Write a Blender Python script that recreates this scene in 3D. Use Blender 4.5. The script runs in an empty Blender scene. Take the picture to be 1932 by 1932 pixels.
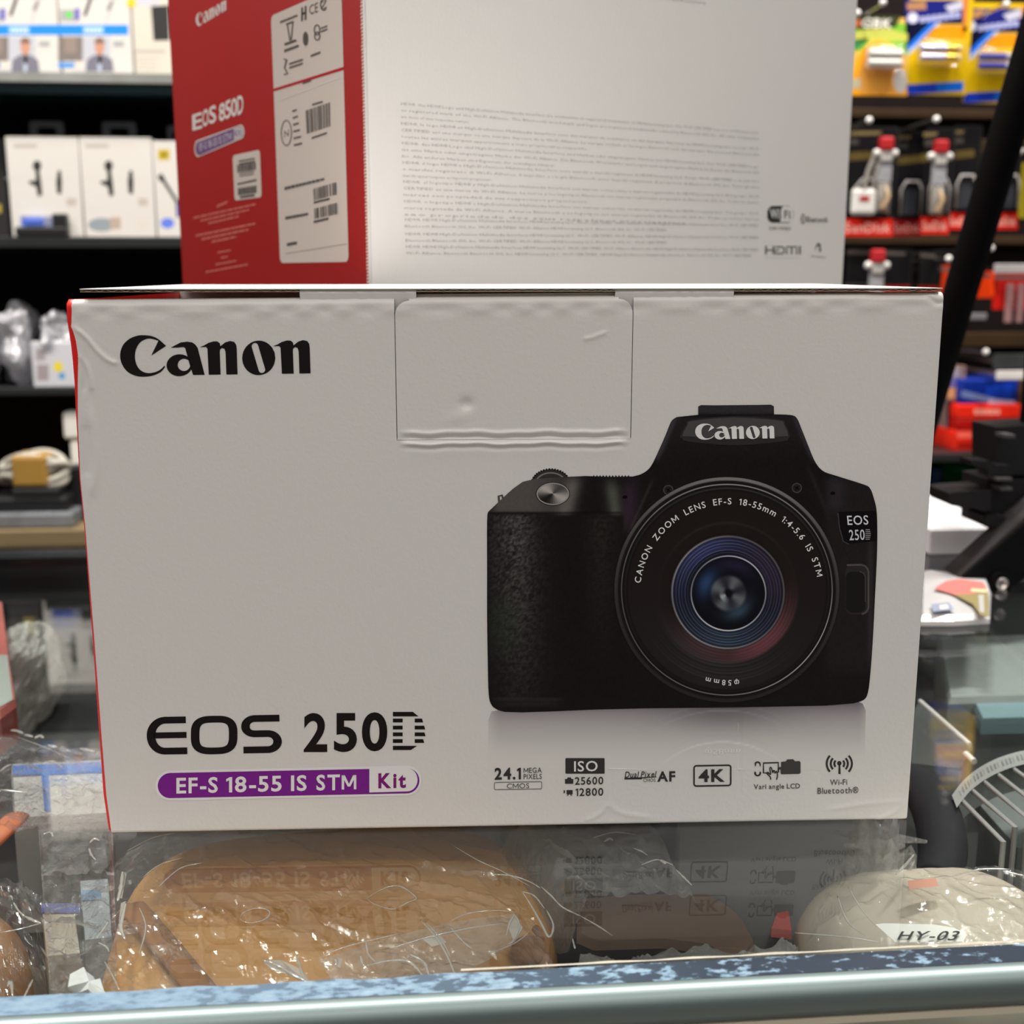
import bpy, bmesh, math, random
import numpy as np
from mathutils import Vector, Matrix, noise
from mathutils.geometry import tessellate_polygon, delaunay_2d_cdt

random.seed(7)
rng = np.random.default_rng(7)
SC = bpy.context.scene
COL = SC.collection
R = math.radians

# ------------------------------------------------------------------ camera
CAM_H, PITCH, YAW, FPX = 0.1763, R(11.35), R(5.2), 2247.0
cd = bpy.data.cameras.new('camera')
cam = bpy.data.objects.new('camera', cd)
COL.objects.link(cam)
cam.location = (0, 0, CAM_H)
cam.rotation_euler = (R(90) - PITCH, 0, -YAW)
cd.sensor_width = 36.0
cd.lens = 36.0 * FPX / 1932.0
cd.clip_start = 0.01
cd.dof.use_dof = True
cd.dof.focus_distance = 0.372
cd.dof.aperture_fstop = 15.0
SC.camera = cam

# ------------------------------------------------------------------ world, lamps, exposure
w = bpy.data.worlds.new('shop_ambient')
SC.world = w
w.use_nodes = True
# pale ceiling overhead, dimmer shop around it
wt = w.node_tree
wc = wt.nodes.new('ShaderNodeTexCoord')
wsx = wt.nodes.new('ShaderNodeSeparateXYZ')
wt.links.new(wc.outputs['Generated'], wsx.inputs[0])
wr = wt.nodes.new('ShaderNodeValToRGB')
wr.color_ramp.elements[0].position = 0.10
wr.color_ramp.elements[0].color = (0.105, 0.10, 0.095, 1)
wr.color_ramp.elements[1].position = 0.55
wr.color_ramp.elements[1].color = (0.62, 0.595, 0.565, 1)
wt.links.new(wsx.outputs['Z'], wr.inputs[0])
wt.links.new(wr.outputs[0], wt.nodes['Background'].inputs[0])
wt.nodes['Background'].inputs[1].default_value = 0.85

def area(name, loc, size, power, col=(1, 0.95, 0.895), rot=(0, 0, 0)):
    l = bpy.data.lights.new(name, 'AREA')
    l.shape = 'RECTANGLE'
    l.size, l.size_y = size
    l.energy = power
    l.color = col
    o = bpy.data.objects.new(name, l)
    COL.objects.link(o)
    o.location = loc
    o.rotation_euler = rot
    return o

# ceiling lamps of the shop, about 1.7 m above the counter
for lx, ly, lp in ((-1.1, -0.8, 3.6), (-0.35, -0.8, 3.6), (0.35, -0.8, 3.6), (1.1, -0.8, 3.6), (-0.7, -1.7, 5), (0.7, -1.7, 5),
                   (-1.1, 0.95, 23), (-0.4, 1.0, 24), (0.35, 1.0, 24), (1.05, 0.95, 26), (-0.8, 0.2, 3), (0.8, 0.2, 3)):
    area('ceiling_lamp', (lx, ly, 1.7), (0.30, 0.10), lp)

SC.view_settings.view_transform = 'Standard'
SC.view_settings.look = 'None'
SC.view_settings.gamma = 1
SC.view_settings.exposure = 0.0
SC.cycles.transparent_max_bounces = 24
SC.cycles.max_bounces = 10

# ------------------------------------------------------------------ pixel to room
RIGHT = Vector((math.cos(YAW), -math.sin(YAW), 0))
FH = Vector((math.sin(YAW), math.cos(YAW), 0))
FWD = FH * math.cos(PITCH) + Vector((0, 0, -math.sin(PITCH)))
UPV = FH * math.sin(PITCH) + Vector((0, 0, math.cos(PITCH)))
CAMP = Vector((0, 0, CAM_H))

def ray(u, v):
    return FWD + RIGHT * ((u - 966) / FPX) + UPV * ((966 - v) / FPX)

def at_y(u, v, y):
    d = ray(u, v)
    return CAMP + d * (y / d.y)

def at_z(u, v, z):
    d = ray(u, v)
    return CAMP + d * ((z - CAM_H) / d.z)

# ------------------------------------------------------------------ materials
def lin(c):
    return tuple(((x / 255 + 0.055) / 1.055) ** 2.4 if x > 10 else x / 255 / 12.92 for x in c)

PAPER = lin((168, 161, 154))
def ink(r, g, b, white=0.80):
    """albedo of a print that shows as r,g,b where plain white card shows as PAPER"""
    c = lin((r, g, b))
    return tuple(min(0.9, c[i] / PAPER[i] * white * (1.0, 0.981, 0.956)[i]) for i in range(3))

MATS = {}
def mat(name, col=(0.8, 0.8, 0.8), rough=0.5, metal=0.0, bump=None, vary=0.06, spec=0.5, attr=False, coat=0.0, vscale=40, trans=0.0):
    if name in MATS:
        return MATS[name]
    m = bpy.data.materials.new(name)
    m.use_nodes = True
    nt = m.node_tree
    b = nt.nodes['Principled BSDF']
    b.inputs['Roughness'].default_value = rough
    b.inputs['Metallic'].default_value = metal
    b.inputs['Specular IOR Level'].default_value = spec
    b.inputs['Coat Weight'].default_value = coat
    tc = nt.nodes.new('ShaderNodeTexCoord')
    if attr:
        a = nt.nodes.new('ShaderNodeAttribute')
        a.attribute_name = 'Col'
        src = a.outputs['Color']
    else:
        n = nt.nodes.new('ShaderNodeTexNoise')
        n.inputs['Scale'].default_value = vscale
        n.inputs['Detail'].default_value = 4
        nt.links.new(tc.outputs['Object'], n.inputs['Vector'])
        mx = nt.nodes.new('ShaderNodeMix')
        mx.data_type = 'RGBA'
        mx.inputs[6].default_value = (*[max(0, c * (1 - vary)) for c in col], 1)
        mx.inputs[7].default_value = (*[min(1, c * (1 + vary)) for c in col], 1)
        nt.links.new(n.outputs['Fac'], mx.inputs[0])
        src = mx.outputs[2]
    nt.links.new(src, b.inputs['Base Color'])
    if bump:
        n2 = nt.nodes.new('ShaderNodeTexNoise')
        n2.inputs['Scale'].default_value = bump[0]
        n2.inputs['Detail'].default_value = 5
        nt.links.new(tc.outputs['Object'], n2.inputs['Vector'])
        bp = nt.nodes.new('ShaderNodeBump')
        bp.inputs['Strength'].default_value = bump[1]
        bp.inputs['Distance'].default_value = bump[2] if len(bump) > 2 else 0.001
        nt.links.new(n2.outputs['Fac'], bp.inputs['Height'])
        nt.links.new(bp.outputs[0], b.inputs['Normal'])
    MATS[name] = m
    return m

def film(name, tint=(0.96, 0.97, 0.97), gloss=0.10, rough=0.12, ior=1.4, bump=None, haze=0.0, hazecol=(0.8, 0.8, 0.8)):
    """clear sheet: sees through, mirrors by Fresnel, optional milky share"""
    if name in MATS:
        return MATS[name]
    m = bpy.data.materials.new(name)
    m.use_nodes = True
    nt = m.node_tree
    for n in list(nt.nodes):
        if n.type != 'OUTPUT_MATERIAL':
            nt.nodes.remove(n)
    out = [n for n in nt.nodes if n.type == 'OUTPUT_MATERIAL'][0]
    tr = nt.nodes.new('ShaderNodeBsdfTransparent')
    tr.inputs[0].default_value = (*tint, 1)
    gl = nt.nodes.new('ShaderNodeBsdfGlossy')
    gl.inputs['Roughness'].default_value = rough
    gl.inputs['Color'].default_value = (1, 1, 1, 1)
    fr = nt.nodes.new('ShaderNodeFresnel')
    geo = nt.nodes.new('ShaderNodeNewGeometry')      # same mirror share on both faces of the sheet
    ib = nt.nodes.new('ShaderNodeMapRange')
    ib.inputs['To Min'].default_value = ior
    ib.inputs['To Max'].default_value = 1.0 / ior
    nt.links.new(geo.outputs['Backfacing'], ib.inputs['Value'])
    nt.links.new(ib.outputs[0], fr.inputs['IOR'])
    ad = nt.nodes.new('ShaderNodeMath')
    ad.operation = 'ADD'
    ad.inputs[1].default_value = gloss
    ad.use_clamp = True
    nt.links.new(fr.outputs[0], ad.inputs[0])
    mx = nt.nodes.new('ShaderNodeMixShader')
    nt.links.new(ad.outputs[0], mx.inputs[0])
    base = tr.outputs[0]
    if haze > 0:
        df = nt.nodes.new('ShaderNodeBsdfDiffuse')
        df.inputs[0].default_value = (*hazecol, 1)
        tl = nt.nodes.new('ShaderNodeBsdfTranslucent')
        tl.inputs[0].default_value = (*hazecol, 1)
        dm = nt.nodes.new('ShaderNodeMixShader')
        dm.inputs[0].default_value = 0.4
        nt.links.new(df.outputs[0], dm.inputs[1])
        nt.links.new(tl.outputs[0], dm.inputs[2])
        hm = nt.nodes.new('ShaderNodeMixShader')
        hm.inputs[0].default_value = haze
        nt.links.new(tr.outputs[0], hm.inputs[1])
        nt.links.new(dm.outputs[0], hm.inputs[2])
        base = hm.outputs[0]
    nt.links.new(base, mx.inputs[1])
    nt.links.new(gl.outputs[0], mx.inputs[2])
    nt.links.new(mx.outputs[0], out.inputs[0])
    if bump:
        tc = nt.nodes.new('ShaderNodeTexCoord')
        n2 = nt.nodes.new('ShaderNodeTexNoise')
        n2.inputs['Scale'].default_value = bump[0]
        n2.inputs['Detail'].default_value = 6
        n2.inputs['Distortion'].default_value = 1.2
        nt.links.new(tc.outputs['Object'], n2.inputs['Vector'])
        bp = nt.nodes.new('ShaderNodeBump')
        bp.inputs['Strength'].default_value = bump[1]
        bp.inputs['Distance'].default_value = bump[2]
        nt.links.new(n2.outputs['Fac'], bp.inputs['Height'])
        nt.links.new(bp.outputs[0], gl.inputs['Normal'])
        nt.links.new(bp.outputs[0], fr.inputs['Normal'])
    MATS[name] = m
    return m

CARD = mat('white_carton', (0.80, 0.785, 0.765), 0.34, bump=(700, 0.22, 0.0004), vary=0.012, vscale=30)
PRINT = mat('printed_ink', attr=True, rough=0.45, spec=0.12)
PRINTG = mat('printed_gloss', attr=True, rough=0.34, spec=0.5)
PRINTM = mat('printed_matte', attr=True, rough=0.6)
RED = mat('red_carton', (0.80, 0.014, 0.010), 0.38, vary=0.05)
KRAFT = mat('kraft_board', (0.55, 0.45, 0.31), 0.85, vary=0.15, vscale=200)
BLACKP = mat('black_plastic', (0.012, 0.012, 0.013), 0.42)
STEEL = mat('bright_steel', (0.75, 0.74, 0.72), 0.25, metal=1.0)

# ------------------------------------------------------------------ mesh builder
class MB:
    def __init__(s):
        s.v, s.f, s.c, s.n = [], [], [], 0
    def add(s, verts, faces, col=None, M=None):
        if M is not None:
            verts = [M @ Vector(p) for p in verts]
        o = s.n
        s.v.extend([tuple(p) for p in verts])
        s.n += len(verts)
        for f in faces:
            s.f.append(tuple(i + o for i in f))
            s.c.append(col)
        return s
    def box(s, x0, x1, y0, y1, z0, z1, col=None, bev=0.0, M=None, seg=2):
        if bev <= 0:
            v = [(x0, y0, z0), (x1, y0, z0), (x1, y1, z0), (x0, y1, z0), (x0, y0, z1), (x1, y0, z1), (x1, y1, z1), (x0, y1, z1)]
            f = [(0, 3, 2, 1), (4, 5, 6, 7), (0, 1, 5, 4), (1, 2, 6, 5), (2, 3, 7, 6), (3, 0, 4, 7)]
            return s.add(v, f, col, M)
        bm = bmesh.new()
        bmesh.ops.create_cube(bm, size=1)
        for q in bm.verts:
            q.co = Vector(((x0 + x1) / 2 + q.co.x * (x1 - x0), (y0 + y1) / 2 + q.co.y * (y1 - y0), (z0 + z1) / 2 + q.co.z * (z1 - z0)))
        bmesh.ops.bevel(bm, geom=bm.edges[:], offset=bev, segments=seg, affect='EDGES', profile=0.5)
        bm.verts.index_update()
        vs = [q.co.copy() for q in bm.verts]
        fs = [tuple(q.index for q in f.verts) for f in bm.faces]
        bm.free()
        return s.add(vs, fs, col, M)
    def tube(s, pts, rad, seg=12, col=None, caps=True, flat=1.0, M=None):
        pts = [Vector(p) for p in pts]
        if not hasattr(rad, '__len__'):
            rad = [rad] * len(pts)
        vs, fs = [], []
        up = None
        for i, p in enumerate(pts):
            a = pts[max(0, i - 1)]
            b = pts[min(len(pts) - 1, i + 1)]
            t = (b - a).normalized()
            if up is None:
                up = t.orthogonal().normalized() if abs(t.z) > 0.95 else Vector((0, 0, 1)).cross(t).normalized()
            n1 = (up - t * up.dot(t)).normalized()
            up = n1
            n2 = t.cross(n1)
            for k in range(seg):
                an = 2 * math.pi * k / seg
                vs.append(p + (n1 * math.cos(an) + n2 * math.sin(an) * flat) * rad[i])
        for i in range(len(pts) - 1):
            for k in range(seg):
                k2 = (k + 1) % seg
                fs.append((i * seg + k, i * seg + k2, (i + 1) * seg + k2, (i + 1) * seg + k))
        if caps:
            fs.append(tuple(range(seg - 1, -1, -1)))
            fs.append(tuple((len(pts) - 1) * seg + k for k in range(seg)))
        return s.add(vs, fs, col, M)
    def lathe(s, prof, seg=32, col=None, M=None):
        vs, fs = [], []
        for r, z in prof:
            for k in range(seg):
                an = 2 * math.pi * k / seg
                vs.append((r * math.cos(an), r * math.sin(an), z))
        for i in range(len(prof) - 1):
            for k in range(seg):
                k2 = (k + 1) % seg
                fs.append((i * seg + k, i * seg + k2, (i + 1) * seg + k2, (i + 1) * seg + k))
        if prof[0][0] > 1e-6:
            fs.append(tuple(range(seg - 1, -1, -1)))
        if prof[-1][0] > 1e-6:
            fs.append(tuple((len(prof) - 1) * seg + k for k in range(seg)))
        return s.add(vs, fs, col, M)
    def blob(s, c, r, e=1.0, nu=40, nv=24, fn=None, col=None, M=None):
        """superellipsoid; e<1 boxier; fn displaces"""
        def sp(x, p):
            return math.copysign(abs(x) ** p, x)
        vs, fs = [], []
        for j in range(nv + 1):
            ph = -math.pi / 2 + math.pi * j / nv
            for i in range(nu):
                th = 2 * math.pi * i / nu
                d = Vector((sp(math.cos(ph), e) * sp(math.cos(th), e), sp(math.cos(ph), e) * sp(math.sin(th), e), sp(math.sin(ph), e)))
                p = Vector((d.x * r[0], d.y * r[1], d.z * r[2]))
                if fn:
                    p = fn(p, d)
                vs.append(p + Vector(c))
        for j in range(nv):
            for i in range(nu):
                i2 = (i + 1) % nu
                fs.append((j * nu + i, j * nu + i2, (j + 1) * nu + i2, (j + 1) * nu + i))
        return s.add(vs, fs, col, M)
    def prism(s, poly, z0, z1, col=None, M=None, axis='z'):
        n = len(poly)
        def P(a, b, z):
            return (a, b, z) if axis == 'z' else (a, z, b)
        vs = [P(a, b, z0) for a, b in poly] + [P(a, b, z1) for a, b in poly]
        fs = [tuple(range(n - 1, -1, -1)), tuple(range(n, 2 * n))]
        for i in range(n):
            j = (i + 1) % n
            fs.append((i, j, n + j, n + i))
        return s.add(vs, fs, col, M)
    def build(s, name, m, parent=None, smooth=False, world=False, loc=None):
        me = bpy.data.meshes.new(name)
        vs = s.v
        if parent is not None and world:
            inv = parent.matrix_basis.inverted()
            vs = [tuple(inv @ Vector(p)) for p in vs]
        me.from_pydata(vs, [], s.f)
        if any(c is not None for c in s.c):
            a = me.color_attributes.new('Col', 'FLOAT_COLOR', 'CORNER')
            buf = []
            for f, c in zip(s.f, s.c):
                c = c if c is not None else (0.8, 0.8, 0.8)
                if len(c) == len(f) and hasattr(c[0], '__len__'):
                    for q in c:
                        buf.extend((*q, 1.0))
                else:
                    buf.extend((c[0], c[1], c[2], 1.0) * len(f))
            a.data.foreach_set('color', np.array(buf, dtype=np.float32))
        me.materials.append(m)
        if smooth:
            me.polygons.foreach_set('use_smooth', [True] * len(me.polygons))
            if smooth is not True:
                me.set_sharp_from_angle(angle=R(smooth))
        me.update()
        o = bpy.data.objects.new(name, me)
        COL.objects.link(o)
        if parent is not None:
            o.parent = parent
        if loc is not None:
            o.location = loc
        return o

def tag(o, label, cat, group=None, kind=None):
    o['label'] = label
    o['category'] = cat
    if group:
        o['group'] = group
    if kind:
        o['kind'] = kind
    return o

def thing(name, label, cat, loc=(0, 0, 0), rz=0.0, group=None):
    o = bpy.data.objects.new(name, None)
    o.empty_display_size = 0.02
    COL.objects.link(o)
    o.location = loc
    o.rotation_euler = (0, 0, rz)
    o.matrix_basis = Matrix.Translation(Vector(loc)) @ Matrix.Rotation(rz, 4, 'Z')
    return tag(o, label, cat, group)

def struct(o):
    o['kind'] = 'structure'
    return o

# ------------------------------------------------------------------ lettering
TG = {}
GL = {}
def glyph(ch, bold, res):
    """outline of one letter in em units"""
    if ch in 'NW':
        bold *= 0.45
    k = (ch, bold, res)
    if k in GL:
        return GL[k]
    if ch == '1':                      # with a flag
        h = 0.665
        b = bold
        GL[k] = (np.array([(0.10, h - 0.165 - b), (0.10, h - 0.075 + b * 0.5), (0.245, h + b), (0.325 + b, h + b), (0.325 + b, -b), (0.24 - b, -b), (0.24 - b, h - 0.105 - b)]), [(0, 1, 2, 6), (6, 2, 3, 4, 5)], 0.56)
        return GL[k]
    if ch == 'M':
        h, s, c = 0.665, 0.085 + 1.7 * bold, 0.36
        w_ = 2 * c
        GL[k] = (np.array([(0, 0), (s, 0), (s, h), (0, h), (w_ - s, 0), (w_, 0), (w_, h), (w_ - s, h), (s * 1.25, h), (c + s * 0.5, 0.13), (c - s * 0.5, 0.13), (w_ - s * 1.25, h)]),
                 [(0, 1, 2, 3), (4, 5, 6, 7), (3, 10, 9, 8), (6, 11, 10, 9)], None)
        return GL[k]
    cu = bpy.data.curves.new('lettering', 'FONT')
    cu.body = ch
    cu.size = 1
    cu.offset = bold
    cu.resolution_u = res
    ob = bpy.data.objects.new('lettering', cu)
    COL.objects.link(ob)
    dg = bpy.context.evaluated_depsgraph_get()
    me = bpy.data.meshes.new_from_object(ob.evaluated_get(dg))
    vs = np.array([tuple(q.co)[:2] for q in me.vertices])
    fs = [tuple(p.vertices) for p in me.polygons]
    bpy.data.objects.remove(ob)
    bpy.data.curves.remove(cu)
    bpy.data.meshes.remove(me)
    GL[k] = (vs, fs, None)
    return GL[k]

def text_geom(t, bold=0.0, shear=0.0, space=1.0, res=3):
    k = (t, bold, shear, space, res)
    if k in TG:
        return TG[k]
    V_, F_, x, n = [], [], 0.0, 0
    for ch in t:
        if ch == ' ':
            x += 0.27
            continue
        vs, fs, adv = glyph(ch, bold, res)
        mn, mx = vs.min(0), vs.max(0)
        V_.append(vs + np.array([x - mn[0], 0]))
        F_ += [tuple(i + n for i in f) for f in fs]
        n += len(vs)
        x += (mx[0] - mn[0]) + (0.085 if ch in 'AVWTLyvw-r' else 0.11) * space
    vs = np.concatenate(V_)
    vs[:, 0] += shear * vs[:, 1]
    mn, mx = vs.min(0), vs.max(0)
    TG[k] = ((vs - mn) / np.maximum(mx - mn, 1e-9), F_, (mx - mn), mn)
    return TG[k]

class Deco:
    """flat print on one panel. to3(s,t,eps) gives the panel's local point; px->(s,t) by st(u,v)"""
    def __init__(self, surf):
        self.sf = surf
        self.m = MB()
        self.k = 1
    def _put(self, st, faces, col, lay=None):
        e = (lay if lay is not None else self.k) * 0.00005 + 0.00006
        self.m.add([self.sf.to3(a, b, e) for a, b in st], faces, col)
    def px(self, pts, col, lay=None):
        st = [self.sf.st(u, v) for u, v in pts]
        self.poly(st, col, lay)
    def poly(self, st, col, lay=None):
        tr = tessellate_polygon([[Vector((a, b, 0)) for a, b in st]])
        # tessellate_polygon returns index triples
        self._put(st, [tuple(x) for x in tr], col, lay)
    def ring(self, outer, inner, col, lay=None):
        n = len(outer)
        self._put(list(outer) + list(inner), [(i, (i + 1) % n, n + (i + 1) % n, n + i) for i in range(n)], col, lay)
    def rect(self, u0, v0, u1, v1, col, lay=None):
        self.px([(u0, v0), (u1, v0), (u1, v1), (u0, v1)], col, lay)
    def quadmap(self, q, xy):
        (tl, tr, br, bl) = q
        x, y = xy
        return (tl[0] * (1 - x) * y + tr[0] * x * y + br[0] * x * (1 - y) + bl[0] * (1 - x) * (1 - y),
                tl[1] * (1 - x) * y + tr[1] * x * y + br[1] * x * (1 - y) + bl[1] * (1 - x) * (1 - y))
    def text(self, t, q, col, bold=0.0, shear=0.0, space=1.0, lay=None, res=3):
        """q: four photo points TL TR BR BL, or a box (u0,v0,u1,v1)"""
        if not hasattr(q[0], '__len__'):
            u0, v0, u1, v1 = q
            q = [(u0, v0), (u1, v0), (u1, v1), (u0, v1)]
        qs = [self.sf.st(*p) for p in q]
        vs, fs, _, _ = text_geom(t, bold, shear, space, res)
        self._put([self.quadmap(qs, p) for p in vs], fs, col, lay)
    def norm_poly(self, polys, q, col, lay=None):
        if not hasattr(q[0], '__len__'):
            u0, v0, u1, v1 = q
            q = [(u0, v0), (u1, v0), (u1, v1), (u0, v1)]
        qs = [self.sf.st(*p) for p in q]
        for pl in polys:
            if isinstance(pl, tuple) and pl[0] == 'ring':
                self.ring([self.quadmap(qs, p) for p in pl[1]], [self.quadmap(qs, p) for p in pl[2]], col, lay)
            else:
                self.poly([self.quadmap(qs, p) for p in pl], col, lay)
    def build(self, name, parent, m=None):
        return self.m.build(name, m or PRINT, parent)

def ribbon(pts, wid):
    """closed outline of a stroke along pts (2D) with half widths"""
    L, Rr = [], []
    n = len(pts)
    if not hasattr(wid, '__len__'):
        wid = [wid] * n
    for i in range(n):
        a, b = pts[max(0, i - 1)], pts[min(n - 1, i + 1)]
        dx, dy = b[0] - a[0], b[1] - a[1]
        l = math.hypot(dx, dy) or 1
        nx, ny = -dy / l, dx / l
        L.append((pts[i][0] + nx * wid[i], pts[i][1] + ny * wid[i]))
        Rr.append((pts[i][0] - nx * wid[i], pts[i][1] - ny * wid[i]))
    return L, Rr

def stroke(deco, pts, hw, col, lay=None):
    """stroke in photo px"""
    L, Rr = ribbon(pts, hw)
    st = [deco.sf.st(*p) for p in L] + [deco.sf.st(*p) for p in Rr]
    n = len(pts)
    deco._put(st, [(i, i + 1, n + i + 1, n + i) for i in range(n - 1)], col, lay)

def arc(cx, cy, rx, ry, a0, a1, n=24):
    return [(cx + rx * math.cos(R(a0 + (a1 - a0) * i / n)), cy + ry * math.sin(R(a0 + (a1 - a0) * i / n))) for i in range(n + 1)]

def smooth_pts(pts, n=6):
    """Catmull-Rom through pts"""
    out = []
    P = [pts[0]] + list(pts) + [pts[-1]]
    for i in range(1, len(P) - 2):
        p0, p1, p2, p3 = [np.array(q, float) for q in P[i - 1:i + 3]]
        for k in range(n):
            t = k / n
            out.append(tuple(0.5 * (2 * p1 + (p2 - p0) * t + (2 * p0 - 5 * p1 + 4 * p2 - p3) * t * t + (3 * p1 - p0 - 3 * p2 + p3) * t ** 3)))
    out.append(tuple(pts[-1]))
    return out

class Surf:
    """panel of a parent thing: local origin O, local axes ex (along), ez (up), n (out)"""
    def __init__(self, parent, O, ex, ez, n, h=None):
        self.M = parent.matrix_basis.copy()
        self.O, self.ex, self.ez, self.n, self.h = Vector(O), Vector(ex), Vector(ez), Vector(n), h
        Rm = self.M.to_3x3()
        self.wO, self.wx, self.wz, self.wn = self.M @ self.O, Rm @ self.ex, Rm @ self.ez, Rm @ self.n
    def st(self, u, v):
        d = ray(u, v)
        t = (self.wO - CAMP).dot(self.wn) / d.dot(self.wn)
        p = CAMP + d * t - self.wO
        return p.dot(self.wx), p.dot(self.wz)
    def to3(self, s, t, e=0.0):
        hh = self.h(s, t) if self.h else 0.0
        return self.O + self.ex * s + self.ez * t + self.n * (e + hh)

# the brand wordmark in unit coordinates (x right, y up), traced letter by letter
def wordmark():
    def N(pts):
        return [((x - 408) / 1157.0, (669 - y) / 241.0) for x, y in pts]
    out = []
    c = [(640, 461)] + smooth_pts([(640, 461), (605, 450), (570, 449), (528, 470), (504, 510), (498, 552), (506, 595), (530, 630), (570, 648), (615, 645), (650, 630), (678, 605)], 5) \
        + smooth_pts([(680, 614), (655, 642), (610, 662), (560, 669), (510, 665), (462, 645), (428, 610), (410, 565), (411, 520), (430, 478), (468, 446), (515, 430), (555, 428), (600, 434), (640, 452), (686, 491)], 5) + [(597, 546)]
    out.append(N(c[1:]))
    oc = arc(767, 605, 78, 64, 0, 360, 40)[:-1]
    ic = arc(795, 603, 38, 36, 0, 360, 40)[:-1]
    out.append(('ring', N(oc), N(ic)))
    out.append(N([(714, 502), (742, 488), (775, 472), (815, 468), (845, 473), (864, 486), (878, 506), (920, 663), (850, 663), (838, 628), (826, 590), (802, 505), (790, 499), (755, 502)]))
    n = [(890, 501), (915, 492), (945, 476), (975, 468), (998, 469), (1012, 480), (1016, 497), (1045, 475), (1075, 467), (1100, 473), (1112, 490), (1115, 515), (1120, 663), (1052, 663), (1047, 530), (1040, 512), (1026, 507), (1014, 515), (1012, 530), (1017, 663), (945, 663), (937, 510), (928, 500)]
    out.append(N(n))
    oo = arc(1249, 568, 101, 101, 0, 360, 48)[:-1]
    ca, cb, rr = (1226, 500), (1268, 637), 20
    ax = math.degrees(math.atan2(cb[1] - ca[1], cb[0] - ca[0]))
    cap = arc(cb[0], cb[1], rr, rr, ax - 90, ax + 90, 15) + arc(ca[0], ca[1], rr, rr, ax + 90, ax + 270, 15)
    e0, e1 = (cap[15], cap[16]), (cap[31], cap[0])
    for A, B in (e0, e1):
        cap = cap + [(A[0] + (B[0] - A[0]) * i / 24, A[1] + (B[1] - A[1]) * i / 24) for i in range(1, 24)]
    # start both loops at a matching angle
    def ang(p):
        return math.atan2(p[1] - 568, p[0] - 1249)
    cap = sorted(cap, key=ang)
    oo2 = [(1249 + 101 * math.cos(ang(p)), 568 + 101 * math.sin(ang(p))) for p in cap]
    out.append(('ring', N(oo2), N(cap)))
    out.append(N([(x + 445, y) for x, y in n]))
    return out
WORDMARK = wordmark()

def round_rect(u0, v0, u1, v1, r, n=8, rr=None):
    r2 = rr or r
    return arc(u1 - r, v0 + r2, r, r2, -90, 0, n) + arc(u1 - r, v1 - r2, r, r2, 0, 90, n) + arc(u0 + r, v1 - r2, r, r2, 90, 180, n) + arc(u0 + r, v0 + r2, r, r2, 180, 270, n)
# ================================================================== FRONT CAMERA BOX
BW, BD = 0.2588, 0.131
fb = thing('camera_box', 'white camera carton with a large picture of the camera, in front on the glass counter', 'box', (-0.0960, 0.3637, 0.0003), R(-2.99))

class V:
    pass
def TOP(s):
    return 0.1684 + 0.0020 * np.clip(np.asarray(s) / BW, 0, 1)

FLAT = Surf(fb, (0, 0, 0), (1, 0, 0), (0, 0, 1), (0, -1, 0))
def S_(u, v):
    return FLAT.st(u, v)[0]
def T_(u, v):
    return FLAT.st(u, v)[1]

CREASES = []
def crease(px, amp, wid):
    q = [FLAT.st(u, v) for u, v in smooth_pts(px, 5)]
    CREASES.append((np.array(q), amp, wid))
crease([(136, 616), (160, 634), (182, 660), (198, 675), (212, 683), (222, 685)], 0.00055, 0.0007)
crease([(150, 668), (163, 690), (171, 712), (174, 738)], 0.00055, 0.0008)
crease([(155, 668), (160, 700), (158, 740)], -0.0004, 0.0007)
crease([(170, 770), (176, 820), (181, 870), (178, 905), (172, 935)], 0.0005, 0.0012)
crease([(162, 800), (165, 860), (164, 900)], -0.0005, 0.0016)
crease([(1147, 1424), (1146, 1470), (1146, 1512)], 0.00022, 0.0005)
crease([(1146, 1512), (1138, 1530), (1118, 1543), (1104, 1547)], 0.00022, 0.0007)
crease([(1146, 1512), (1160, 1528), (1190, 1538), (1230, 1542)], 0.00022, 0.0009)
crease([(1397, 1352), (1396, 1420), (1396, 1500)], -0.0002, 0.0004)
crease([(1100, 640), (1120, 636), (1145, 626)], 0.0003, 0.0006)
crease([(1560, 1528), (1640, 1516), (1700, 1512)], 0.0003, 0.0008)
crease([(1650, 1548), (1690, 1530), (1708, 1508)], 0.0004, 0.0008)
crease([(1640, 556), (1740, 558), (1768, 572), (1782, 570)], -0.0005, 0.0008)
DENT = FLAT.st(880, 762)
DENT2 = FLAT.st(862, 788)
TS1, TS2, TT1 = S_(746, 700), S_(1193, 700), T_(966, 829)

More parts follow.
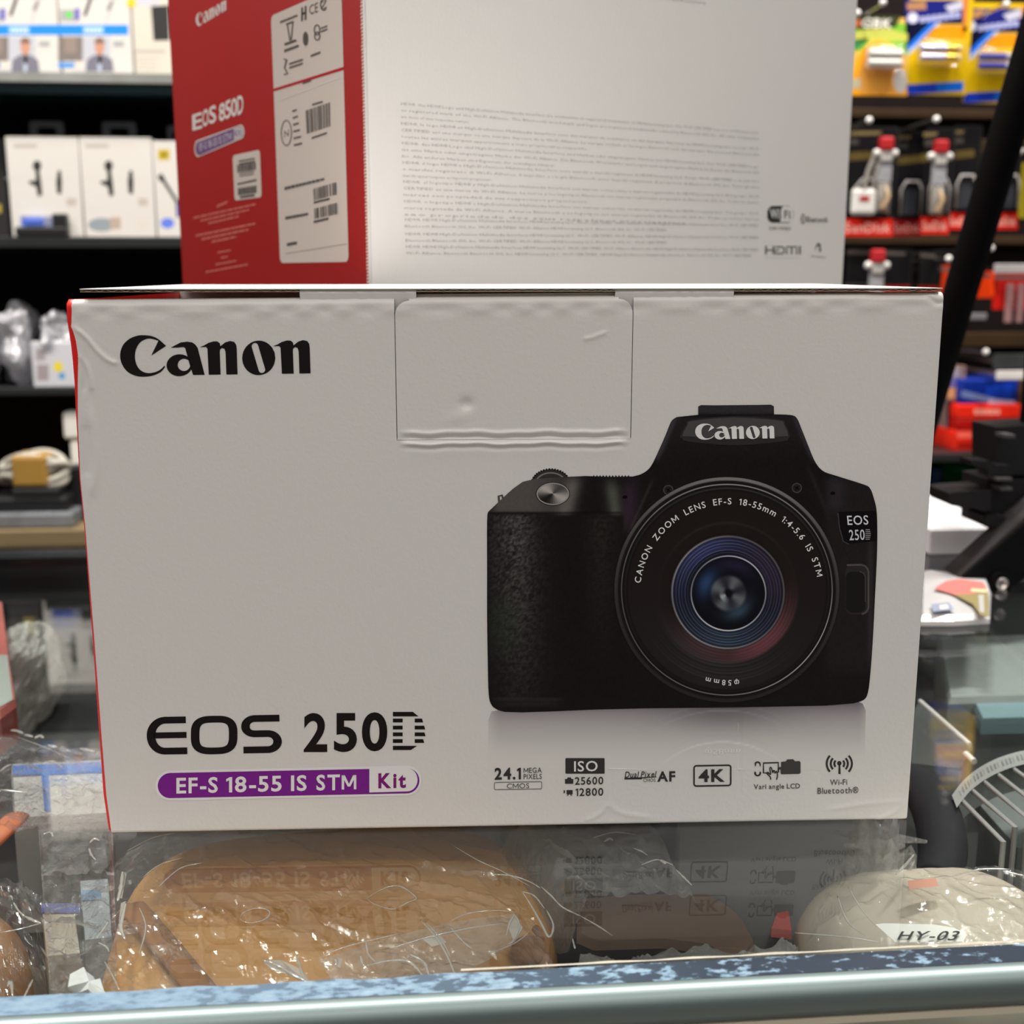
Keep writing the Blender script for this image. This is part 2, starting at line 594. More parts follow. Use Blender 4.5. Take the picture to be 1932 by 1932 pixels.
def hvec(s, t):
    s = np.asarray(s, float)
    t = np.asarray(t, float)
    h = np.zeros_like(s)
    for q, a, wd in CREASES:
        m = (s > q[:, 0].min() - 0.005) & (s < q[:, 0].max() + 0.005) & (t > q[:, 1].min() - 0.005) & (t < q[:, 1].max() + 0.005)
        if not m.any():
            continue
        p = np.stack([s[m], t[m]], -1)
        d = np.full(len(p), 1.0)
        fade = np.ones(len(p))
        n = len(q)
        for i in range(n - 1):
            A, B = q[i], q[i + 1]
            ab = B - A
            k = np.clip(((p - A) @ ab) / max(ab @ ab, 1e-12), 0, 1)
            dd = np.linalg.norm(p - A - k[:, None] * ab, axis=1)
            u = (i + k) / (n - 1)
            upd = dd < d
            d = np.where(upd, dd, d)
            fade = np.where(upd, np.clip(np.minimum(u, 1 - u) * 6 + 0.25, 0, 1), fade)
        h[m] += 0.85 * a * fade * np.exp(-(d / wd) ** 2)
    h += -0.0008 * np.exp(-(((s - DENT[0]) / 0.0020) ** 2 + ((t - DENT[1]) / 0.0017) ** 2))
    h += 0.00018 * np.exp(-(((s - DENT2[0] + (t - DENT2[1]) * -0.6) / 0.0035) ** 2 + ((t - DENT2[1]) / 0.0020) ** 2))
    # fold of the tuck tab
    g = np.clip((s - TS1 - 0.0005) / 0.004, 0, 1) * np.clip((TS2 - 0.0005 - s) / 0.004, 0, 1)
    wob = 0.0002 * np.sin(s * 260) + 0.00012 * np.sin(s * 611 + 1)
    tt = t - TT1 + wob
    h += g * (0.0004 * np.exp(-((tt - 0.0022) / 0.0007) ** 2) - 0.0006 * np.exp(-((tt - 0.0006) / 0.0007) ** 2) + 0.0006 * np.exp(-((tt + 0.0012) / 0.0006) ** 2) - 0.0003 * np.exp(-((tt + 0.0026) / 0.0007) ** 2))
    # gently cockled board
    h += 0.000012 * np.sin(s * 60 + 1.3) * np.sin(t * 70 + s * 20)
    # rounded rims
    T = TOP(s)
    r = 0.0024
    q = np.clip(t - (T - r), 0, r)
    h -= r - np.sqrt(np.maximum(r * r - q * q, 0))
    r = 0.0011
    q = np.clip(r - t, 0, r)
    h -= (r - np.sqrt(np.maximum(r * r - q * q, 0))) * 0.9
    q = np.clip(s - (BW - r), 0, r)
    h -= r - np.sqrt(np.maximum(r * r - q * q, 0))
    # waviness along the scored top edge
    h += 0.00025 * np.exp(-((T - 0.004 - t) / 0.0015) ** 2) * np.sin(s * 400 + 2 * np.sin(s * 90))
    return h

def hs(s, t):
    return float(hvec(np.array([s]), np.array([t]))[0])
FRONT = Surf(fb, (0, 0, 0), (1, 0, 0), (0, 0, 1), (0, -1, 0), hs)

# where the white print gives way to the red side along the battered left edge
WX = [(560, 135), (615, 134), (640, 142), (672, 147), (720, 146), (800, 146.5), (900, 151), (1000, 161), (1200, 177), (1400, 192), (1500, 200), (1580, 211)]
RX = [(560, 122), (600, 124), (640, 130), (672, 134), (720, 138), (800, 142), (900, 147.5), (1000, 157), (1200, 172), (1400, 186), (1500, 193), (1580, 205)]
def edge_fn(tab):
    q = np.array([FLAT.st(u, v) for v, u in tab])
    o = np.argsort(q[:, 1])
    return lambda t: np.interp(t, q[o, 1], q[o, 0])
s_white, s_red = edge_fn(WX), edge_fn(RX)

def grid_mesh(mb, sv, tv, warp=None, drop=None, thick=None):
    Sg, Tg = np.meshgrid(sv, tv)
    if warp:
        Sg, Tg = warp(Sg, Tg)
    H = hvec(Sg.ravel(), Tg.ravel()).reshape(Sg.shape)
    P = np.stack([Sg, -H, Tg], -1).reshape(-1, 3)
    nu = len(sv)
    fs = []
    for j in range(len(tv) - 1):
        for i in range(nu - 1):
            if drop and drop(0.5 * (sv[i] + sv[i + 1]), 0.5 * (tv[j] + tv[j + 1])):
                continue
            fs.append((j * nu + i, j * nu + i + 1, (j + 1) * nu + i + 1, (j + 1) * nu + i))
    mb.add(P.tolist(), fs)

TN = 0.17
def lsp(a, b, n):
    return list(np.linspace(a, b, n + 1))[:-1]
sv = np.array(lsp(0, 0.026, 75) + lsp(0.026, TS1, 90) + lsp(TS1, TS2, 160) + lsp(TS2, BW - 0.0015, 190) + lsp(BW - 0.0015, BW, 6) + [BW])
tv = np.array(lsp(0, 0.002, 8) + lsp(0.002, 0.03, 45) + lsp(0.03, TT1 - 0.006, 110) + lsp(TT1 - 0.006, TT1, 22) + lsp(TT1, TN - 0.004, 90) + lsp(TN - 0.004, TN, 12) + [TN])
def warp_front(S, T):
    T2 = np.where(T > 0.12, 0.12 + (T - 0.12) / (TN - 0.12) * (TOP(S) - 0.12), T)
    off = s_white(T2) * np.clip(1 - S / 0.03, 0, 1)
    return S + off, T2
mb = MB()
# seams of the tuck tab are real gaps in the panel
TG_ = 0.00022
grid_mesh(mb, sv, tv, warp_front, lambda s, t: TS1 < s < TS2 and t > TT1)
fp = mb.build('front_panel', CARD, fb, smooth=True)
mb = MB()
def warp_tab(S, T):
    tt = TT1 + (T - TT1) / (TN - TT1) * (TOP(S) + 0.0006 - TT1)
    r = 0.0042
    q = np.clip(tt - (TOP(S) - 0.0012 - r), 0, r)
    ins = r - np.sqrt(np.maximum(r * r - q * q, 0))
    c = (TS1 + TS2) / 2
    hw = (TS2 - TS1) / 2 - TG_
    low = np.clip((tt - TT1) / 0.0005, 0, 1)
    return c + (S - c) / ((TS2 - TS1) / 2) * (hw * 1.0 - ins + (1 - low) * TG_), tt
grid_mesh(mb, np.linspace(TS1, TS2, 200), np.concatenate([np.linspace(TT1, TT1 + 0.006, 26)[:-1], np.linspace(TT1 + 0.006, TN - 0.005, 80)[:-1], np.linspace(TN - 0.005, TN, 24)]), warp_tab)
mb.build('tuck_tab', CARD, fb, smooth=True)

# red side with its scuffed roll-over onto the front
mb = MB()
tt_ = np.linspace(0, 0.1684, 140)
rows = []
for t in tt_:
    a, b = float(s_white(t)), float(s_red(t))
    ha = hs(a, t)
    rows.append([(a + 0.0001, -ha - 0.00003, t), (a * 0.5 + b * 0.5, -ha + 0.0002, t), (b, -ha + 0.0012, t), (b + 0.0004, 0.004, t), (0.001, 0.02, t), (0.001, BD, t)])
vs = [p for r_ in rows for p in r_]
fs = [(j * 6 + i, (j + 1) * 6 + i, (j + 1) * 6 + i + 1, j * 6 + i + 1) for j in range(len(rows) - 1) for i in range(5)]
mb.add(vs, fs)
mb.build('side_panel', RED, fb, smooth=50)['label'] = 'red left side panel rolled over the front edge'
mb = MB()
mb.box(BW - 0.0012, BW - 0.0002, 0.0012, BD, 0.0005, 0.1695)
mb.build('side_panel', RED, fb)
mb = MB()
mb.box(0.0012, BW - 0.0012, BD - 0.0015, BD, 0.0005, 0.1690)
mb.build('back_panel', CARD, fb)
mb = MB()
mb.box(0.001, BW - 0.001, 0.0011, BD, 0.0002, 0.0014)
mb.build('base_panel', CARD, fb)
# inner dust flap seen dark through the seams and the gap under the lid
mb = MB()
mb.box(0.004, BW - 0.004, 0.0030, 0.0042, 0.01, 0.1655)
mb.build('dust_flap', KRAFT, fb)

# lid: white liner on kraft board with open flutes at its cut front edge
def zl(s):
    return 0.1705 + 0.00015 * s / BW
LS = [S_(151, 545), S_(565, 548), S_(785, 548), S_(1161, 548), S_(1385, 546), S_(1776, 543)]
mb = MB()
nn = 60
def sheet(mb, s0, s1, y0, y1, dz0, dz1, n=40):
    vs = []
    for i in range(n + 1):
        s = s0 + (s1 - s0) * i / n
        z = zl(s)
        sag = 0.0
        vs += [(s, y0, z + dz0), (s, y1, z + dz0), (s, y1, z + dz1), (s, y0, z + dz1)]
    fs = []
    for i in range(n):
        a, b = i * 4, i * 4 + 4
        for k in range(4):
            k2 = (k + 1) % 4
            fs.append((a + k, a + k2, b + k2, b + k))
    fs += [(3, 2, 1, 0), (n * 4, n * 4 + 1, n * 4 + 2, n * 4 + 3)]
    mb.add(vs, fs)
sheet(mb, LS[0], BW - 0.001, -0.0004, BD, 0.00072, 0.00098)
mb.build('lid', CARD, fb)
lid = [o for o in COL.objects if o.name == 'lid'][0]
mb = MB()
sheet(mb, LS[0] + 0.001, BW - 0.0015, 0.003, BD - 0.001, 0.0002, 0.0007)
for a, b in ((LS[0], LS[1]), (LS[2], LS[3]), (LS[4], LS[5])):
    sheet(mb, a, b, -0.0001, 0.004, 0.0, 0.00012)
    n = int((b - a) / 0.00034)
    prev = None
    vs, fs = [], []
    for i in range(n + 1):
        s = a + (b - a) * i / n
        ph = (s - a) / 0.0034 * 2 * math.pi + 0.8 * math.sin((s - a) * 310)
        squash = 0.75 + 0.25 * math.sin((s - a) * 95 + 1)
        z = zl(s) + 0.00042 + 0.00026 * squash * math.sin(ph)
        vs += [(s, 0.0001, z - 0.00008), (s, 0.0001, z + 0.00008), (s, 0.003, z + 0.00008), (s, 0.003, z - 0.00008)]
    for i in range(n):
        p, q = i * 4, i * 4 + 4
        fs += [(p, q, q + 1, p + 1), (p + 1, q + 1, q + 2, p + 2), (p + 3, p, q, q + 3)]
    mb.add(vs, fs)
mb.build('cut_edge', KRAFT, lid)['label'] = 'brown corrugated edge of the lid'
# glossy folds where the lid turns down behind the front
for a, b in ((LS[1], LS[2]), (LS[3], LS[4])):
    mb = MB()
    n = 70
    prof = []
    for k in range(9):
        an = R(90) * k / 8
        prof.append((0.0016 - 0.0014 * math.sin(an), 0.0009 - 0.0014 * (1 - math.cos(an))))
    prof.append((0.0022, -0.006))
    vs = []
    for i in range(n + 1):
        s = a + (b - a) * i / n
        wv = 0.00003 * math.sin(s * 900 + 3 * math.sin(s * 210)) + 0.00002 * math.sin(s * 1700)
        for k, (y, z) in enumerate(prof):
            vs.append((s, y + wv * (k / 4), zl(s) + z + wv * 0.6))
    m_ = len(prof)
    fs = [(i * m_ + k, i * m_ + k + 1, (i + 1) * m_ + k + 1, (i + 1) * m_ + k) for i in range(n) for k in range(m_ - 1)]
    mb.add(vs, fs)
    mb.build('lid_fold', mat('glossy_white_carton', (0.80, 0.785, 0.765), 0.16, vary=0.01), fb, smooth=True)

# ------------------------------------------------------------------ prints on the front
INKB = ink(20, 15, 14)
def zq(x0, y0, x1, y1, ox, oy, k):
    return (ox + x0 / k, oy + y0 / k, ox + x1 / k, oy + y1 / k)

# wordmark
d = Deco(FRONT)
q = [(100 + 408 / 3.22, 500 + 428 / 3.22), (100 + 1565 / 3.22, 500 + 428 / 3.22 - 4), (100 + 1565 / 3.22, 500 + 667 / 3.22 - 1), (100 + 408 / 3.22, 500 + 667 / 3.22 + 4)]
d.norm_poly(WORDMARK, q, INKB)
d.build('printed_wordmark', fb)

# model name
K8 = 1932 / 680.0
def p8(x, y):
    return (200 + x / K8, 1300 + y / K8)
d = Deco(FRONT)
def st8(pts, hw):
    stroke(d, [p8(*p) for p in pts], hw, INKB)
def vhstroke(pts, hx, hy):
    """stroke whose horizontals are hy thick and verticals hx"""
    L, Q = [], []
    n = len(pts)
    for i in range(n):
        a, b = pts[max(0, i - 1)], pts[min(n - 1, i + 1)]
        dx, dy = b[0] - a[0], b[1] - a[1]
        l = math.hypot(dx, dy)
        nx, ny = -dy / l, dx / l
        L.append((pts[i][0] + nx * hx, pts[i][1] + ny * hy))
        Q.append((pts[i][0] - nx * hx, pts[i][1] - ny * hy))
    st = [FLAT.st(*p8(*p)) for p in L] + [FLAT.st(*p8(*p)) for p in Q]
    d._put(st, [(i, i + 1, n + i + 1, n + i) for i in range(n - 1)], INKB)
# E, O, S as even strokes (tilt follows the panel)
sl = -0.0175
def tl(pts, x0):
    return [(x, y + sl * (x - x0)) for x, y in pts]
vhstroke(tl([(428, 168), (330, 168)] + arc(318, 246, 76, 78, -90, -180, 14) + arc(318, 252, 76, 82, 180, 90, 14) + [(330, 334), (436, 334)], 218), 23, 18)
vhstroke(tl([(255, 249), (432, 249)], 218), 23, 16)
oc = []
for i in range(73):
    a = 2 * math.pi * i / 72
    ex = lambda c, p: math.copysign(abs(c) ** p, c)
    oc.append((580 + 102 * ex(math.cos(a), 0.62), 248 + 85 * ex(math.sin(a), 0.62)))
vhstroke(tl(oc, 458), 23, 18)
vhstroke(tl([(930, 158), (800, 158)] + arc(798, 197, 50, 39, -90, -180, 10) + arc(798, 203, 50, 37, 180, 90, 10) + [(866, 240)] + arc(868, 284, 52, 44, -90, 0, 10) + arc(868, 284, 52, 42, 0, 90, 10) + [(737, 326)], 760), 23, 18)
for ch, box in (('2', (1060, 128, 1186, 337)), ('5', (1222, 128, 1345, 337)), ('0', (1372, 124, 1508, 333))):
    d.text(ch, zq(*box, 200, 1300, K8), INKB, bold=0.028, res=6)
# striped D
for y0, y1, xr, hollow in ((122, 146, 1675, 0), (158, 178, 1700, 1), (196, 216, 1711, 1), (232, 252, 1713, 1), (268, 288, 1706, 1), (304, 326, 1668, 0)):
    if hollow:
        d.px([p8(1538, y0), p8(1590, y0), p8(1590, y1), p8(1538, y1)], INKB)
        d.px([p8(1655, y0), p8(xr - 6, y0), p8(xr, y1), p8(1655, y1)], INKB)
    else:
        d.px([p8(1538, y0), p8(xr - (30 if y0 < 200 else 0), y0), p8(xr - (0 if y0 < 200 else 34), y1), p8(1538, y1)], INKB)
d.build('printed_model_name', fb)

# kit badge
d = Deco(FRONT)
WHT, PUR = ink(236, 224, 226), ink(92, 24, 100)
def pill(x0, y0, x1, y1, dy):
    r = (y1 - y0) / 2
    c = arc(x1 - r, (y0 + y1) / 2, r, r, -90, 90, 16) + arc(x0 + r, (y0 + y1) / 2, r, r, 90, 270, 16)
    return [p8(x, y + dy * (x - x0) / (x1 - x0)) for x, y in c]
d.px(pill(265, 438, 1692, 598, -29), WHT, 1)
d.px(pill(278, 450, 1680, 585, -28), PUR, 2)
r = 62
c = [(1412, 426), (1412, 553)] + [(x, y) for x, y in arc(1615, 485, 55, 62, 90, -90, 16)]
d.px([p8(x, y) for x, y in c], WHT, 3)
def sq(x0, y0, x1, y1, dyr):
    return [p8(x0, y0), p8(x1, y0 + dyr), p8(x1, y1 + dyr), p8(x0, y1)]
for tx, x0, x1 in (('EF-S', 378, 600), ('18-55', 645, 942), ('IS', 992, 1076), ('STM', 1128, 1342)):
    off = -0.0215 * (x0 - 378)
    d.text(tx, sq(x0, 474 + off, x1, 560 + off, -0.0215 * (x1 - x0)), WHT, bold=0.022, lay=3)
d.text('Kit', sq(1460, 450, 1608, 532, -3), ink(96, 22, 82), bold=0.035, lay=4)
d.build('printed_kit_badge', fb)

# ------------------------------------------------------------------ printed picture of the camera
K4 = 1932 / 820.0
def p4(x, y):
    return (880 + x / K4, 740 + y / K4)
BODY = smooth_pts([(140, 1412), (112, 1390), (99, 1340), (95, 1200), (92, 1000), (92, 800), (92, 570), (98, 530)], 4) + \
    [(140, 490), (170, 462), (205, 430), (250, 398), (300, 386), (400, 378), (530, 372), (640, 376), (740, 374)] + \
    smooth_pts([(740, 374), (780, 362), (815, 335), (845, 280), (885, 190), (910, 130), (935, 110)], 4) + \
    [(1030, 100), (1030, 63), (1042, 57), (1100, 58), (1300, 56), (1352, 55), (1366, 62), (1367, 98)] + \
    smooth_pts([(1367, 98), (1440, 101), (1468, 115), (1490, 165), (1520, 240), (1550, 310), (1585, 350), (1640, 370), (1760, 408), (1792, 425), (1810, 470), (1824, 540), (1825, 700), (1816, 900), (1806, 1100), (1795, 1250), (1784, 1335), (1765, 1367), (1720, 1382)], 4) + \
    [(1600, 1392), (1200, 1400), (800, 1404), (560, 1410), (400, 1417), (250, 1422), (170, 1420)]
def dedupe(p):
    o = []
    for q in p:
        if not o or math.hypot(q[0] - o[-1][0], q[1] - o[-1][1]) > 1.5:
            o.append(q)
    if math.hypot(o[0][0] - o[-1][0], o[0][1] - o[-1][1]) < 1.5:
        o.pop()
    return o

def sst(a, b, x):
    t = np.clip((x - a) / (b - a), 0, 1)
    return t * t * (3 - 2 * t)
def band(x, a, b, f):
    return sst(a - f, a + f, x) * (1 - sst(b - f, b + f, x))
def inpoly(x, y, poly):
    r_ = np.zeros(len(x), bool)
    n = len(poly)
    j = n - 1
    for i in range(n):
        xi, yi = poly[i]
        xj, yj = poly[j]
        c = ((yi > y) != (yj > y)) & (x < (xj - xi) * (y - yi) / (yj - yi + 1e-12) + xi)
        r_ ^= c
        j = i
    return r_

NOISE = rng.random((240, 240))
def vnoise(x, y):
    xi, yi = np.floor(x).astype(int), np.floor(y).astype(int)
    fx, fy = x - xi, y - yi
    fx, fy = fx * fx * (3 - 2 * fx), fy * fy * (3 - 2 * fy)
    g = lambda a, b: NOISE[a % 240, b % 240]
    return (g(xi, yi) * (1 - fx) + g(xi + 1, yi) * fx) * (1 - fy) + (g(xi, yi + 1) * (1 - fx) + g(xi + 1, yi + 1) * fx) * fy

def paint_body(x, y):
    c = np.tile(np.array([17.0, 13, 13]), (len(x), 1))
    def mix(m, col):
        c[:] = c * (1 - m[:, None]) + np.array(col, float) * m[:, None]
    # shoulders and grip
    mix(0.9 * band(y, 360, 535, 12) * band(x, 110, 490, 40) * sst(650, 250, x + 0.0 * y), (70, 64, 60))
    mix(0.8 * np.exp(-((x - 460 - (450 - y) * 0.3) / 40) ** 2) * band(y, 385, 560, 40), (88, 82, 76))
    mix(0.7 * np.exp(-((x - 655 - (y - 480) * 0.15) / 32) ** 2) * band(y, 400, 600, 50), (78, 82, 68))
    mix(0.5 * np.exp(-((x - 725) / 40) ** 2) * band(y, 400, 600, 60), (56, 36, 52))
    g = band(y, 545, 1365, 10) * band(x, 92, 700, 10)
    mix(g, (16, 13, 12))
    leather = 0.5 + 0.9 * (vnoise(x / 9, y / 9) - 0.5) + 0.5 * (vnoise(x / 4, y / 4) - 0.5)
    mix(g * 0.95 * np.exp(-((x - 215 - 0.03 * (y - 700)) / 105) ** 2) * np.clip(1.15 - (y - 560) / 900, 0.25, 1) * np.clip(leather * 1.4, 0, 1.3), (62, 56, 54))
    mix(g * 0.5 * np.exp(-((x - 600) / 60) ** 2) * np.clip(1 - (y - 560) / 700, 0, 1) * np.clip(leather * 1.5, 0, 1), (44, 42, 36))
    mix(0.35 * g * band(y, 900, 1150, 120) * np.exp(-((x - 170) / 90) ** 2), (40, 50, 38))
    mix(0.6 * np.exp(-((y - 536) / 5) ** 2) * band(x, 110, 690, 10), (6, 5, 5))
    mix(0.55 * np.exp(-((y - 1364) / 4) ** 2) * band(x, 120, 420, 30), (58, 54, 54))
    mix(0.5 * np.exp(-((y - 1385) / 14) ** 2) * band(x, 150, 400, 60), (34, 34, 36))
    # prism hump
    hump = inpoly(x, y, [(830, 320), (930, 110), (1460, 105), (1560, 330), (1500, 420), (860, 420)]).astype(float)
    mix(hump * 0.5 * sst(330, 120, y), (34, 29, 30))
    mix(0.6 * np.exp(-((x - 905 + (y - 160) * 0.42) / 14) ** 2) * band(y, 110, 300, 30), (62, 56, 60))
    mix(0.6 * np.exp(-((x - 1480 - (y - 160) * 0.42) / 12) ** 2) * band(y, 110, 300, 30), (52, 46, 50))
    # ridge lines beside the lens
    mix(0.5 * np.exp(-((x - 800 + (y - 450) * 0.45) / 7) ** 2) * band(y, 400, 620, 30), (52, 46, 46))
    mix(0.4 * np.exp(-((x - 1525 - (y - 350) * 0.42) / 9) ** 2) * band(y, 330, 560, 30), (40, 36, 36))
    # right end
    mix(0.8 * band(x, 1600, 1820, 30) * band(y, 380, 1250, 60), (27, 22, 22))
    mix(0.5 * np.exp(-((x - 1640) / 40) ** 2) * band(y, 380, 520, 30), (44, 36, 42))
    mix(0.5 * np.exp(-((x - 1795) / 12) ** 2) * band(y, 650, 1200, 60), (48, 42, 40))
    # hot shoe
    mix(band(y, 50, 99, 2) * band(x, 1028, 1370, 2), (36, 33, 35))
    mix(0.8 * np.exp(-((y - 98) / 4) ** 2) * band(x, 1030, 1366, 3), (12, 10, 12))
    c += (vnoise(x / 3, y / 3)[:, None] - 0.5) * 5
    return np.clip(c, 3, 255)

def shade_mesh(outline, paint, step, lay, mb, to, offs=p4, base=0.00006):
    """triangulated outline with interior points, coloured per point"""
    ol = dedupe(outline)
    xs = [p[0] for p in ol]
    ys = [p[1] for p in ol]
    gx, gy = np.meshgrid(np.arange(min(xs) + step / 2, max(xs), step), np.arange(min(ys) + step / 2, max(ys), step))
    gx, gy = gx.ravel(), gy.ravel()
    m = inpoly(gx, gy, ol)
    for ax, ay in zip(xs, ys):
        m &= np.hypot(gx - ax, gy - ay) > step * 0.6
    pts = [Vector(p) for p in ol] + [Vector((a, b)) for a, b in zip(gx[m], gy[m])]
    n = len(ol)
    vo, _, fo, _, _, _ = delaunay_2d_cdt(pts, [(i, (i + 1) % n) for i in range(n)], [], 1, 1e-5)
    X = np.array([p[0] for p in vo])
    Y = np.array([p[1] for p in vo])
    C = paint(X, Y)
    inkc = [ink(*k) for k in C]
    P = [to(*FLAT.st(*offs(a, b)), base + lay * 0.00005) for a, b in zip(X, Y)]
    o = mb.n
    mb.v.extend(tuple(p) for p in P)
    mb.n += len(P)
    for f in fo:
        mb.f.append(tuple(i + o for i in f))
        mb.c.append([inkc[i] for i in f])

mb = MB()
shade_mesh(BODY, paint_body, 7.0, 2, mb, FRONT.to3)
pic = mb.build('printed_camera_picture', PRINT, fb)

d = Deco(FRONT)
def px4(pts, col, lay):
    d.px([p4(*p) for p in pts], ink(*col), lay)
def st4(pts, hw, col, lay):
    stroke(d, [p4(*p) for p in pts], hw / K4, ink(*col), lay)
# mode dial peeping over the shoulder, strap lug
px4(arc(375, 412, 88, 70, 180, 360, 24), (40, 36, 34), 1)
for i in range(20):
    a = 190 + i * 160 / 19
    px4(arc(375 + 86 * math.cos(R(a)), 410 + 68 * math.sin(R(a)), 5, 5, 0, 360, 6)[:-1], (22, 19, 18), 1.5)
st4(arc(375, 412, 70, 54, 195, 345, 16), 3, (92, 88, 84), 1.6)
st4([(146, 492), (143, 462), (158, 458), (163, 475)], 5, (60, 56, 52), 1)
for i in range(12):
    px4([(560 + i * 14, 377), (566 + i * 14, 368), (572 + i * 14, 377)], (30, 26, 26), 1)
# shutter button
px4(arc(384, 451, 76, 52, 0, 360, 40)[:-1], (22, 19, 18), 3)
cx, cy = 384, 450
for i in range(36):
    a0, a1 = i * 10, (i + 1) * 10
    sh = 88 + 50 * math.cos(R(2 * (a0 - 35))) + 18 * math.cos(R(a0 + 60))
    px4([(cx, cy)] + arc(cx, cy, 68, 45, a0, a1, 2), (sh, sh * 0.93, sh * 0.88), 4)
st4(arc(384, 451, 70, 47, 0, 360, 40), 2.5, (120, 112, 106), 5)
# screws and dots
for sx, sy in ((897, 434), (1468, 425)):
    st4(arc(sx, sy, 20, 20, 0, 360, 20), 3, (52, 46, 48), 3)
    px4(arc(sx, sy, 14, 14, 0, 360, 16)[:-1], (32, 27, 28), 4)
    st4([(sx - 9, sy - 6), (sx + 9, sy + 6)], 3, (6, 5, 5), 5)
    st4([(sx - 6, sy + 9), (sx + 6, sy - 9)], 3, (6, 5, 5), 5)
for sx, sy in ((704, 465), (1628, 448)):
    px4(arc(sx, sy, 11, 7, 0, 360, 14)[:-1], (4, 3, 3), 4)
# name plate of the prism
px4(smooth_pts([(978, 140), (1000, 122), (1190, 106), (1390, 120), (1416, 140), (1436, 190), (1430, 205), (1400, 219), (1190, 235), (990, 219), (960, 206), (950, 192), (978, 140)], 3)[:-1], (36, 32, 33), 3)
px4(smooth_pts([(984, 142), (1004, 127), (1190, 112), (1386, 125), (1410, 142), (1428, 188), (1400, 196), (1190, 205), (990, 196), (960, 190), (984, 142)], 3)[:-1], (56, 52, 52), 4)
d.norm_poly(WORDMARK, [p4(1016, 139), p4(1368, 137), p4(1368, 206), p4(1016, 211)], ink(205, 198, 192), 6)
# model plate
px4([(1648, 532), (1815, 526), (1822, 560), (1824, 660), (1700, 674), (1672, 660), (1655, 600)], (9, 7, 8), 3)
st4([(1650, 535), (1657, 600), (1674, 662), (1700, 676)], 2.5, (48, 44, 46), 4)
d.text('EOS', [p4(1690, 548), p4(1784, 546), p4(1786, 588), p4(1694, 590)], ink(170, 165, 165), bold=0.01, lay=4)
d.text('250', [p4(1698, 611), p4(1768, 609), p4(1770, 656), p4(1702, 658)], ink(160, 155, 155), bold=0.01, lay=4)
for i in range(6):
    y = 610 + i * 8.5
    st4([(1773, y), (1797 - abs(i - 2.5) * 2, y)], 2, (110, 106, 106), 4)
# lens release button
px4([p for p in round_rect(1683, 766, 1786, 988, 36)], (34, 30, 29), 3)
st4(arc(1750, 802, 36, 36, -90, 0, 10) + [(1786, 930)] + arc(1750, 950, 36, 36, 0, 80, 8), 4, (62, 56, 54), 4)
st4([(1690, 768), (1750, 766)], 4, (66, 60, 58), 4)
px4([p for p in round_rect(1686, 797, 1772, 978, 26)], (20, 17, 17), 4)
st4(arc(1746, 823, 26, 26, -90, 0, 8) + [(1772, 930)], 2.5, (50, 46, 45), 5)
d.build('printed_fittings', pic)

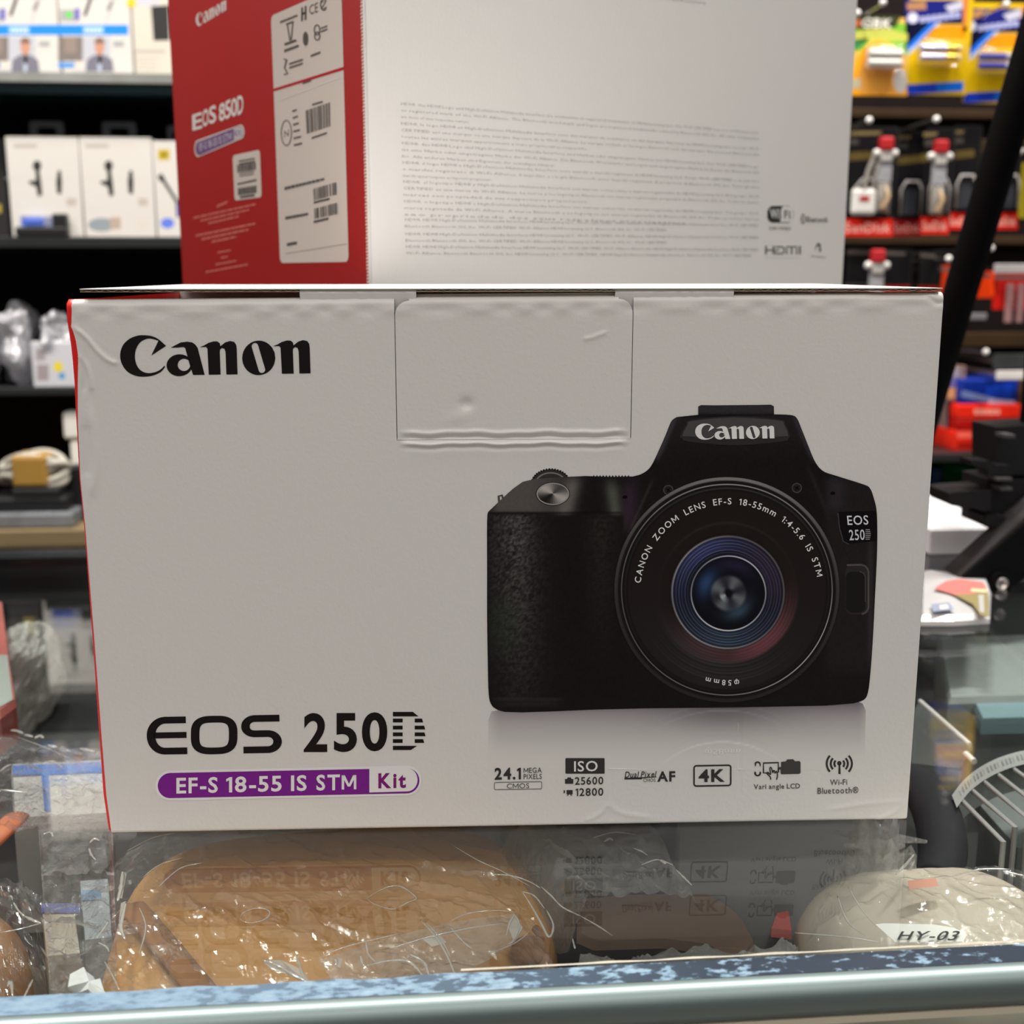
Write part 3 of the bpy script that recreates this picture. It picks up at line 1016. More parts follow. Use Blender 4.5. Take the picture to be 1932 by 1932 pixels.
# lens, painted in rings
NA, NR = 240, 150
rad = np.concatenate([np.linspace(0, 170, 40), np.linspace(172, 260, 48), np.linspace(264, 440, 34), np.linspace(443, 503, 40)])
th = np.linspace(0, 2 * np.pi, NA + 1)[:-1]
RR, TT = np.meshgrid(rad, th, indexing='ij')
kk = np.clip((RR - 170) / 300, 0, 1)
CX = 1164 + (1157 - 1164) * kk
CY = 893 + (877 - 893) * kk
X = CX + RR * np.cos(TT)
Y = CY + RR * np.sin(TT)
def paint_lens(r, t):
    deg = np.degrees(t) % 360          # 0 right, 90 down, 180 left, 270 up
    c = np.zeros(r.shape + (3,))
    c[:] = (15, 11, 11)
    def mix(m, col):
        m = np.clip(m, 0, 1)
        c[:] = c * (1 - m[..., None]) + np.array(col, float) * m[..., None]
    def at(a, wd):
        dd = np.abs((deg - a + 180) % 360 - 180)
        return np.exp(-(dd / wd) ** 2)
    def rg(a, wd):
        return np.exp(-((r - a) / wd) ** 2)
    up, lowr, left = at(275, 70), at(45, 60), at(180, 50)
    teeth = (np.sin(t * 120) > -0.1)
    mix(band(r, 484, 500, 2) * (0.2 + 0.8 * up) * teeth, (98, 94, 90))
    mix(0.5 * band(r, 478, 487, 3), (24, 21, 21))
    mix((0.35 + 0.65 * np.maximum(up * 0.8, at(40, 45)) + 0.2 * at(120, 40)) * rg(468, 2.6), (150, 146, 142))
    mix(0.4 * (0.4 + up) * rg(452, 4), (64, 60, 58))
    mix(band(r, 260, 442, 6) * 0.9, (24, 18, 16))
    mix(0.35 * band(r, 300, 442, 10) * at(90, 70), (38, 38, 40))
    for a in (318, 332, 352, 366, 384, 398):
        mix(0.5 * rg(a, 3) * at(95, 40), (58, 56, 56))
    mix(0.35 * rg(305, 5) * at(265, 60), (54, 48, 46))
    for a, k in ((262, 0.8), (278, 0.75), (292, 0.6), (306, 0.4)):
        mix(k * rg(a, 5) * np.maximum(at(50, 38), 0.55 * at(110, 30)), (118, 66, 70))
    mix(0.75 * band(r, 255, 315, 8) * at(58, 38), (86, 48, 52))
    mix(0.4 * band(r, 255, 330, 12) * at(120, 30), (60, 50, 52))
    mix((0.55 + 0.45 * np.maximum(at(120, 60), at(215, 50))) * rg(248, 5), (116, 110, 112))
    mix(band(r, 168, 243, 3), (15, 15, 24))
    mix(0.75 * band(r, 190, 243, 6) * at(238, 50), (42, 45, 82))
    mix(0.6 * band(r, 172, 243, 6) * at(95, 50), (38, 52, 62))
    mix(0.5 * band(r, 172, 240, 6) * at(330, 45), (52, 34, 50))
    for a, k in ((232, 0.6), (219, 0.7), (207, 0.5), (192, 0.65), (181, 0.4)):
        mix(k * rg(a, 1.8) * (0.45 + 0.55 * np.maximum(at(90, 70), at(240, 60))), (92, 98, 116))
    mix(0.9 * rg(166, 2.2) * (0.5 + 0.5 * np.maximum(at(100, 70), at(300, 60))), (196, 194, 200))
    mix(band(r, -5, 161, 3), (9, 8, 14))
    mix(0.8 * np.exp(-((r - 110) / 35) ** 2) * at(205, 35), (40, 62, 96))
    mix(0.5 * np.exp(-((r - 95) / 30) ** 2) * at(60, 45), (70, 96, 112))
    mix(0.5 * np.exp(-((r - 130) / 30) ** 2) * at(285, 40), (44, 34, 62))
    mix(0.8 * band(r, 20, 78, 10) * (0.35 + 0.65 * np.abs(np.sin(2 * t + 0.6)) ** 2), (92, 92, 94))
    mix(0.8 * band(r, 12, 40, 6) * at(150, 30), (150, 152, 150))
    mix(0.9 * band(r, -1, 14, 4), (10, 9, 10))
    return np.clip(c, 3, 255)
CC = paint_lens(RR, TT)
mb = MB()
nA = NA
for i in range(len(rad)):
    for k in range(nA):
        mb.v.append(tuple(FRONT.to3(*FLAT.st(*p4(X[i, k], Y[i, k])), 0.00026)))
mb.n = len(mb.v)
inkc = [[ink(*CC[i, k]) for k in range(nA)] for i in range(len(rad))]
for i in range(len(rad) - 1):
    for k in range(nA):
        k2 = (k + 1) % nA
        mb.f.append((i * nA + k, i * nA + k2, (i + 1) * nA + k2, (i + 1) * nA + k))
        mb.c.append([inkc[i][k], inkc[i][k2], inkc[i + 1][k2], inkc[i + 1][k]])
mb.build('printed_lens', PRINT, pic)

# lettering round the lens
d = Deco(FRONT)
LC = (1167, 893)
def arc_text(t, a_start, a_end, rbase, size, col, flip=False):
    """letters set along a circle, angles in degrees clockwise from left (0) over the top (180 = right)"""
    gs = []
    for ch in t:
        gs.append(None if ch == ' ' else text_geom(ch, 0.012))
    wid = [0.62 if g is None else g[2][0] + 0.13 for g in gs]
    tot = sum(wid) - 0.13
    pos = 0.0
    for ch, g, wd in zip(t, gs, wid):
        if g is not None:
            vs, fs, ext, mn = g
            mid = (pos + ext[0] / 2) / tot
            a = a_start + (a_end - a_start) * mid
            ar = R(180 + a) if not flip else R(180 - a)
            rad_ = (math.cos(ar), math.sin(ar))
            tan = (-rad_[1], rad_[0]) if not flip else (-rad_[1], rad_[0])
            st = []
            for x, y in vs:
                lx = (x - 0.5) * ext[0] * size
                ly = (y * ext[1] + mn[1]) * size
                px_ = LC[0] + rad_[0] * (rbase + ly) + tan[0] * lx
                py_ = LC[1] + rad_[1] * (rbase + ly) + tan[1] * lx
                st.append(FLAT.st(*p4(px_, py_)))
            d._put(st, fs, col, 7)
        pos += wd
LT = ink(214, 210, 206)
arc_text('CANON ZOOM LENS EF-S 18-55mm 1:4-5.6 IS STM', 6.5, 169.5, 396, 40, LT)
d.build('printed_lens_lettering', pic)
d = Deco(FRONT)
arc_text('φ58mm', 263, 286, 385, 34, LT, False)
d.build('printed_filter_size', pic)

# mirror image of the camera printed under it
def paint_refl(x, y):
    f = np.clip((y - 18) / 300, 0, 1)
    top = np.array([84.0, 74, 78])
    k = np.exp(-f * 3.1)
    base = np.array([168.0, 161, 154])
    c = base * (1 - k[:, None] * 0.9) + top * (k[:, None] * 0.9)
    edge = np.minimum(sst(95, 150, x), sst(1790, 1740, x)) * 0.5 + 0.5
    lens = np.exp(-((x - 1140) / 260) ** 2) * np.exp(-((y - 60) / 70) ** 2)
    c = c * (1 - 0.22 * lens[:, None])
    fade = sst(318, 150, y)
    c = base * (1 - fade[:, None] * edge[:, None]) + c * (fade * edge)[:, None]
    for rr_, a in ((420, 0.30), (450, -0.12), (560, 0.15), (590, 0.12)):
        dd = np.hypot(x - 1140, (y - 608) * 1.0)
        m = np.exp(-((dd - rr_) / 4) ** 2) * np.clip(1 - np.abs(x - 1140) / 330, 0, 1) * a
        c = c * (1 - np.abs(m)[:, None]) + (222 if a > 0 else 110) * np.abs(m)[:, None]
    return np.clip(c, 5, 255)
def p5(x, y):
    return (880 + x / K4, 1320 + y / K4)
mb = MB()
shade_mesh([(112, 52), (170, 44), (560, 38), (1200, 30), (1600, 18), (1735, 6), (1762, 18), (1775, 50), (1772, 180), (1770, 312), (900, 314), (100, 314), (97, 200), (98, 90)], paint_refl, 8.0, 0, mb, FRONT.to3, p5, 0.000025)
mb.build('printed_mirror_image', PRINTG, fb)

# row of feature symbols
d = Deco(FRONT)
DK, GY = ink(42, 38, 37), ink(64, 60, 58)
def q5(x0, y0, x1, y1, s=-0.018):
    return [p5(x0, y0), p5(x1, y0 + s * (x1 - x0)), p5(x1, y1 + s * (x1 - x0)), p5(x0, y1)]
def t5(t, x0, y0, x1, y1, col=DK, bold=0.0, shear=0.0, lay=3, sp=1.0):
    d.text(t, q5(x0, y0, x1, y1), col, bold=bold, shear=shear, lay=lay, space=sp)
def fr5(x0, y0, x1, y1, r, wd, col=DK, lay=2):
    sl_ = -0.018
    o = [(x, y + sl_ * (x - x0)) for x, y in round_rect(x0, y0, x1, y1, r)]
    i = [(x, y + sl_ * (x - x0)) for x, y in round_rect(x0 + wd, y0 + wd, x1 - wd, y1 - wd, max(1, r - wd))]
    d.ring([FLAT.st(*p5(*p)) for p in o], [FLAT.st(*p5(*p)) for p in i], col, lay)
def f5(pts, col=DK, lay=2):
    d.px([p5(*p) for p in pts], col, lay)
t5('24.1', 125, 302, 242, 356, bold=0.03)
t5('MEGA', 254, 302, 335, 325, GY, bold=0.006)
t5('PIXELS', 254, 330, 335, 353, GY, bold=0.006)
fr5(123, 366, 336, 401, 7, 2.6, GY)
t5('CMOS', 180, 372, 279, 394, GY)
f5(round_rect(440, 259, 614, 328, 4))
t5('ISO', 478, 272, 583, 319, ink(176, 168, 162), bold=0.012, lay=4)
f5([(438, 373), (438, 352), (447, 352), (450, 345), (464, 345), (467, 352), (475, 352), (475, 373)])
t5('25600', 482, 343, 608, 378, bold=0.014)
f5([(445, 420), (445, 401), (472, 401), (472, 420), (466, 420), (470, 427), (466, 427), (460, 420), (456, 420), (450, 427), (446, 427), (451, 420)])
f5([(432, 401), (438, 403), (438, 414), (432, 416)])
t5('12800', 485, 393, 608, 428, bold=0.014)
t5('Dual Pixel', 703, 319, 845, 346, bold=0.010, shear=0.22)
f5([(702, 347), (845, 341), (845, 344), (780, 349), (780, 353), (702, 354)])
t5('CMOS', 786, 350, 840, 365, GY)
t5('AF', 848, 318, 928, 364, bold=0.03)
fr5(1008, 290, 1178, 387, 14, 7)
t5('4K', 1032, 309, 1148, 366, bold=0.032)
# vari-angle screen: turn arrows, screen with pointing hand, camera
for yy, s_ in ((283, -1), (331, 1)):
    stroke(d, [p5(*p) for p in arc(1294, yy - s_ * 6, 12, 12, 200 if s_ < 0 else -20, 340 if s_ < 0 else 200, 10)], 1.5, DK, 2)
    f5([(1281, yy - s_ * 3), (1289, yy - s_ * 3), (1283, yy - s_ * 15)])
    f5([(1301, yy - s_ * 3), (1309, yy - s_ * 3), (1306, yy - s_ * 15)])
stroke(d, [p5(*p) for p in [(1343, 325), (1320, 325), (1320, 281), (1386, 279), (1386, 322), (1378, 322)]], 1.5, DK, 2)
stroke(d, [p5(*p) for p in smooth_pts([(1352, 355), (1350, 342), (1336, 328), (1340, 322), (1352, 332), (1348, 304), (1355, 302), (1361, 324), (1364, 314), (1369, 316), (1371, 326), (1376, 318), (1380, 322), (1382, 338), (1378, 355)], 3)], 1.1, DK, 3)
f5([(1386, 300), (1398, 298), (1398, 276), (1418, 274), (1426, 265), (1452, 264), (1460, 273), (1480, 272), (1485, 278), (1485, 324), (1480, 329), (1400, 331), (1396, 326), (1396, 310), (1386, 311)], ink(52, 48, 46))
t5('Vari angle LCD', 1277, 375, 1482, 404, GY, bold=0.012)
for rr_ in (22, 38, 56):
    for s_ in (0, 180):
        if rr_ > 22 or True:
            stroke(d, [p5(*p) for p in arc(1657, 284, rr_, rr_ * 0.95, s_ - 42, s_ + 42, 14)], 1.9, DK, 2)
f5(arc(1657, 282, 10, 10, 0, 360, 16)[:-1])
f5([(1654, 284), (1661, 284), (1663, 330), (1653, 330)])
t5('Wi-Fi', 1616, 354, 1692, 379, GY, bold=0.01)
t5('Bluetooth®', 1560, 389, 1742, 418, GY, bold=0.01)
d.text('φ58mm', [p5(1060, 243), p5(1218, 243), p5(1218, 212), p5(1060, 212)], ink(196, 190, 184), lay=2)
d.build('printed_feature_symbols', fb)
# ================================================================== ROOM AND COUNTER
def wallmat():
    m = mat('dark_slatwall', (0.007, 0.0035, 0.003), 0.7, vary=0.3, vscale=6, spec=0.15)
    return m
struct(MB().box(-2.2, 2.4, 1.66, 1.70, -0.95, 1.9).build('wall_back', wallmat()))
struct(MB().box(-2.2, 2.4, -2.2, 1.70, -1.0, -0.95).build('floor', mat('floor_tile', (0.25, 0.22, 0.19), 0.4)))

CF, CB, CL, CR = 0.2683, 0.795, -0.85, 0.95      # counter front, back, ends
ct = thing('display_counter', 'glass topped shop display counter with metal front trim, under the boxes', 'counter', ((CL + CR) / 2, (CF + CB) / 2, -0.95))
def wb(name, m, f, parent, smooth=False):
    q = MB()
    f(q)
    return q.build(name, m, parent, smooth=smooth, world=True)
GLASS = film('counter_glass', (0.95, 0.968, 0.96), 0.0, 0.0, 1.40)
wb('glass_top', GLASS, lambda q: q.box(CL, CR, CF - 0.004, CB, -0.006, 0.0), ct)
TRK = 0.72
# metal front profile: rounded nose
def trim(q):
    pr = [(0.2685, 0.0006), (0.2660, 0.0010), (0.2640, 0.0006), (0.2625, -0.0006), (0.2616, -0.0024), (0.2612, -0.0042), (0.2613, -0.0060), (0.2619, -0.0075), (0.2630, -0.0086), (0.2680, -0.0088)]
    n = len(pr)
    vs = [(CL, y, z) for y, z in pr] + [(CR, y, z) for y, z in pr]
    q.add(vs, [(i, n + i, n + (i + 1) % n, (i + 1) % n) for i in range(n)])
def trim_mat():
    m = mat('brushed_trim_metal', (0.19, 0.24, 0.24), 0.42, metal=0.7, vary=0.1)
    nt = m.node_tree
    n = [x for x in nt.nodes if x.type == 'TEX_NOISE'][0]
    mp = nt.nodes.new('ShaderNodeMapping')
    mp.inputs['Scale'].default_value = (0.06, 12, 22)
    tc = [x for x in nt.nodes if x.type == 'TEX_COORD'][0]
    nt.links.new(tc.outputs['Object'], mp.inputs[0])
    nt.links.new(mp.outputs[0], n.inputs['Vector'])
    return m
wb('front_trim', trim_mat(), trim, ct, smooth=60)
wb('lower_gasket', mat('cream_gasket', (0.60, 0.55, 0.43), 0.5, vary=0.1), lambda q: q.box(CL, CR, 0.2626, 0.2684, -0.0108, -0.0089), ct)
# flaking sealant line between glass and trim
def seal_mat():
    m = mat('flaked_sealant', (0.5, 0.5, 0.5), 0.35)
    nt = m.node_tree
    b = nt.nodes['Principled BSDF']
    tc = [x for x in nt.nodes if x.type == 'TEX_COORD'][0]
    n1 = nt.nodes.new('ShaderNodeTexNoise')
    n1.inputs['Scale'].default_value = 150
    n1.inputs['Detail'].default_value = 8
    n1.inputs['Roughness'].default_value = 0.62
    mp = nt.nodes.new('ShaderNodeMapping')
    mp.inputs['Scale'].default_value = (1.2, 2.2, 1)
    nt.links.new(tc.outputs['Object'], mp.inputs[0])
    nt.links.new(mp.outputs[0], n1.inputs['Vector'])
    sx = nt.nodes.new('ShaderNodeSeparateXYZ')
    nt.links.new(tc.outputs['Object'], sx.inputs[0])
    mr = nt.nodes.new('ShaderNodeMapRange')      # more flaked towards the left end
    mr.inputs['From Min'].default_value = -0.16
    mr.inputs['From Max'].default_value = 0.04
    mr.inputs['To Min'].default_value = 0.13
    mr.inputs['To Max'].default_value = -0.05
    nt.links.new(sx.outputs['X'], mr.inputs['Value'])
    ad = nt.nodes.new('ShaderNodeMath')
    ad.operation = 'ADD'
    nt.links.new(n1.outputs['Fac'], ad.inputs[0])
    nt.links.new(mr.outputs[0], ad.inputs[1])
    cr = nt.nodes.new('ShaderNodeValToRGB')
    cr.color_ramp.elements[0].position = 0.50
    cr.color_ramp.elements[0].color = (0.018, 0.028, 0.045, 1)
    cr.color_ramp.elements[1].position = 0.56
    cr.color_ramp.elements[1].color = (0.16, 0.25, 0.33, 1)
    e = cr.color_ramp.elements.new(0.74)
    e.color = (0.33, 0.43, 0.50, 1)
    nt.links.new(ad.outputs[0], cr.inputs[0])
    mr2 = nt.nodes.new('ShaderNodeMapRange')
    mr2.inputs['From Min'].default_value = -0.12
    mr2.inputs['From Max'].default_value = 0.03
    mr2.inputs['To Min'].default_value = 0.7
    mr2.inputs['To Max'].default_value = 0.0
    nt.links.new(sx.outputs['X'], mr2.inputs['Value'])
    mxb = nt.nodes.new('ShaderNodeMix')
    mxb.data_type = 'RGBA'
    mxb.inputs[7].default_value = (0.13, 0.205, 0.285, 1)
    nt.links.new(mr2.outputs[0], mxb.inputs[0])
    nt.links.new(cr.outputs[0], mxb.inputs[6])
    nt.links.new(mxb.outputs[2], b.inputs['Base Color'])
    return m
def seal(q):
    n = 260
    vs, fs = [], []
    for i in range(n + 1):
        x = CL + (CR - CL) * i / n
        e = 0.0012 * (noise.noise((x * 60, 0, 0)) + 0.5 * noise.noise((x * 170, 3, 0))) * (1.0 if x < 0.02 else 0.3)
        vs += [(x, CF - 0.001, 0.0009), (x, CF + 0.0072 + e, 0.0007), (x, CF + 0.0080 + e, 0.0001)]
    for i in range(n):
        for k in range(2):
            fs.append((i * 3 + k, i * 3 + 3 + k, i * 3 + 4 + k, i * 3 + 1 + k))
    q.add(vs, fs)
wb('sealant_strip', seal_mat(), seal, ct)
def bead(q):
    n = 200
    vs, fs = [], []
    x0, x1 = 0.012, 0.5
    for i in range(n + 1):
        x = x0 + (x1 - x0) * i / n
        e = 0.0006 * noise.noise((x * 90, 7, 0))
        h = 0.0004
        vs += [(x, CF + 0.0078, 0.0010), (x, CF + 0.0084 + e, 0.0011), (x, CF + 0.0092 + e, 0.0002)]
    for i in range(n):
        for k in range(2):
            fs.append((i * 3 + k, i * 3 + 3 + k, i * 3 + 4 + k, i * 3 + 1 + k))
    q.add(vs, fs)
wb('glue_bead', mat('yellowed_glue', (0.36, 0.34, 0.27), 0.5, vary=0.3, vscale=300), bead, ct)
SHZ = -0.085
wb('front_glass', film('front_pane', (0.90, 0.94, 0.925), 0.0, 0.0, 1.5), lambda q: q.box(CL, CR, 0.2635, 0.2678, -0.85, -0.0110), ct)
wb('inner_shelf', mat('case_shelf', (0.014, 0.014, 0.015), 0.5), lambda q: q.box(CL, CR, 0.2690, CB - 0.01, SHZ - 0.008, SHZ), ct)
wb('back_rail', mat('dark_rail', (0.02, 0.022, 0.025), 0.3), lambda q: q.box(CL, CR, CB - 0.012, CB + 0.012, -0.045, -0.0065), ct)
wb('back_door', mat('grey_laminate', (0.14, 0.15, 0.15), 0.4), lambda q: q.box(CL, CR, CB - 0.008, CB, -0.85, -0.0455), ct)
for x in (CL + 0.01, CR - 0.03):
    wb('end_panel', mat('grey_laminate'), lambda q: q.box(x, x + 0.02, 0.2690, CB - 0.0085, -0.85, -0.0065), ct)
wb('plinth', mat('grey_laminate'), lambda q: q.box(CL, CR, 0.30, CB, -0.95, -0.8505), ct)

# ================================================================== RED AND WHITE BOX BEHIND
BX = thing('camera_box', 'tall carton behind the front one, red side and white side in view', 'box', (-0.0134, 0.5033, 0.0003), R(29.1))
BL_, BWd, BH = 0.290, 0.227, 0.325
BR_ = mat('red_carton_matte', (0.33, 0.007, 0.006), 0.48, vary=0.05)
mb = MB()
mb.add([(0, 0, 0), (BL_, 0, 0), (BL_, 0, BH), (0, 0, BH)], [(0, 1, 2, 3)])
mb.add([(0.0012, -0.0003, 0), (BL_ - 0.001, -0.0003, 0), (BL_ - 0.001, -0.0003, BH), (0.0012, -0.0003, BH)], [(0, 1, 2, 3)])
mb.build('printed_panel', CARD, BX)['label'] = 'white back panel with small print'
mb = MB()
mb.box(0.0, BL_ - 0.0005, 0.0004, BWd, 0, BH, bev=0.001)
mb.build('carton', BR_, BX, smooth=40)
# scuffed edge where the red print ends
mb = MB()
for i in range(240):
    z = BH * i / 240
    a = 0.0010 + 0.0006 * rng.random()
    mb.add([(-0.0002, -0.00035, z), (-0.0002, 0.0004 + a, z), (-0.0002, 0.0004 + a * 0.5, z + BH / 240 * 0.7), (-0.0002, -0.00035, z + BH / 240 * 0.7)], [(0, 1, 2, 3)])
mb.build('scuffed_edge', mat('scuffed_pink', (0.70, 0.50, 0.44), 0.6), BX)
RS = Surf(BX, (0, 0, 0), (0, 1, 0), (0, 0, 1), (-1, 0, 0))
WS = Surf(BX, (0, 0, 0), (1, 0, 0), (0, 0, 1), (0, -1, 0), lambda s, t: 0.0003)
K2 = 3.45
def r2(x, y):
    return (310 + x / K2, y / K2)
WB = (0.72, 0.69, 0.66)
d = Deco(RS)
d.norm_poly(WORDMARK, [r2(203, 98), r2(405, -18), r2(403, 70), r2(213, 180)], WB)
d.build('printed_wordmark', BX)
d = Deco(RS)
for t, q in (('E', (185, 740, 248, 852)), ('O', (250, 712, 290, 832)), ('S', (293, 690, 340, 812)), ('8', (358, 672, 398, 796)), ('5', (398, 655, 436, 780)), ('0', (436, 640, 476, 768)), ('D', (478, 622, 516, 752))):
    x0, y0, x1, y1 = q
    d.text(t, [r2(x0 - 2, y0 + 8), r2(x1 - 2, y0 - 12), r2(x1, y1 - 18), r2(x0, y1)], WB, bold=0.02, lay=1)
def redq(x0, y0, x1, y1, sl=-0.33):
    return [r2(x0, y0), r2(x1, y0 + sl * (x1 - x0)), r2(x1 + 5, y1 + sl * (x1 - x0)), r2(x0 + 5, y1)]
def pill2(x0, x1, y0, y1, y0b, y1b):
    o = []
    for i in range(33):
        a = math.pi / 2 + math.pi * i / 32
        o.append((x0 + 22 + 24 * math.cos(a), (y0 + y1) / 2 - (y1 - y0) / 2 * math.sin(a)))
    for i in range(33):
        a = -math.pi / 2 + math.pi * i / 32
        o.append((x1 - 22 + 24 * math.cos(a), (y0b + y1b) / 2 - (y1b - y0b) / 2 * math.sin(a)))
    return o
d.px([r2(*p) for p in pill2(200, 520, 912, 1022, 812, 905)], WB, 1)
d.px([r2(*p) for p in pill2(206, 514, 920, 1013, 820, 898)], (0.17, 0.09, 0.22), 2)
d.px([r2(455, 838), r2(495, 824), r2(512, 840), r2(514, 870), r2(500, 895), r2(455, 912)], (0.55, 0.50, 0.52), 3)
d.text('EF-S 18-55 IS STM', [r2(228, 935), r2(440, 858), r2(440, 912), r2(232, 985)], (0.55, 0.5, 0.55), bold=0.015, lay=3)
d.text('Kit', [r2(462, 850), r2(500, 836), r2(500, 876), r2(462, 892)], (0.17, 0.09, 0.22), bold=0.02, lay=4)
d.build('printed_model_name', BX)
d = Deco(RS)
# rows of small pale print
def rows(dd, q, n, col, fill=0.5, lay=1, seed=1, words=True, trim_=None, fn=r2, lens=None):
    rg_ = random.Random(seed)
    qs = [dd.sf.st(*fn(*p)) for p in q]
    for i in range(n):
        y1 = 1 - (i + 0.5 - fill / 2) / n
        y0 = 1 - (i + 0.5 + fill / 2) / n
        a = 0.0
        end = 1.0
        if lens:
            a, end = lens[i]
        while a < end - 0.01:
            wd = min(end - a, rg_.uniform(0.04, 0.13))
            pts = [dd.quadmap(qs, p) for p in ((a, y1), (a + wd * 0.88, y1), (a + wd * 0.88, y0), (a, y0))]
            dd._put(pts, [(0, 1, 2, 3)], col, lay)
            a += wd
PALE = (0.60, 0.16, 0.13)
rows(d, [(343, 1330), (412, 1300), (412, 1330), (343, 1360)], 1, PALE, 0.6)
rows(d, [(190, 1405), (600, 1315), (600, 1395), (196, 1490)], 3, PALE, 0.45, lens=[(0, 1), (0.12, 0.9), (0.25, 0.75)], seed=2)
rows(d, [(205, 1520), (595, 1440), (595, 1530), (212, 1610)], 3, PALE, 0.45, lens=[(0, 1), (0.1, 0.9), (0.28, 0.7)], seed=3)
rows(d, [(270, 1640), (545, 1590), (545, 1740), (270, 1790)], 4, PALE, 0.3, lens=[(0.3, 0.62), (0.38, 0.55), (0.25, 0.75), (0, 1)], seed=4)
d.build('printed_small_text', BX)
# stuck-on labels
def r2box(dd, x0, x1, yl0, yl1, col, lay, k=-0.42, kb=-0.14):
    dd.px([r2(x0, yl0), r2(x1, yl0 + k * (x1 - x0)), r2(x1, yl1 + kb * (x1 - x0)), r2(x0, yl1)], col, lay)
d = Deco(RS)
LBL = (0.62, 0.54, 0.49)
s0, _ = RS.st(*r2(725, 900))
s1, _ = RS.st(*r2(1180, 900))
_, tb = RS.st(*r2(770, 1712))
_, tt0 = RS.st(*r2(686, 108))
_, tm = RS.st(*r2(718, 585))
lo, hi = min(s0, s1), max(s0, s1)
rr_ = 0.003
d.poly([(a, b) for a, b in round_rect(lo, tb, hi, BH - 0.002 if tt0 > BH else tt0, rr_)], LBL, 1)
d.poly([(lo, tm - 0.0006), (hi, tm - 0.0006), (hi, tm + 0.0006), (lo, tm + 0.0006)], (0.42, 0.02, 0.03), 2)
TXT = (0.10, 0.09, 0.085)
def bars(dd, q, n, col=TXT, lay=3, seed=0):
    rg_ = random.Random(seed)
    qs = [dd.sf.st(*r2(*p)) for p in q]
    a = 0.0
    while a < 0.99:
        wd = rg_.uniform(0.4, 1.6) / n
        e = min(1, a + wd * rg_.uniform(0.45, 0.75))
        dd._put([dd.quadmap(qs, p) for p in ((a, 1), (e, 1), (e, 0), (a, 0))], [(0, 1, 2, 3)], col, lay)
        a += wd
bars(d, [(922, 720), (1082, 665), (1085, 820), (930, 872)], 16, seed=3)
rows(d, [(965, 690), (1035, 668), (1035, 655), (965, 675)], 1, TXT, 0.9, 3, seed=5)
rows(d, [(962, 892), (1062, 858), (1062, 872), (962, 906)], 1, TXT, 0.9, 3, seed=6)
bars(d, [(972, 1228), (1125, 1185), (1128, 1265), (975, 1305)], 14, seed=7)
rows(d, [(975, 1310), (1080, 1285), (1080, 1302), (975, 1328)], 1, TXT, 0.8, 3, seed=8)
bars(d, [(978, 1358), (1130, 1318), (1132, 1392), (980, 1425)], 13, seed=9)
rows(d, [(975, 1435), (1072, 1412), (1072, 1432), (975, 1455)], 1, TXT, 0.8, 3, seed=10)
rows(d, [(785, 1215), (1045, 1155), (1045, 1175), (785, 1240)], 1, TXT, 0.8, 3, seed=11)
rows(d, [(790, 1408), (940, 1382), (940, 1402), (790, 1432)], 1, TXT, 0.8, 3, seed=12)
rows(d, [(800, 1580), (866, 1568), (866, 1592), (800, 1605)], 1, TXT, 0.8, 3, seed=13)
d.text('CE', [r2(945, 35), r2(1003, 14), r2(1003, 78), r2(948, 98)], TXT, lay=3)
for xx, yy, w_, h_ in ((893, 50, 12, 90), (916, 42, 12, 90)):
    d.px([r2(xx, yy), r2(xx + w_, yy - 5), r2(xx + w_, yy + h_ - 5), r2(xx, yy + h_)], TXT, 3)
d.px([r2(893, 85), r2(928, 72), r2(928, 88), r2(893, 100)], TXT, 3)
stroke(d, [r2(*p) for p in arc(1040, 30, 20, 36, 40, 320, 16)], 1.2, TXT, 3)
stroke(d, [r2(*p) for p in [(1020, 15), (1055, 5), (1025, 60), (1060, 48)]], 1.2, TXT, 3)
# crossed-out bin, dot, recycling mark
stroke(d, [r2(*p) for p in [(795, 160), (845, 140)]], 1.6, TXT, 3)
stroke(d, [r2(*p) for p in [(805, 165), (820, 265)]], 1.2, TXT, 3)
stroke(d, [r2(*p) for p in [(840, 150), (828, 260)]], 1.2, TXT, 3)
stroke(d, [r2(*p) for p in [(785, 290), (862, 262)]], 2.2, TXT, 3)
rows(d, [(757, 135), (870, 90), (870, 110), (757, 155)], 1, TXT, 0.7, 3, seed=14)
rows(d, [(783, 320), (878, 285), (878, 310), (783, 345)], 1, TXT, 0.7, 3, seed=15)
d.px([r2(*p) for p in arc(922, 252, 18, 46, 0, 360, 20)[:-1]], TXT, 3)
stroke(d, [r2(*p) for p in arc(997, 195, 18, 32, 0, 360, 20)], 1.2, TXT, 3)
stroke(d, [r2(*p) for p in arc(998, 235, 17, 26, 0, 360, 20)], 1.2, TXT, 3)
rows(d, [(1022, 175), (1065, 158), (1065, 200), (1022, 218)], 2, TXT, 0.5, 3, seed=16)
stroke(d, [r2(*p) for p in [(780, 385), (800, 390), (785, 440), (805, 480), (782, 485)]], 1.5, TXT, 3)
rows(d, [(815, 405), (905, 375), (905, 425), (815, 455)], 2, TXT, 0.5, 3, seed=17)
rows(d, [(955, 355), (1020, 330), (1020, 350), (955, 375)], 1, TXT, 0.7, 3, seed=18)
rows(d, [(903, 535), (958, 515), (958, 532), (903, 552)], 1, TXT, 0.7, 3, seed=19)
stroke(d, [r2(*p) for p in arc(797, 865, 33, 82, 0, 360, 30)], 0.9, TXT, 3)
d.text('N', [r2(784, 852), r2(812, 842), r2(812, 885), r2(784, 896)], TXT, lay=3)
for i in range(6):
    y = 715 + i * 44
    rows(d, [(836 + i * 2, y), (865 + i * 7, y - 12), (865 + i * 7, y + 8), (836 + i * 2, y + 20)], 1, TXT, 0.6, 3, seed=30 + i)
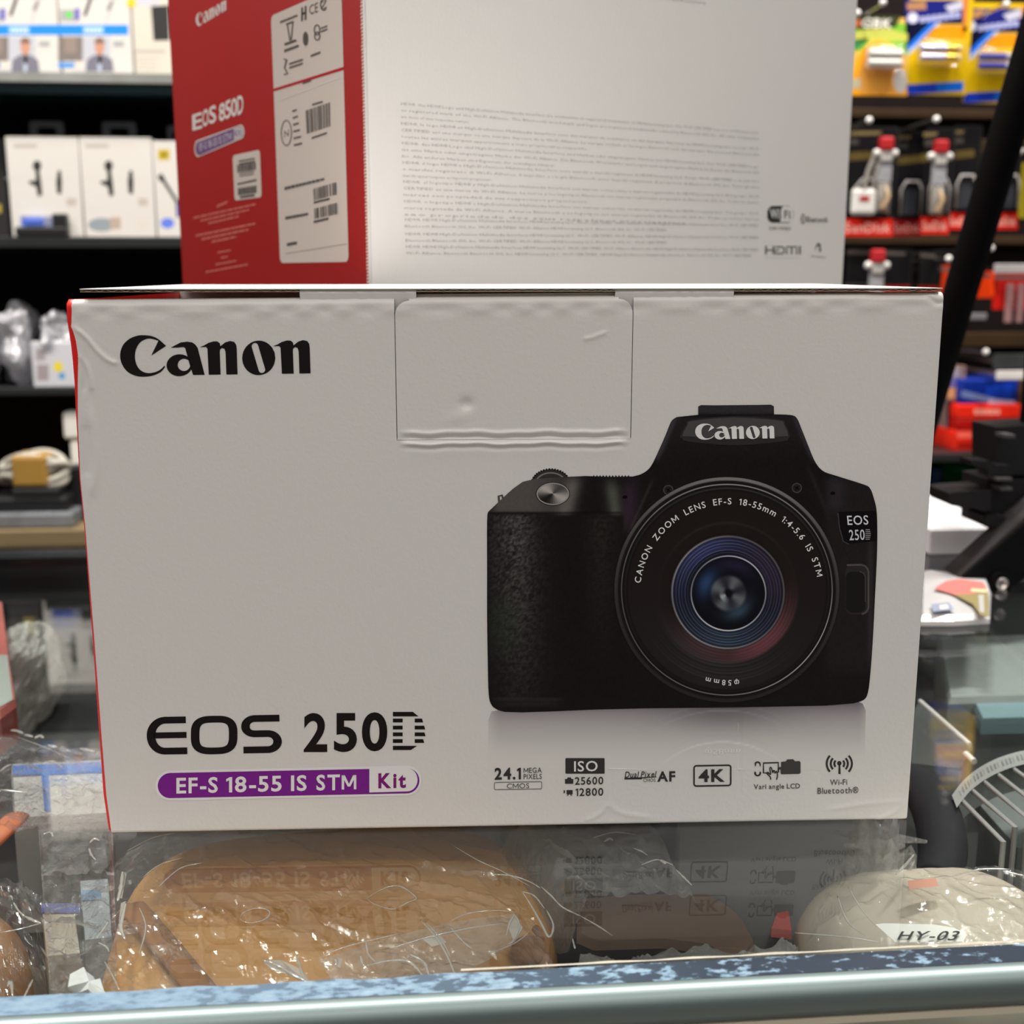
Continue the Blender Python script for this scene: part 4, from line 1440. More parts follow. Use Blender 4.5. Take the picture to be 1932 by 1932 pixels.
d.px([r2(790, 1648), r2(1190, 1585), r2(1190, 1589), r2(790, 1652)], (0.40, 0.35, 0.32), 3)
d.px([r2(745, 655), r2(1135, 505), r2(1135, 509), r2(745, 659)], (0.75, 0.70, 0.66), 3)
d.build('white_paper_label', BX)['label'] = 'white label with barcodes'
d = Deco(RS)
s0, _ = RS.st(*r2(452, 1150))
s1, _ = RS.st(*r2(630, 1150))
_, t0_ = RS.st(*r2(455, 1010))
_, t1_ = RS.st(*r2(463, 1306))
d.poly(round_rect(min(s0, s1), t1_, max(s0, s1), t0_, 0.0022), LBL, 1)
rows(d, [(487, 1040), (592, 1022), (592, 1060), (487, 1078)], 2, TXT, 0.5, 3, seed=41)
bars(d, [(475, 1075), (598, 1055), (598, 1105), (478, 1125)], 26, seed=42)
rows(d, [(490, 1125), (585, 1108), (585, 1140), (490, 1155)], 2, TXT, 0.4, 3, seed=43)
rows(d, [(478, 1190), (602, 1160), (602, 1182), (478, 1208)], 1, TXT, 0.6, 3, seed=44)
bars(d, [(480, 1225), (605, 1205), (605, 1255), (482, 1272)], 26, seed=45)
rows(d, [(495, 1270), (590, 1255), (590, 1285), (495, 1298)], 1, TXT, 0.5, 3, seed=46)
d.build('price_sticker', BX)

# small print on the white panel
d = Deco(WS)
kz = 1932 / 930.0
def w2(x, y):
    return (690 + x / kz, y / kz)
PARA = [
    ['HDMI, the HDMI Logo and High-Definition Multimedia Interface are trademarks or registered trademarks of HDMI Licensing LLC. The Wi-Fi CERTIFIED logo is a certification mark', 'or registered mark of the Wi-Fi Alliance. The Bluetooth word mark and logos are registered trademarks owned by Bluetooth SIG, Inc. All other trademarks', 'are those of their respective owners.'],
    ['HDMI, le logo HDMI et High-Definition Multimedia Interface sont des marques de commerce ou des marques deposees de HDMI Licensing LLC. Le logo Wi-Fi', 'CERTIFIED est une marque ou une marque deposee de la Wi-Fi Alliance. La marque verbale et les logos Bluetooth sont des marques deposees par Bluetooth SIG', 'toutes les autres marques appartiennent a leurs proprietaires respectifs.'],
    ['HDMI, das HDMI-Logo und High-Definition Multimedia Interface sind Marken oder eingetragene Marken von HDMI Licensing LLC. Das Wi-Fi CERTIFIED-Logo', 'ist eine Marke oder eingetragene Marke der Wi-Fi Alliance. Die Bluetooth Wortmarke und Logos sind eingetragene Marken im Besitz der Bluetooth SIG', 'Inc. Alle anderen Marken sind Eigentum der jeweiligen Inhaber.'],
    ['HDMI, il logo HDMI e High-Definition Multimedia Interface sono marchi o marchi registrati di HDMI Licensing LLC. Il logo Wi-Fi CERTIFIED e un marchio', 'o marchio registrato di Wi-Fi Alliance. Il marchio e i loghi Bluetooth sono marchi registrati di proprieta di Bluetooth SIG, Inc. Tutti gli altri', 'marchi appartengono ai rispettivi proprietari.'],
    ['HDMI, el logotipo HDMI y High-Definition Multimedia Interface son marcas comerciales o marcas registradas de HDMI Licensing LLC. El logotipo Wi-Fi', 'CERTIFIED es una marca de Wi-Fi Alliance. La marca y los logotipos Bluetooth son marcas registradas propiedad de Bluetooth SIG, Inc. Todas las demas', 'marcas son propiedad de sus respectivos propietarios.'],
    ['HDMI, o logotipo HDMI e High-Definition Multimedia Interface sao marcas comerciais ou marcas registadas da HDMI Licensing LLC. O logotipo Wi-Fi', 'marca registada da Wi-Fi Alliance. A marca Bluetooth e os logotipos sao marcas registadas de Bluetooth SIG, Inc. Todas as outras marcas', 'sao propriedade dos seus respetivos proprietarios.'],
    ['HDMI, HDMI High-Definition Multimedia Interface HDMI Licensing LLC. Wi-Fi CERTIFIED Wi-Fi Alliance. HDMI High-Definition Multimedia Interface Wi-Fi CERTIFIED', 'Bluetooth Bluetooth SIG, Inc. Wi-Fi CERTIFIED Wi-Fi Alliance HDMI Licensing LLC, Bluetooth SIG, Inc. Wi-Fi CERTIFIED'],
    ['HDMI, HDMI High-Definition Multimedia Interface HDMI Licensing LLC. Wi-Fi CERTIFIED Wi-Fi Alliance. HDMI High-Definition Multimedia Interface Wi-Fi CERTIFIED', 'Bluetooth Bluetooth SIG, Inc. Wi-Fi CERTIFIED Wi-Fi Alliance HDMI Licensing LLC, Bluetooth SIG, Inc. Wi-Fi CERTIFIED'],
    ['HDMI, HDMI High-Definition Multimedia Interface HDMI Licensing LLC. Wi-Fi CERTIFIED Wi-Fi Alliance Bluetooth. HDMI High-Definition Multimedia Interface Wi-Fi CERTIFIED', 'Wi-Fi Alliance, Bluetooth Bluetooth SIG, Inc. HDMI Licensing LLC, Wi-Fi CERTIFIED, HDMI High-Definition Multimedia Interface, Bluetooth SIG, Inc. Wi-Fi CERTIFIED'],
]
LFT = [(137, 408), (137, 485), (141, 562), (143, 638), (146, 713), (149, 790), (152, 862), (154, 918), (156, 968)]
RGT = [522, 585, 655, 712, 772, 838, 885, 932, 980]
GP = (0.43, 0.425, 0.415)
for (lx, ly), ry, par in zip(LFT, RGT, PARA):
    for i, tx in enumerate(par):
        step = 25.5
        stepr = 23
        f = 1.0 if i < len(par) - 1 else {0: 0.19, 1: 0.52, 2: 0.43, 3: 0.25, 4: 0.52, 5: 0.80, 6: 0.74, 7: 0.60, 8: 0.98}[PARA.index(par)]
        x1 = lx + (1538 - lx) * f
        y0 = ly + i * step - 7
        y1 = ly + (ry - ly) * f + i * (step + (stepr - step) * f) - 6
        d.text(tx, [w2(lx, y0), w2(x1, y1), w2(x1, y1 + 13.0), w2(lx, y0 + 14.5)], GP, lay=1, res=1)
d.text('HDMI Licensing', [w2(1190, -8), w2(1330, 6), w2(1330, 20), w2(1190, 5)], GP, lay=1)
d.build('small_print', BX)
kq = 1932 / 200.0
def w3(x, y):
    return (1420 + x / kq, 370 + y / kq)
d = Deco(WS)
DKT = (0.03, 0.035, 0.03)
GT = (0.13, 0.125, 0.12)
d.px([w3(*p) for p in round_rect(258, 178, 738, 485, 110)], (0.045, 0.045, 0.042), 1)
d.px([w3(*p) for p in smooth_pts([(480, 470), (505, 420), (505, 270), (540, 190), (620, 188), (700, 195), (728, 260), (728, 400), (700, 465), (600, 474), (480, 470)], 3)[:-1]], (0.78, 0.765, 0.745), 2)
d.text('Wi', [w3(295, 232), w3(478, 232), w3(470, 412), w3(318, 412)], (0.78, 0.765, 0.745), bold=0.03, lay=3)
d.text('Fi', [w3(556, 255), w3(678, 262), w3(678, 420), w3(560, 412)], (0.25, 0.245, 0.235), bold=0.05, lay=3)
d.text('CERTIFIED', [w3(285, 558), w3(690, 568), w3(690, 620), w3(285, 610)], (0.22, 0.215, 0.2), bold=0.03, lay=1)
d.px([w3(*p) for p in arc(908, 415, 40, 92, 0, 360, 24)[:-1]], GT, 1)
stroke(d, [w3(*p) for p in [(885, 375), (930, 450), (905, 480), (905, 350), (930, 380), (885, 455)]], 0.8, (0.78, 0.76, 0.74), 2)
d.text('Bluetooth', [w3(965, 368), w3(1355, 380), w3(1355, 482), w3(965, 478)], GT, bold=0.03, lay=1)
def hd(pts, hw=1.7):
    stroke(d, [w3(*p) for p in pts], hw, GT, 1)
hd([(235, 905), (235, 1060)]); hd([(372, 905), (372, 1060)]); hd([(235, 985), (372, 985)], 1.3)
hd([(405, 925), (530, 925), (560, 945), (560, 1030), (530, 1048), (408, 1048), (408, 985), (470, 985)], 1.4)
hd([(610, 1060), (610, 925), (790, 925), (790, 1060)], 1.5); hd([(700, 925), (700, 1060)], 1.5); hd([(850, 910), (850, 1062)], 1.8)
d.px([w3(225, 1112), w3(865, 1138), w3(865, 1142), w3(225, 1117)], (0.5, 0.49, 0.48), 1)
d.px([w3(*p) for p in [(1145, 900), (1180, 848), (1228, 870), (1240, 1020), (1205, 1010), (1198, 915), (1170, 905), (1120, 1000)]], GT, 1)
d.text('Technology', [w3(1045, 1072), w3(1325, 1092), w3(1325, 1142), w3(1045, 1118)], (0.25, 0.245, 0.235), bold=0.02, lay=1)
d.build('printed_logos', BX)
# ================================================================== WALL SHELVES, LEFT
YS = 1.45
def shelf(name, label, v, thick, m, x0, x1, refl=None):
    z = at_y(100, v, YS).z
    t = thing(name, label, 'shelf', ((x0 + x1) / 2, YS, z - thick))
    q = MB()
    q.box(x0, x1, YS, 1.659, z - thick, z, bev=0.001)
    q.build('board', m, t, world=True)
    if refl:
        q = MB()
        q.box(x0, x1, YS - 0.004, YS, z - thick * 0.45, z + 0.0005)
        q.build('edge_reflection', refl, t, world=True)
    return z
TEAL = mat('dark_teal_glass', (0.012, 0.030, 0.036), 0.15)
REFL = mat('grey_edge_reflection', (0.28, 0.29, 0.27), 0.3, vary=0.5, vscale=18)  # reflection of the boxes in the glass edge, painted as blotchy grey
DGREY = mat('dark_shelf_metal', (0.018, 0.020, 0.021), 0.35)
Z1 = shelf('wall_shelf', 'dark glass wall shelf carrying the blue banded boxes', 138, 0.022, TEAL, -0.85, 0.40, REFL)
Z2 = shelf('wall_shelf', 'dark wall shelf carrying the white microphone boxes', 447, 0.012, DGREY, -0.85, 0.40)
Z3 = shelf('wall_shelf', 'dark wall shelf carrying the clear plastic bags', 731, 0.009, DGREY, -0.85, 0.40)
ZC = at_y(50, 1003, 1.40).z
cb = thing('base_cabinet', 'dark base cabinet along the back wall with a pale wooden edge', 'cabinet', (0, 1.5, -0.949))
MB().box(-1.2, 1.4, 1.41, 1.658, -0.949, ZC - 0.020).build('body', mat('cabinet_body', (0.02, 0.018, 0.017), 0.5), cb, world=True)
MB().box(-1.2, 1.4, 1.40, 1.658, ZC - 0.0198, ZC).build('wooden_top', mat('pale_wood_edge', (0.20, 0.145, 0.075), 0.5, vary=0.15, vscale=25), cb, world=True)

WCARD = mat('box_card', (0.72, 0.69, 0.64), 0.45, vary=0.02)
CREAM = mat('box_card_cream', (0.70, 0.65, 0.55), 0.5, vary=0.02)

def carton(name, label, cat, u0, v0, u1, zb, y, dep, m, group=None, draw=None, vb=None, tilt=0.0):
    """upright box whose front face spans u0..u1 at photo row vm, top at row v0, bottom at height zb"""
    vm = v0 + 40
    A, B = at_y(u0, vm, y), at_y(u1, vm, y)
    h = at_y((u0 + u1) / 2, v0, y).z - zb
    t = thing(name, label, cat, (A.x, y, zb), tilt, group)
    q = MB()
    wd = B.x - A.x
    q.box(0, wd, 0, dep, 0.0003, h, bev=0.0012)
    q.build('carton', m, t, smooth=40)
    d = Deco(Surf(t, (0, 0, 0), (1, 0, 0), (0, 0, 1), (0, -1, 0), lambda s, tt: 0.0002))
    if draw:
        base = [0.72, 0.69, 0.64] if m is WCARD else ([0.70, 0.65, 0.55] if m is CREAM else ([0.62, 0.62, 0.66] if m.name == 'pale_box' else [0.02, 0.018, 0.018]))
        d.poly([(0.001, 0.001), (wd - 0.001, 0.001), (wd - 0.001, h - 0.001), (0.001, h - 0.001)], tuple(base), 0)
        draw(d)
        d.build('front_print', t, PRINTM)
    return t, wd, h

def person_print(d, cx, v0, v1, w_):
    """blurry printed portrait in a grey jacket"""
    d.px([(cx - w_ * 0.5, v1), (cx - w_ * 0.46, v0 + (v1 - v0) * 0.66), (cx - w_ * 0.22, v0 + (v1 - v0) * 0.52), (cx + w_ * 0.22, v0 + (v1 - v0) * 0.52), (cx + w_ * 0.46, v0 + (v1 - v0) * 0.66), (cx + w_ * 0.52, v1)], lin((120, 118, 132)), 3)
    d.px([(cx - w_ * 0.07, v0 + (v1 - v0) * 0.5), (cx + w_ * 0.08, v0 + (v1 - v0) * 0.5), (cx + w_ * 0.06, v1), (cx - w_ * 0.06, v1)], lin((190, 200, 218)), 4)
    d.px([(cx - w_ * 0.06, v0 + (v1 - v0) * 0.4), (cx + w_ * 0.06, v0 + (v1 - v0) * 0.4), (cx + w_ * 0.08, v0 + (v1 - v0) * 0.72), (cx, v0 + (v1 - v0) * 0.8), (cx - w_ * 0.06, v0 + (v1 - v0) * 0.72)], lin((205, 150, 125)), 4)
    d.px(arc(cx, v0 + (v1 - v0) * 0.27, w_ * 0.17, (v1 - v0) * 0.25, 0, 360, 20)[:-1], lin((205, 148, 122)), 5)
    d.px(arc(cx, v0 + (v1 - v0) * 0.17, w_ * 0.19, (v1 - v0) * 0.17, 180, 360, 14), lin((130, 100, 80)), 6)

def banded(o):
    def f(d):
        d.rect(o - 2, 47, o + 138, 66, lin((0, 140, 245)), 1)
        d.rect(o + 52, 49, o + 92, 64, lin((120, 185, 240)), 2)
        for k in range(5):
            d.rect(o + 56 + k * 7, 53, o + 61 + k * 7, 61, lin((215, 232, 250)), 3)
        d.rect(o + 36, 69, o + 104, 134, lin((196, 198, 206)), 1)
        person_print(d, o + 58 + 26, 71, 135, 52)
        d.rect(o + 6, 69, o + 52, 115, lin((128, 118, 112)), 2)
        d.rect(o + 18, 69, o + 40, 100, lin((150, 134, 124)), 3)
        d.rect(o + 6, 118, o + 36, 128, lin((80, 150, 220)), 2)
        d.rect(o + 38, 114, o + 56, 132, lin((225, 215, 205)), 2)
        d.rect(o + 110, 78, o + 130, 88, lin((170, 170, 172)), 2)
        stroke(d, [(o + 68, -5), (o + 56, 30)], 3, lin((40, 40, 45)), 2)
        stroke(d, [(o + 112, -5), (o + 96, 40)], 2, lin((205, 200, 196)), 2)
        stroke(d, [(o + 108, 2), (o + 100, 20)], 4, lin((150, 148, 145)), 3)
        d.rect(o + 10, 18, o + 42, 40, lin((170, 172, 168)), 2)
        d.rect(o + 38, 16, o + 46, 38, lin((95, 90, 190)), 3)
        d.px([(o + 20, 24), (o + 28, 22), (o + 33, 30), (o + 24, 35)], lin((70, 225, 60)), 3)
    return f
G1 = 'blue banded gadget boxes on the top shelf'
carton('gadget_box', 'white box with blue band and a portrait, at the left end of the top shelf', 'box', -38, -90, 103, Z1, YS + 0.012, 0.10, WCARD, G1, banded(-36))
carton('gadget_box', 'white box with blue band and a green printed mark, left of the cream box', 'box', 105, -90, 242, Z1, YS + 0.012, 0.10, WCARD, G1, banded(104))
def cream_draw(d):
    d.rect(240, -2, 256, 13, lin((240, 205, 10)), 1)
    d.rect(256, -2, 300, 10, lin((205, 205, 215)), 1)
    d.px([(285, 12), (318, 10), (320, 76), (290, 77)], lin((38, 38, 38)), 1)
    d.rect(252, 94, 312, 100, lin((190, 182, 172)), 1)
    for k in range(4):
        d.rect(254, 108 + k * 7, 300 - 6 * (k % 2), 111 + k * 7, lin((205, 196, 184)), 1)
carton('gadget_box', 'cream box with a black square picture, beside the red carton on the top shelf', 'box', 244, -90, 352, Z1, YS + 0.012, 0.10, CREAM, None, cream_draw)

def mic_draw(o):
    def f(d):
        d.rect(o + 14, 272, o + 58, 279, lin((190, 182, 170)), 1)
        d.rect(o + 62, 273, o + 108, 277, lin((220, 212, 202)), 1)
        blk = lin((44, 42, 38))
        d.px(arc(o + 58, 313, 8, 10, 0, 360, 20)[:-1], blk, 2)
        d.px([(o + 55, 320), (o + 62, 320), (o + 66, 345), (o + 68, 368), (o + 60, 371), (o + 56, 352), (o + 44, 347), (o + 42, 342), (o + 56, 340)], blk, 2)
        d.px([(o + 97, 322), (o + 103, 322), (o + 105, 345), (o + 104, 366), (o + 96, 365), (o + 94, 345)], blk, 2)
        d.rect(o - 2, 336, o + 128, 337, lin((222, 214, 204)), 1)
        d.rect(o + 114, 374, o + 132, 388, lin((196, 184, 172)), 1)
        d.px(arc(o + 32, 383, 16, 4, 0, 360, 16)[:-1], lin((222, 218, 214)), 1)
    return f
def hang_tab(t, wd, h, dep):
    q = MB()
    hw = min(0.021, wd * 0.24)
    cx = wd * 0.5
    o = round_rect(cx - hw, h - 0.003, cx + hw, h + 0.020, 0.004)
    i = round_rect(cx - hw * 0.55, h + 0.004, cx + hw * 0.55, h + 0.013, 0.003)
    n = len(o)
    for y in (0.5 * dep, 0.5 * dep + 0.0008):
        q.add([(a, y, b) for a, b in o] + [(a, y, b) for a, b in i], [(k, (k + 1) % n, n + (k + 1) % n, n + k) for k in range(n)])
    q.build('hang_tab', mat('smoky_tab', (0.04, 0.045, 0.055), 0.3), t)
G2 = 'white microphone boxes on the middle shelf'
def mic1(d):
    mic_draw(12)(d)
    d.rect(37, 408, 98, 430, lin((200, 195, 200)), 1)
    d.rect(42, 412, 75, 427, lin((110, 140, 240)), 2)
t, wd, h = carton('microphone_box', 'white microphone box with a black gadget lying before it', 'box', 12, 258, 149, Z2, YS + 0.016, 0.05, WCARD, G2, mic1)
hang_tab(t, wd, h, 0.05)
def mic2(d):
    mic_draw(147)(d)
    d.rect(162, 406, 235, 440, lin((225, 218, 212)), 1)
    d.px(arc(192, 424, 26, 13, 0, 360, 18)[:-1], lin((150, 160, 165)), 2)
    d.rect(208, 410, 228, 432, lin((190, 170, 155)), 3)
    d.px(arc(268, 422, 14, 12, 0, 360, 14)[:-1], lin((222, 214, 205)), 1)
t, wd, h = carton('microphone_box', 'white microphone box with no gadget before it, middle of the three', 'box', 151, 259, 287, Z2, YS + 0.016, 0.05, WCARD, G2, mic2)
hang_tab(t, wd, h, 0.05)
def mic3(d):
    d.rect(298, 282, 320, 302, lin((205, 178, 30)), 1)
    d.rect(304, 287, 315, 297, lin((150, 130, 10)), 2)
    stroke(d, [(303, 332), (336, 384)], 3, lin((30, 28, 28)), 1)
    stroke(d, [(301, 330), (308, 341)], 5, lin((30, 28, 28)), 2)
    d.px(arc(316, 421, 13, 10, 0, 360, 18)[:-1], lin((100, 130, 230)), 1)
    stroke(d, [(334, 380), (336, 410)], 3, lin((50, 60, 140)), 1)
t, wd, h = carton('microphone_box', 'white box with a yellow square, half hidden by the red carton', 'box', 289, 266, 372, Z2, YS + 0.016, 0.05, WCARD, G2, mic3)
hang_tab(t, wd, h, 0.05)
# black gadget lying in front of the first microphone box
A, B = at_y(28, 430, YS + 0.0), at_y(126, 430, YS + 0.0)
g = thing('gadget_pack', 'small black gadget pack with a blue screen, lying on the shelf before a white box', 'gadget', (A.x, YS - 0.001, Z2 + 0.0003))
q = MB()
q.box(0, B.x - A.x, 0, 0.015, 0, 0.011, bev=0.002)
q.box((B.x - A.x) * 0.72, B.x - A.x, 0.001, 0.015, 0.009, 0.026, bev=0.002)
q.build('body', BLACKP, g)
q = MB()
q.box((B.x - A.x) * 0.10, (B.x - A.x) * 0.70, 0.004, 0.014, 0.0112, 0.024, bev=0.002)
q.build('clear_cover', film('smoky_cover', (0.75, 0.8, 0.9), 0.05, 0.1), g)
q = MB()
q.box((B.x - A.x) * 0.16, (B.x - A.x) * 0.52, 0.006, 0.012, 0.0114, 0.021, bev=0.002)
q.build('screen', mat('blue_screen_print', (0.16, 0.26, 0.80), 0.3), g)
# dark gadget at the left frame edge
carton('gadget_box', 'dark box at the left end of the middle shelf', 'box', -60, 262, 8, Z2, YS + 0.03, 0.06, mat('dark_box', (0.02, 0.018, 0.018), 0.4), None, lambda d: d.rect(-20, 385, 3, 402, lin((190, 170, 60)), 1))

def crumple(amp, sc, seed=0.0, flat=None):
    def f(p, dd):
        n1 = noise.noise(Vector((p.x * sc + seed, p.y * sc, p.z * sc)))
        n2 = abs(noise.noise(Vector((p.x * sc * 2.7, p.y * sc * 2.7 + seed, p.z * sc * 2.7))))
        k = 1 + amp * (n1 + 0.8 * (0.4 - n2))
        r = Vector((p.x * k, p.y * k, p.z * k))
        if flat is not None:
            r.z = max(r.z, flat)
        return r
    return f
MILK = film('milky_bag_film', (0.85, 0.86, 0.9), 0.10, 0.2, 1.45, (90, 0.6, 0.003), haze=0.55, hazecol=(0.72, 0.72, 0.76))
CLEAR = film('clear_bag_film', (0.97, 0.975, 0.975), 0.02, 0.10, 1.45, (140, 1.0, 0.004), haze=0.05)
G3 = 'clear plastic bags on the lower wall shelf'
for k, (u0, u1, v0, lab) in enumerate(((-70, 2, 590, 'milky plastic bag cut by the left edge of the picture, on the lower wall shelf'), (8, 74, 572, 'crumpled milky plastic bag with dark things inside, on the lower wall shelf'), (82, 152, 590, 'milky plastic bag around a dotted white box, beside the front carton'))):
    A, B = at_y(u0, 700, YS + 0.04), at_y(u1, 700, YS + 0.04)
    top = at_y(u0, v0, YS + 0.04).z
    hh = (top - Z3) / 2
    b = thing('plastic_bag', lab, 'bag', ((A.x + B.x) / 2, YS + 0.05, Z3 + 0.0005), 0, G3)
    q = MB()
    q.blob((0, 0, hh), ((B.x - A.x) / 2 * 0.9, 0.045, hh * 0.95), 0.75, 44, 30, crumple(0.28, 45, k * 7.1, -hh))
    q.build('film', MILK, b, smooth=False)
    q = MB()
    for j in range(4):
        x = (-0.6 + 0.4 * j) * (B.x - A.x) / 2
        q.box(x - 0.006, x + 0.006, -0.012, 0.014, 0.003, hh * (0.9 + 0.3 * ((j * 7 + k) % 3)), bev=0.002)
    q.build('contents', mat('dark_plastic_parts', (0.05, 0.05, 0.055), 0.4), b)
def dots(d):
    d.px(arc(110, 692, 9, 10, 0, 360, 16)[:-1], lin((235, 215, 40)), 2)
    d.px(arc(117, 709, 6, 6, 0, 360, 12)[:-1], lin((60, 150, 205)), 2)
    d.rect(68, 658, 86, 680, lin((165, 158, 160)), 1)
    d.rect(70, 688, 92, 718, lin((160, 150, 152)), 1)
carton('accessory_box', 'small pale box with yellow and blue dots in front of the plastic bags', 'box', 60, 645, 150, Z3, YS + 0.004, 0.012, mat('pale_box', (0.62, 0.62, 0.66), 0.5), None, dots)

# on the base cabinet
def on_cab(u, v, y):
    return at_y(u, v, y)
A = at_y(68, 1000, 1.47)
c_ = thing('plug_adapter', 'white plug adapter standing against the front carton, above the coiled cable', 'adapter', (at_y(166, 860, 1.47).x, 1.47, ZC + 0.0003))
q = MB()
zt = at_y(130, 776, 1.47).z - ZC
zb = at_y(130, 878, 1.47).z - ZC
q.box(-0.018, 0.016, -0.01, 0.012, zb, zb + (zt - zb) * 0.48, bev=0.003)
q.box(-0.024, 0.010, -0.012, 0.012, zb + (zt - zb) * 0.5, zt, bev=0.004)
q.build('body', mat('white_plastic', (0.78, 0.76, 0.70), 0.4), c_)
q = MB()
q.box(-0.022, 0.02, -0.012, 0.014, 0, zb - 0.0003, bev=0.002)
q.build('stand', BLACKP, c_)
# black device, tray and coiled cable
x0, x1 = at_y(-40, 940, 1.45).x, at_y(150, 940, 1.45).x
tr = thing('plastic_tray', 'low clear plastic tray with black device on it, on the back cabinet', 'tray', ((x0 + x1) / 2, 1.44, ZC + 0.0003))
q = MB()
zt = at_y(50, 968, 1.42).z - ZC
q.box(-(x1 - x0) / 2, (x1 - x0) / 2, -0.025, 0.05, 0, zt, bev=0.003)
q.build('tray', mat('smoky_tray', (0.16, 0.17, 0.18), 0.15, vary=0.6, vscale=30), tr)
zt0 = ZC + zt + 0.0006
dv = thing('black_adapter', 'black power adapter lying on the clear tray under the coiled cable', 'adapter', (at_y(60, 940, 1.44).x, 1.445, zt0))
q = MB()
wd = at_y(138, 940, 1.44).x - at_y(-10, 940, 1.44).x
hb = at_y(60, 915, 1.44).z - zt0
q.box(-wd / 2, wd / 2, -0.02, 0.03, 0, hb * 0.6, bev=0.004)
q.box(-wd * 0.2, wd * 0.42, -0.022, 0.03, hb * 0.55, hb, bev=0.004)
q.build('body', BLACKP, dv)
cc = thing('coiled_cable', 'white cable coiled and bound with a yellow wrap, on the black adapter', 'cable', (at_y(60, 890, 1.44).x, 1.445, zt0 + hb + 0.0006))
hc = at_y(60, 858, 1.44).z - (zt0 + hb)
q = MB()
for k in range(6):
    pts = []
    for i in range(41):
        a = 2 * math.pi * i / 40
        rx = wd * (0.42 - 0.03 * (k % 3))
        pts.append((rx * math.cos(a) + 0.004 * (k % 2), 0.016 * math.sin(a), hc * (0.18 + 0.13 * k) + 0.006 * math.sin(2 * a + k)))
    q.tube(pts, 0.0042, 8, caps=False)
q.build('cable', mat('cream_cable', (0.42, 0.40, 0.34), 0.45), cc, smooth=True)
q = MB()
q.box(-0.018, 0.022, -0.023, 0.023, -0.0002, hc * 1.02, bev=0.004)
q.build('wrap', mat('yellow_wrap', (0.34, 0.19, 0.035), 0.5), cc)

# ================================================================== WALL DISPLAY, RIGHT
YC = 1.42
SLAT = mat('brown_slat', (0.036, 0.020, 0.008), 0.7, vary=0.4, vscale=12, spec=0.15)
for (v0, v1, lab) in ((206, 224, 'brown slat rail behind the memory card packs, below the battery cards'), (262, 292, 'brown slat rail just below the upper hooks of the memory card packs'), (445, 462, 'brown slat rail under the red footers of the memory cards'), (628, 656, 'brown slat rail above the blue box')):
    z0, z1 = at_y(1750, v1, 1.64).z, at_y(1750, v0, 1.64).z
    s_ = MB().box(0.42, 1.05, 1.635, 1.658, z0, z1, bev=0.002).build('slat_rail', SLAT)
    tag(s_, lab, 'rail', 'slat rails on the right wall')

def hook(u, v, label, y=1.36):
    p = at_y(u, v, y)
    h = thing('display_hook', label, 'hook', (p.x, 1.656, p.z), 0, 'display hooks on the right wall')
    q = MB()
    q.tube([(0, 0, -0.004), (0, -0.05, -0.004), (0, y - 1.656 + 0.004, 0.0)], 0.0022, 8)
    q.build('rod', STEEL, h, smooth=40)
    q = MB()
    q.blob((0, y - 1.656, 0), (0.0038, 0.0035, 0.0038), 1.0, 14, 10)
    q.build('ball_tip', mat('white_tip', (0.85, 0.83, 0.80), 0.25), h, smooth=True)
hook(1666, 5, 'hook tip at the top edge of the picture above the green battery card')
hook(1618, 25, 'hook tip close to the white side of the tall carton')
hook(1899, 8, 'hook tip above the battery card beside the black leg')
hook(1640, 227, 'hook tip above the red capped tag with the white plate')
hook(1767, 225, 'hook tip above the second red capped tag')
hook(1924, 285, 'hook tip just beyond the black leg, over the pack it hides')
hook(1790, 488, 'hook tip beside the black leg above the orange pack', 1.38)
hook(1870, 468, 'hook tip beyond the black leg above the red pack', 1.38)
hook(1860, 664, 'hook tip above the blue box', 1.38)

def hang_pack(name, label, cat, u0, v0, u1, v1, y, col, draw, group=None, rough=0.4, tilt=0.0, clip=None):
    A, B, T = at_y(u0, v1, y), at_y(u1, v1, y), at_y(u0, v0, y)
    t = thing(name, label, cat, (A.x, y, A.z), tilt, group)
    wd, h = B.x - A.x, T.z - A.z
    q = MB()
    q.prism(round_rect(0, 0, wd, h, 0.003), 0, 0.0012, axis='y')
    q.build('card', mat('pack_' + str(col), lin(col), rough), t)
    d = Deco(Surf(t, (0, 0, 0), (1, 0, 0), (0, 0, 1), (0, -1, 0), lambda s, tt: 0.0003))
    if draw:
        d.poly([(0.002, 0.002), (wd - 0.002, 0.002), (wd - 0.002, h - 0.002), (0.002, h - 0.002)], lin(col), 0)
        draw(d)
        if d.m.n:
            d.build('front_print', t, PRINT)
    return t, wd, h

def battery(t, x0, x1, z, r, c1, c2, y=-0.010):
    q = MB()
    q.tube([(x0, y, z), (x1 - (x1 - x0) * 0.06, y, z)], r, 16)
    q.tube([(x1 - (x1 - x0) * 0.06, y, z), (x1, y, z)], r * 0.45, 12)
    b = q.build('battery', c1, t, smooth=40)
    q = MB()
    q.tube([(x0 + (x1 - x0) * 0.62, y, z), (x0 + (x1 - x0) * 0.92, y, z)], r * 1.02, 16)
    q.build('battery_sleeve', c2, b, smooth=40)
def blister(t, x0, x1, z0, z1, dep=0.02):
    q = MB()
    q.box(x0, x1, -dep, -0.0006, z0, z1, bev=0.006, seg=3)
    q.build('blister', film('clear_blister', (0.97, 0.97, 0.97), 0.03, 0.06, 1.45, (60, 0.5, 0.002)), t, smooth=True)

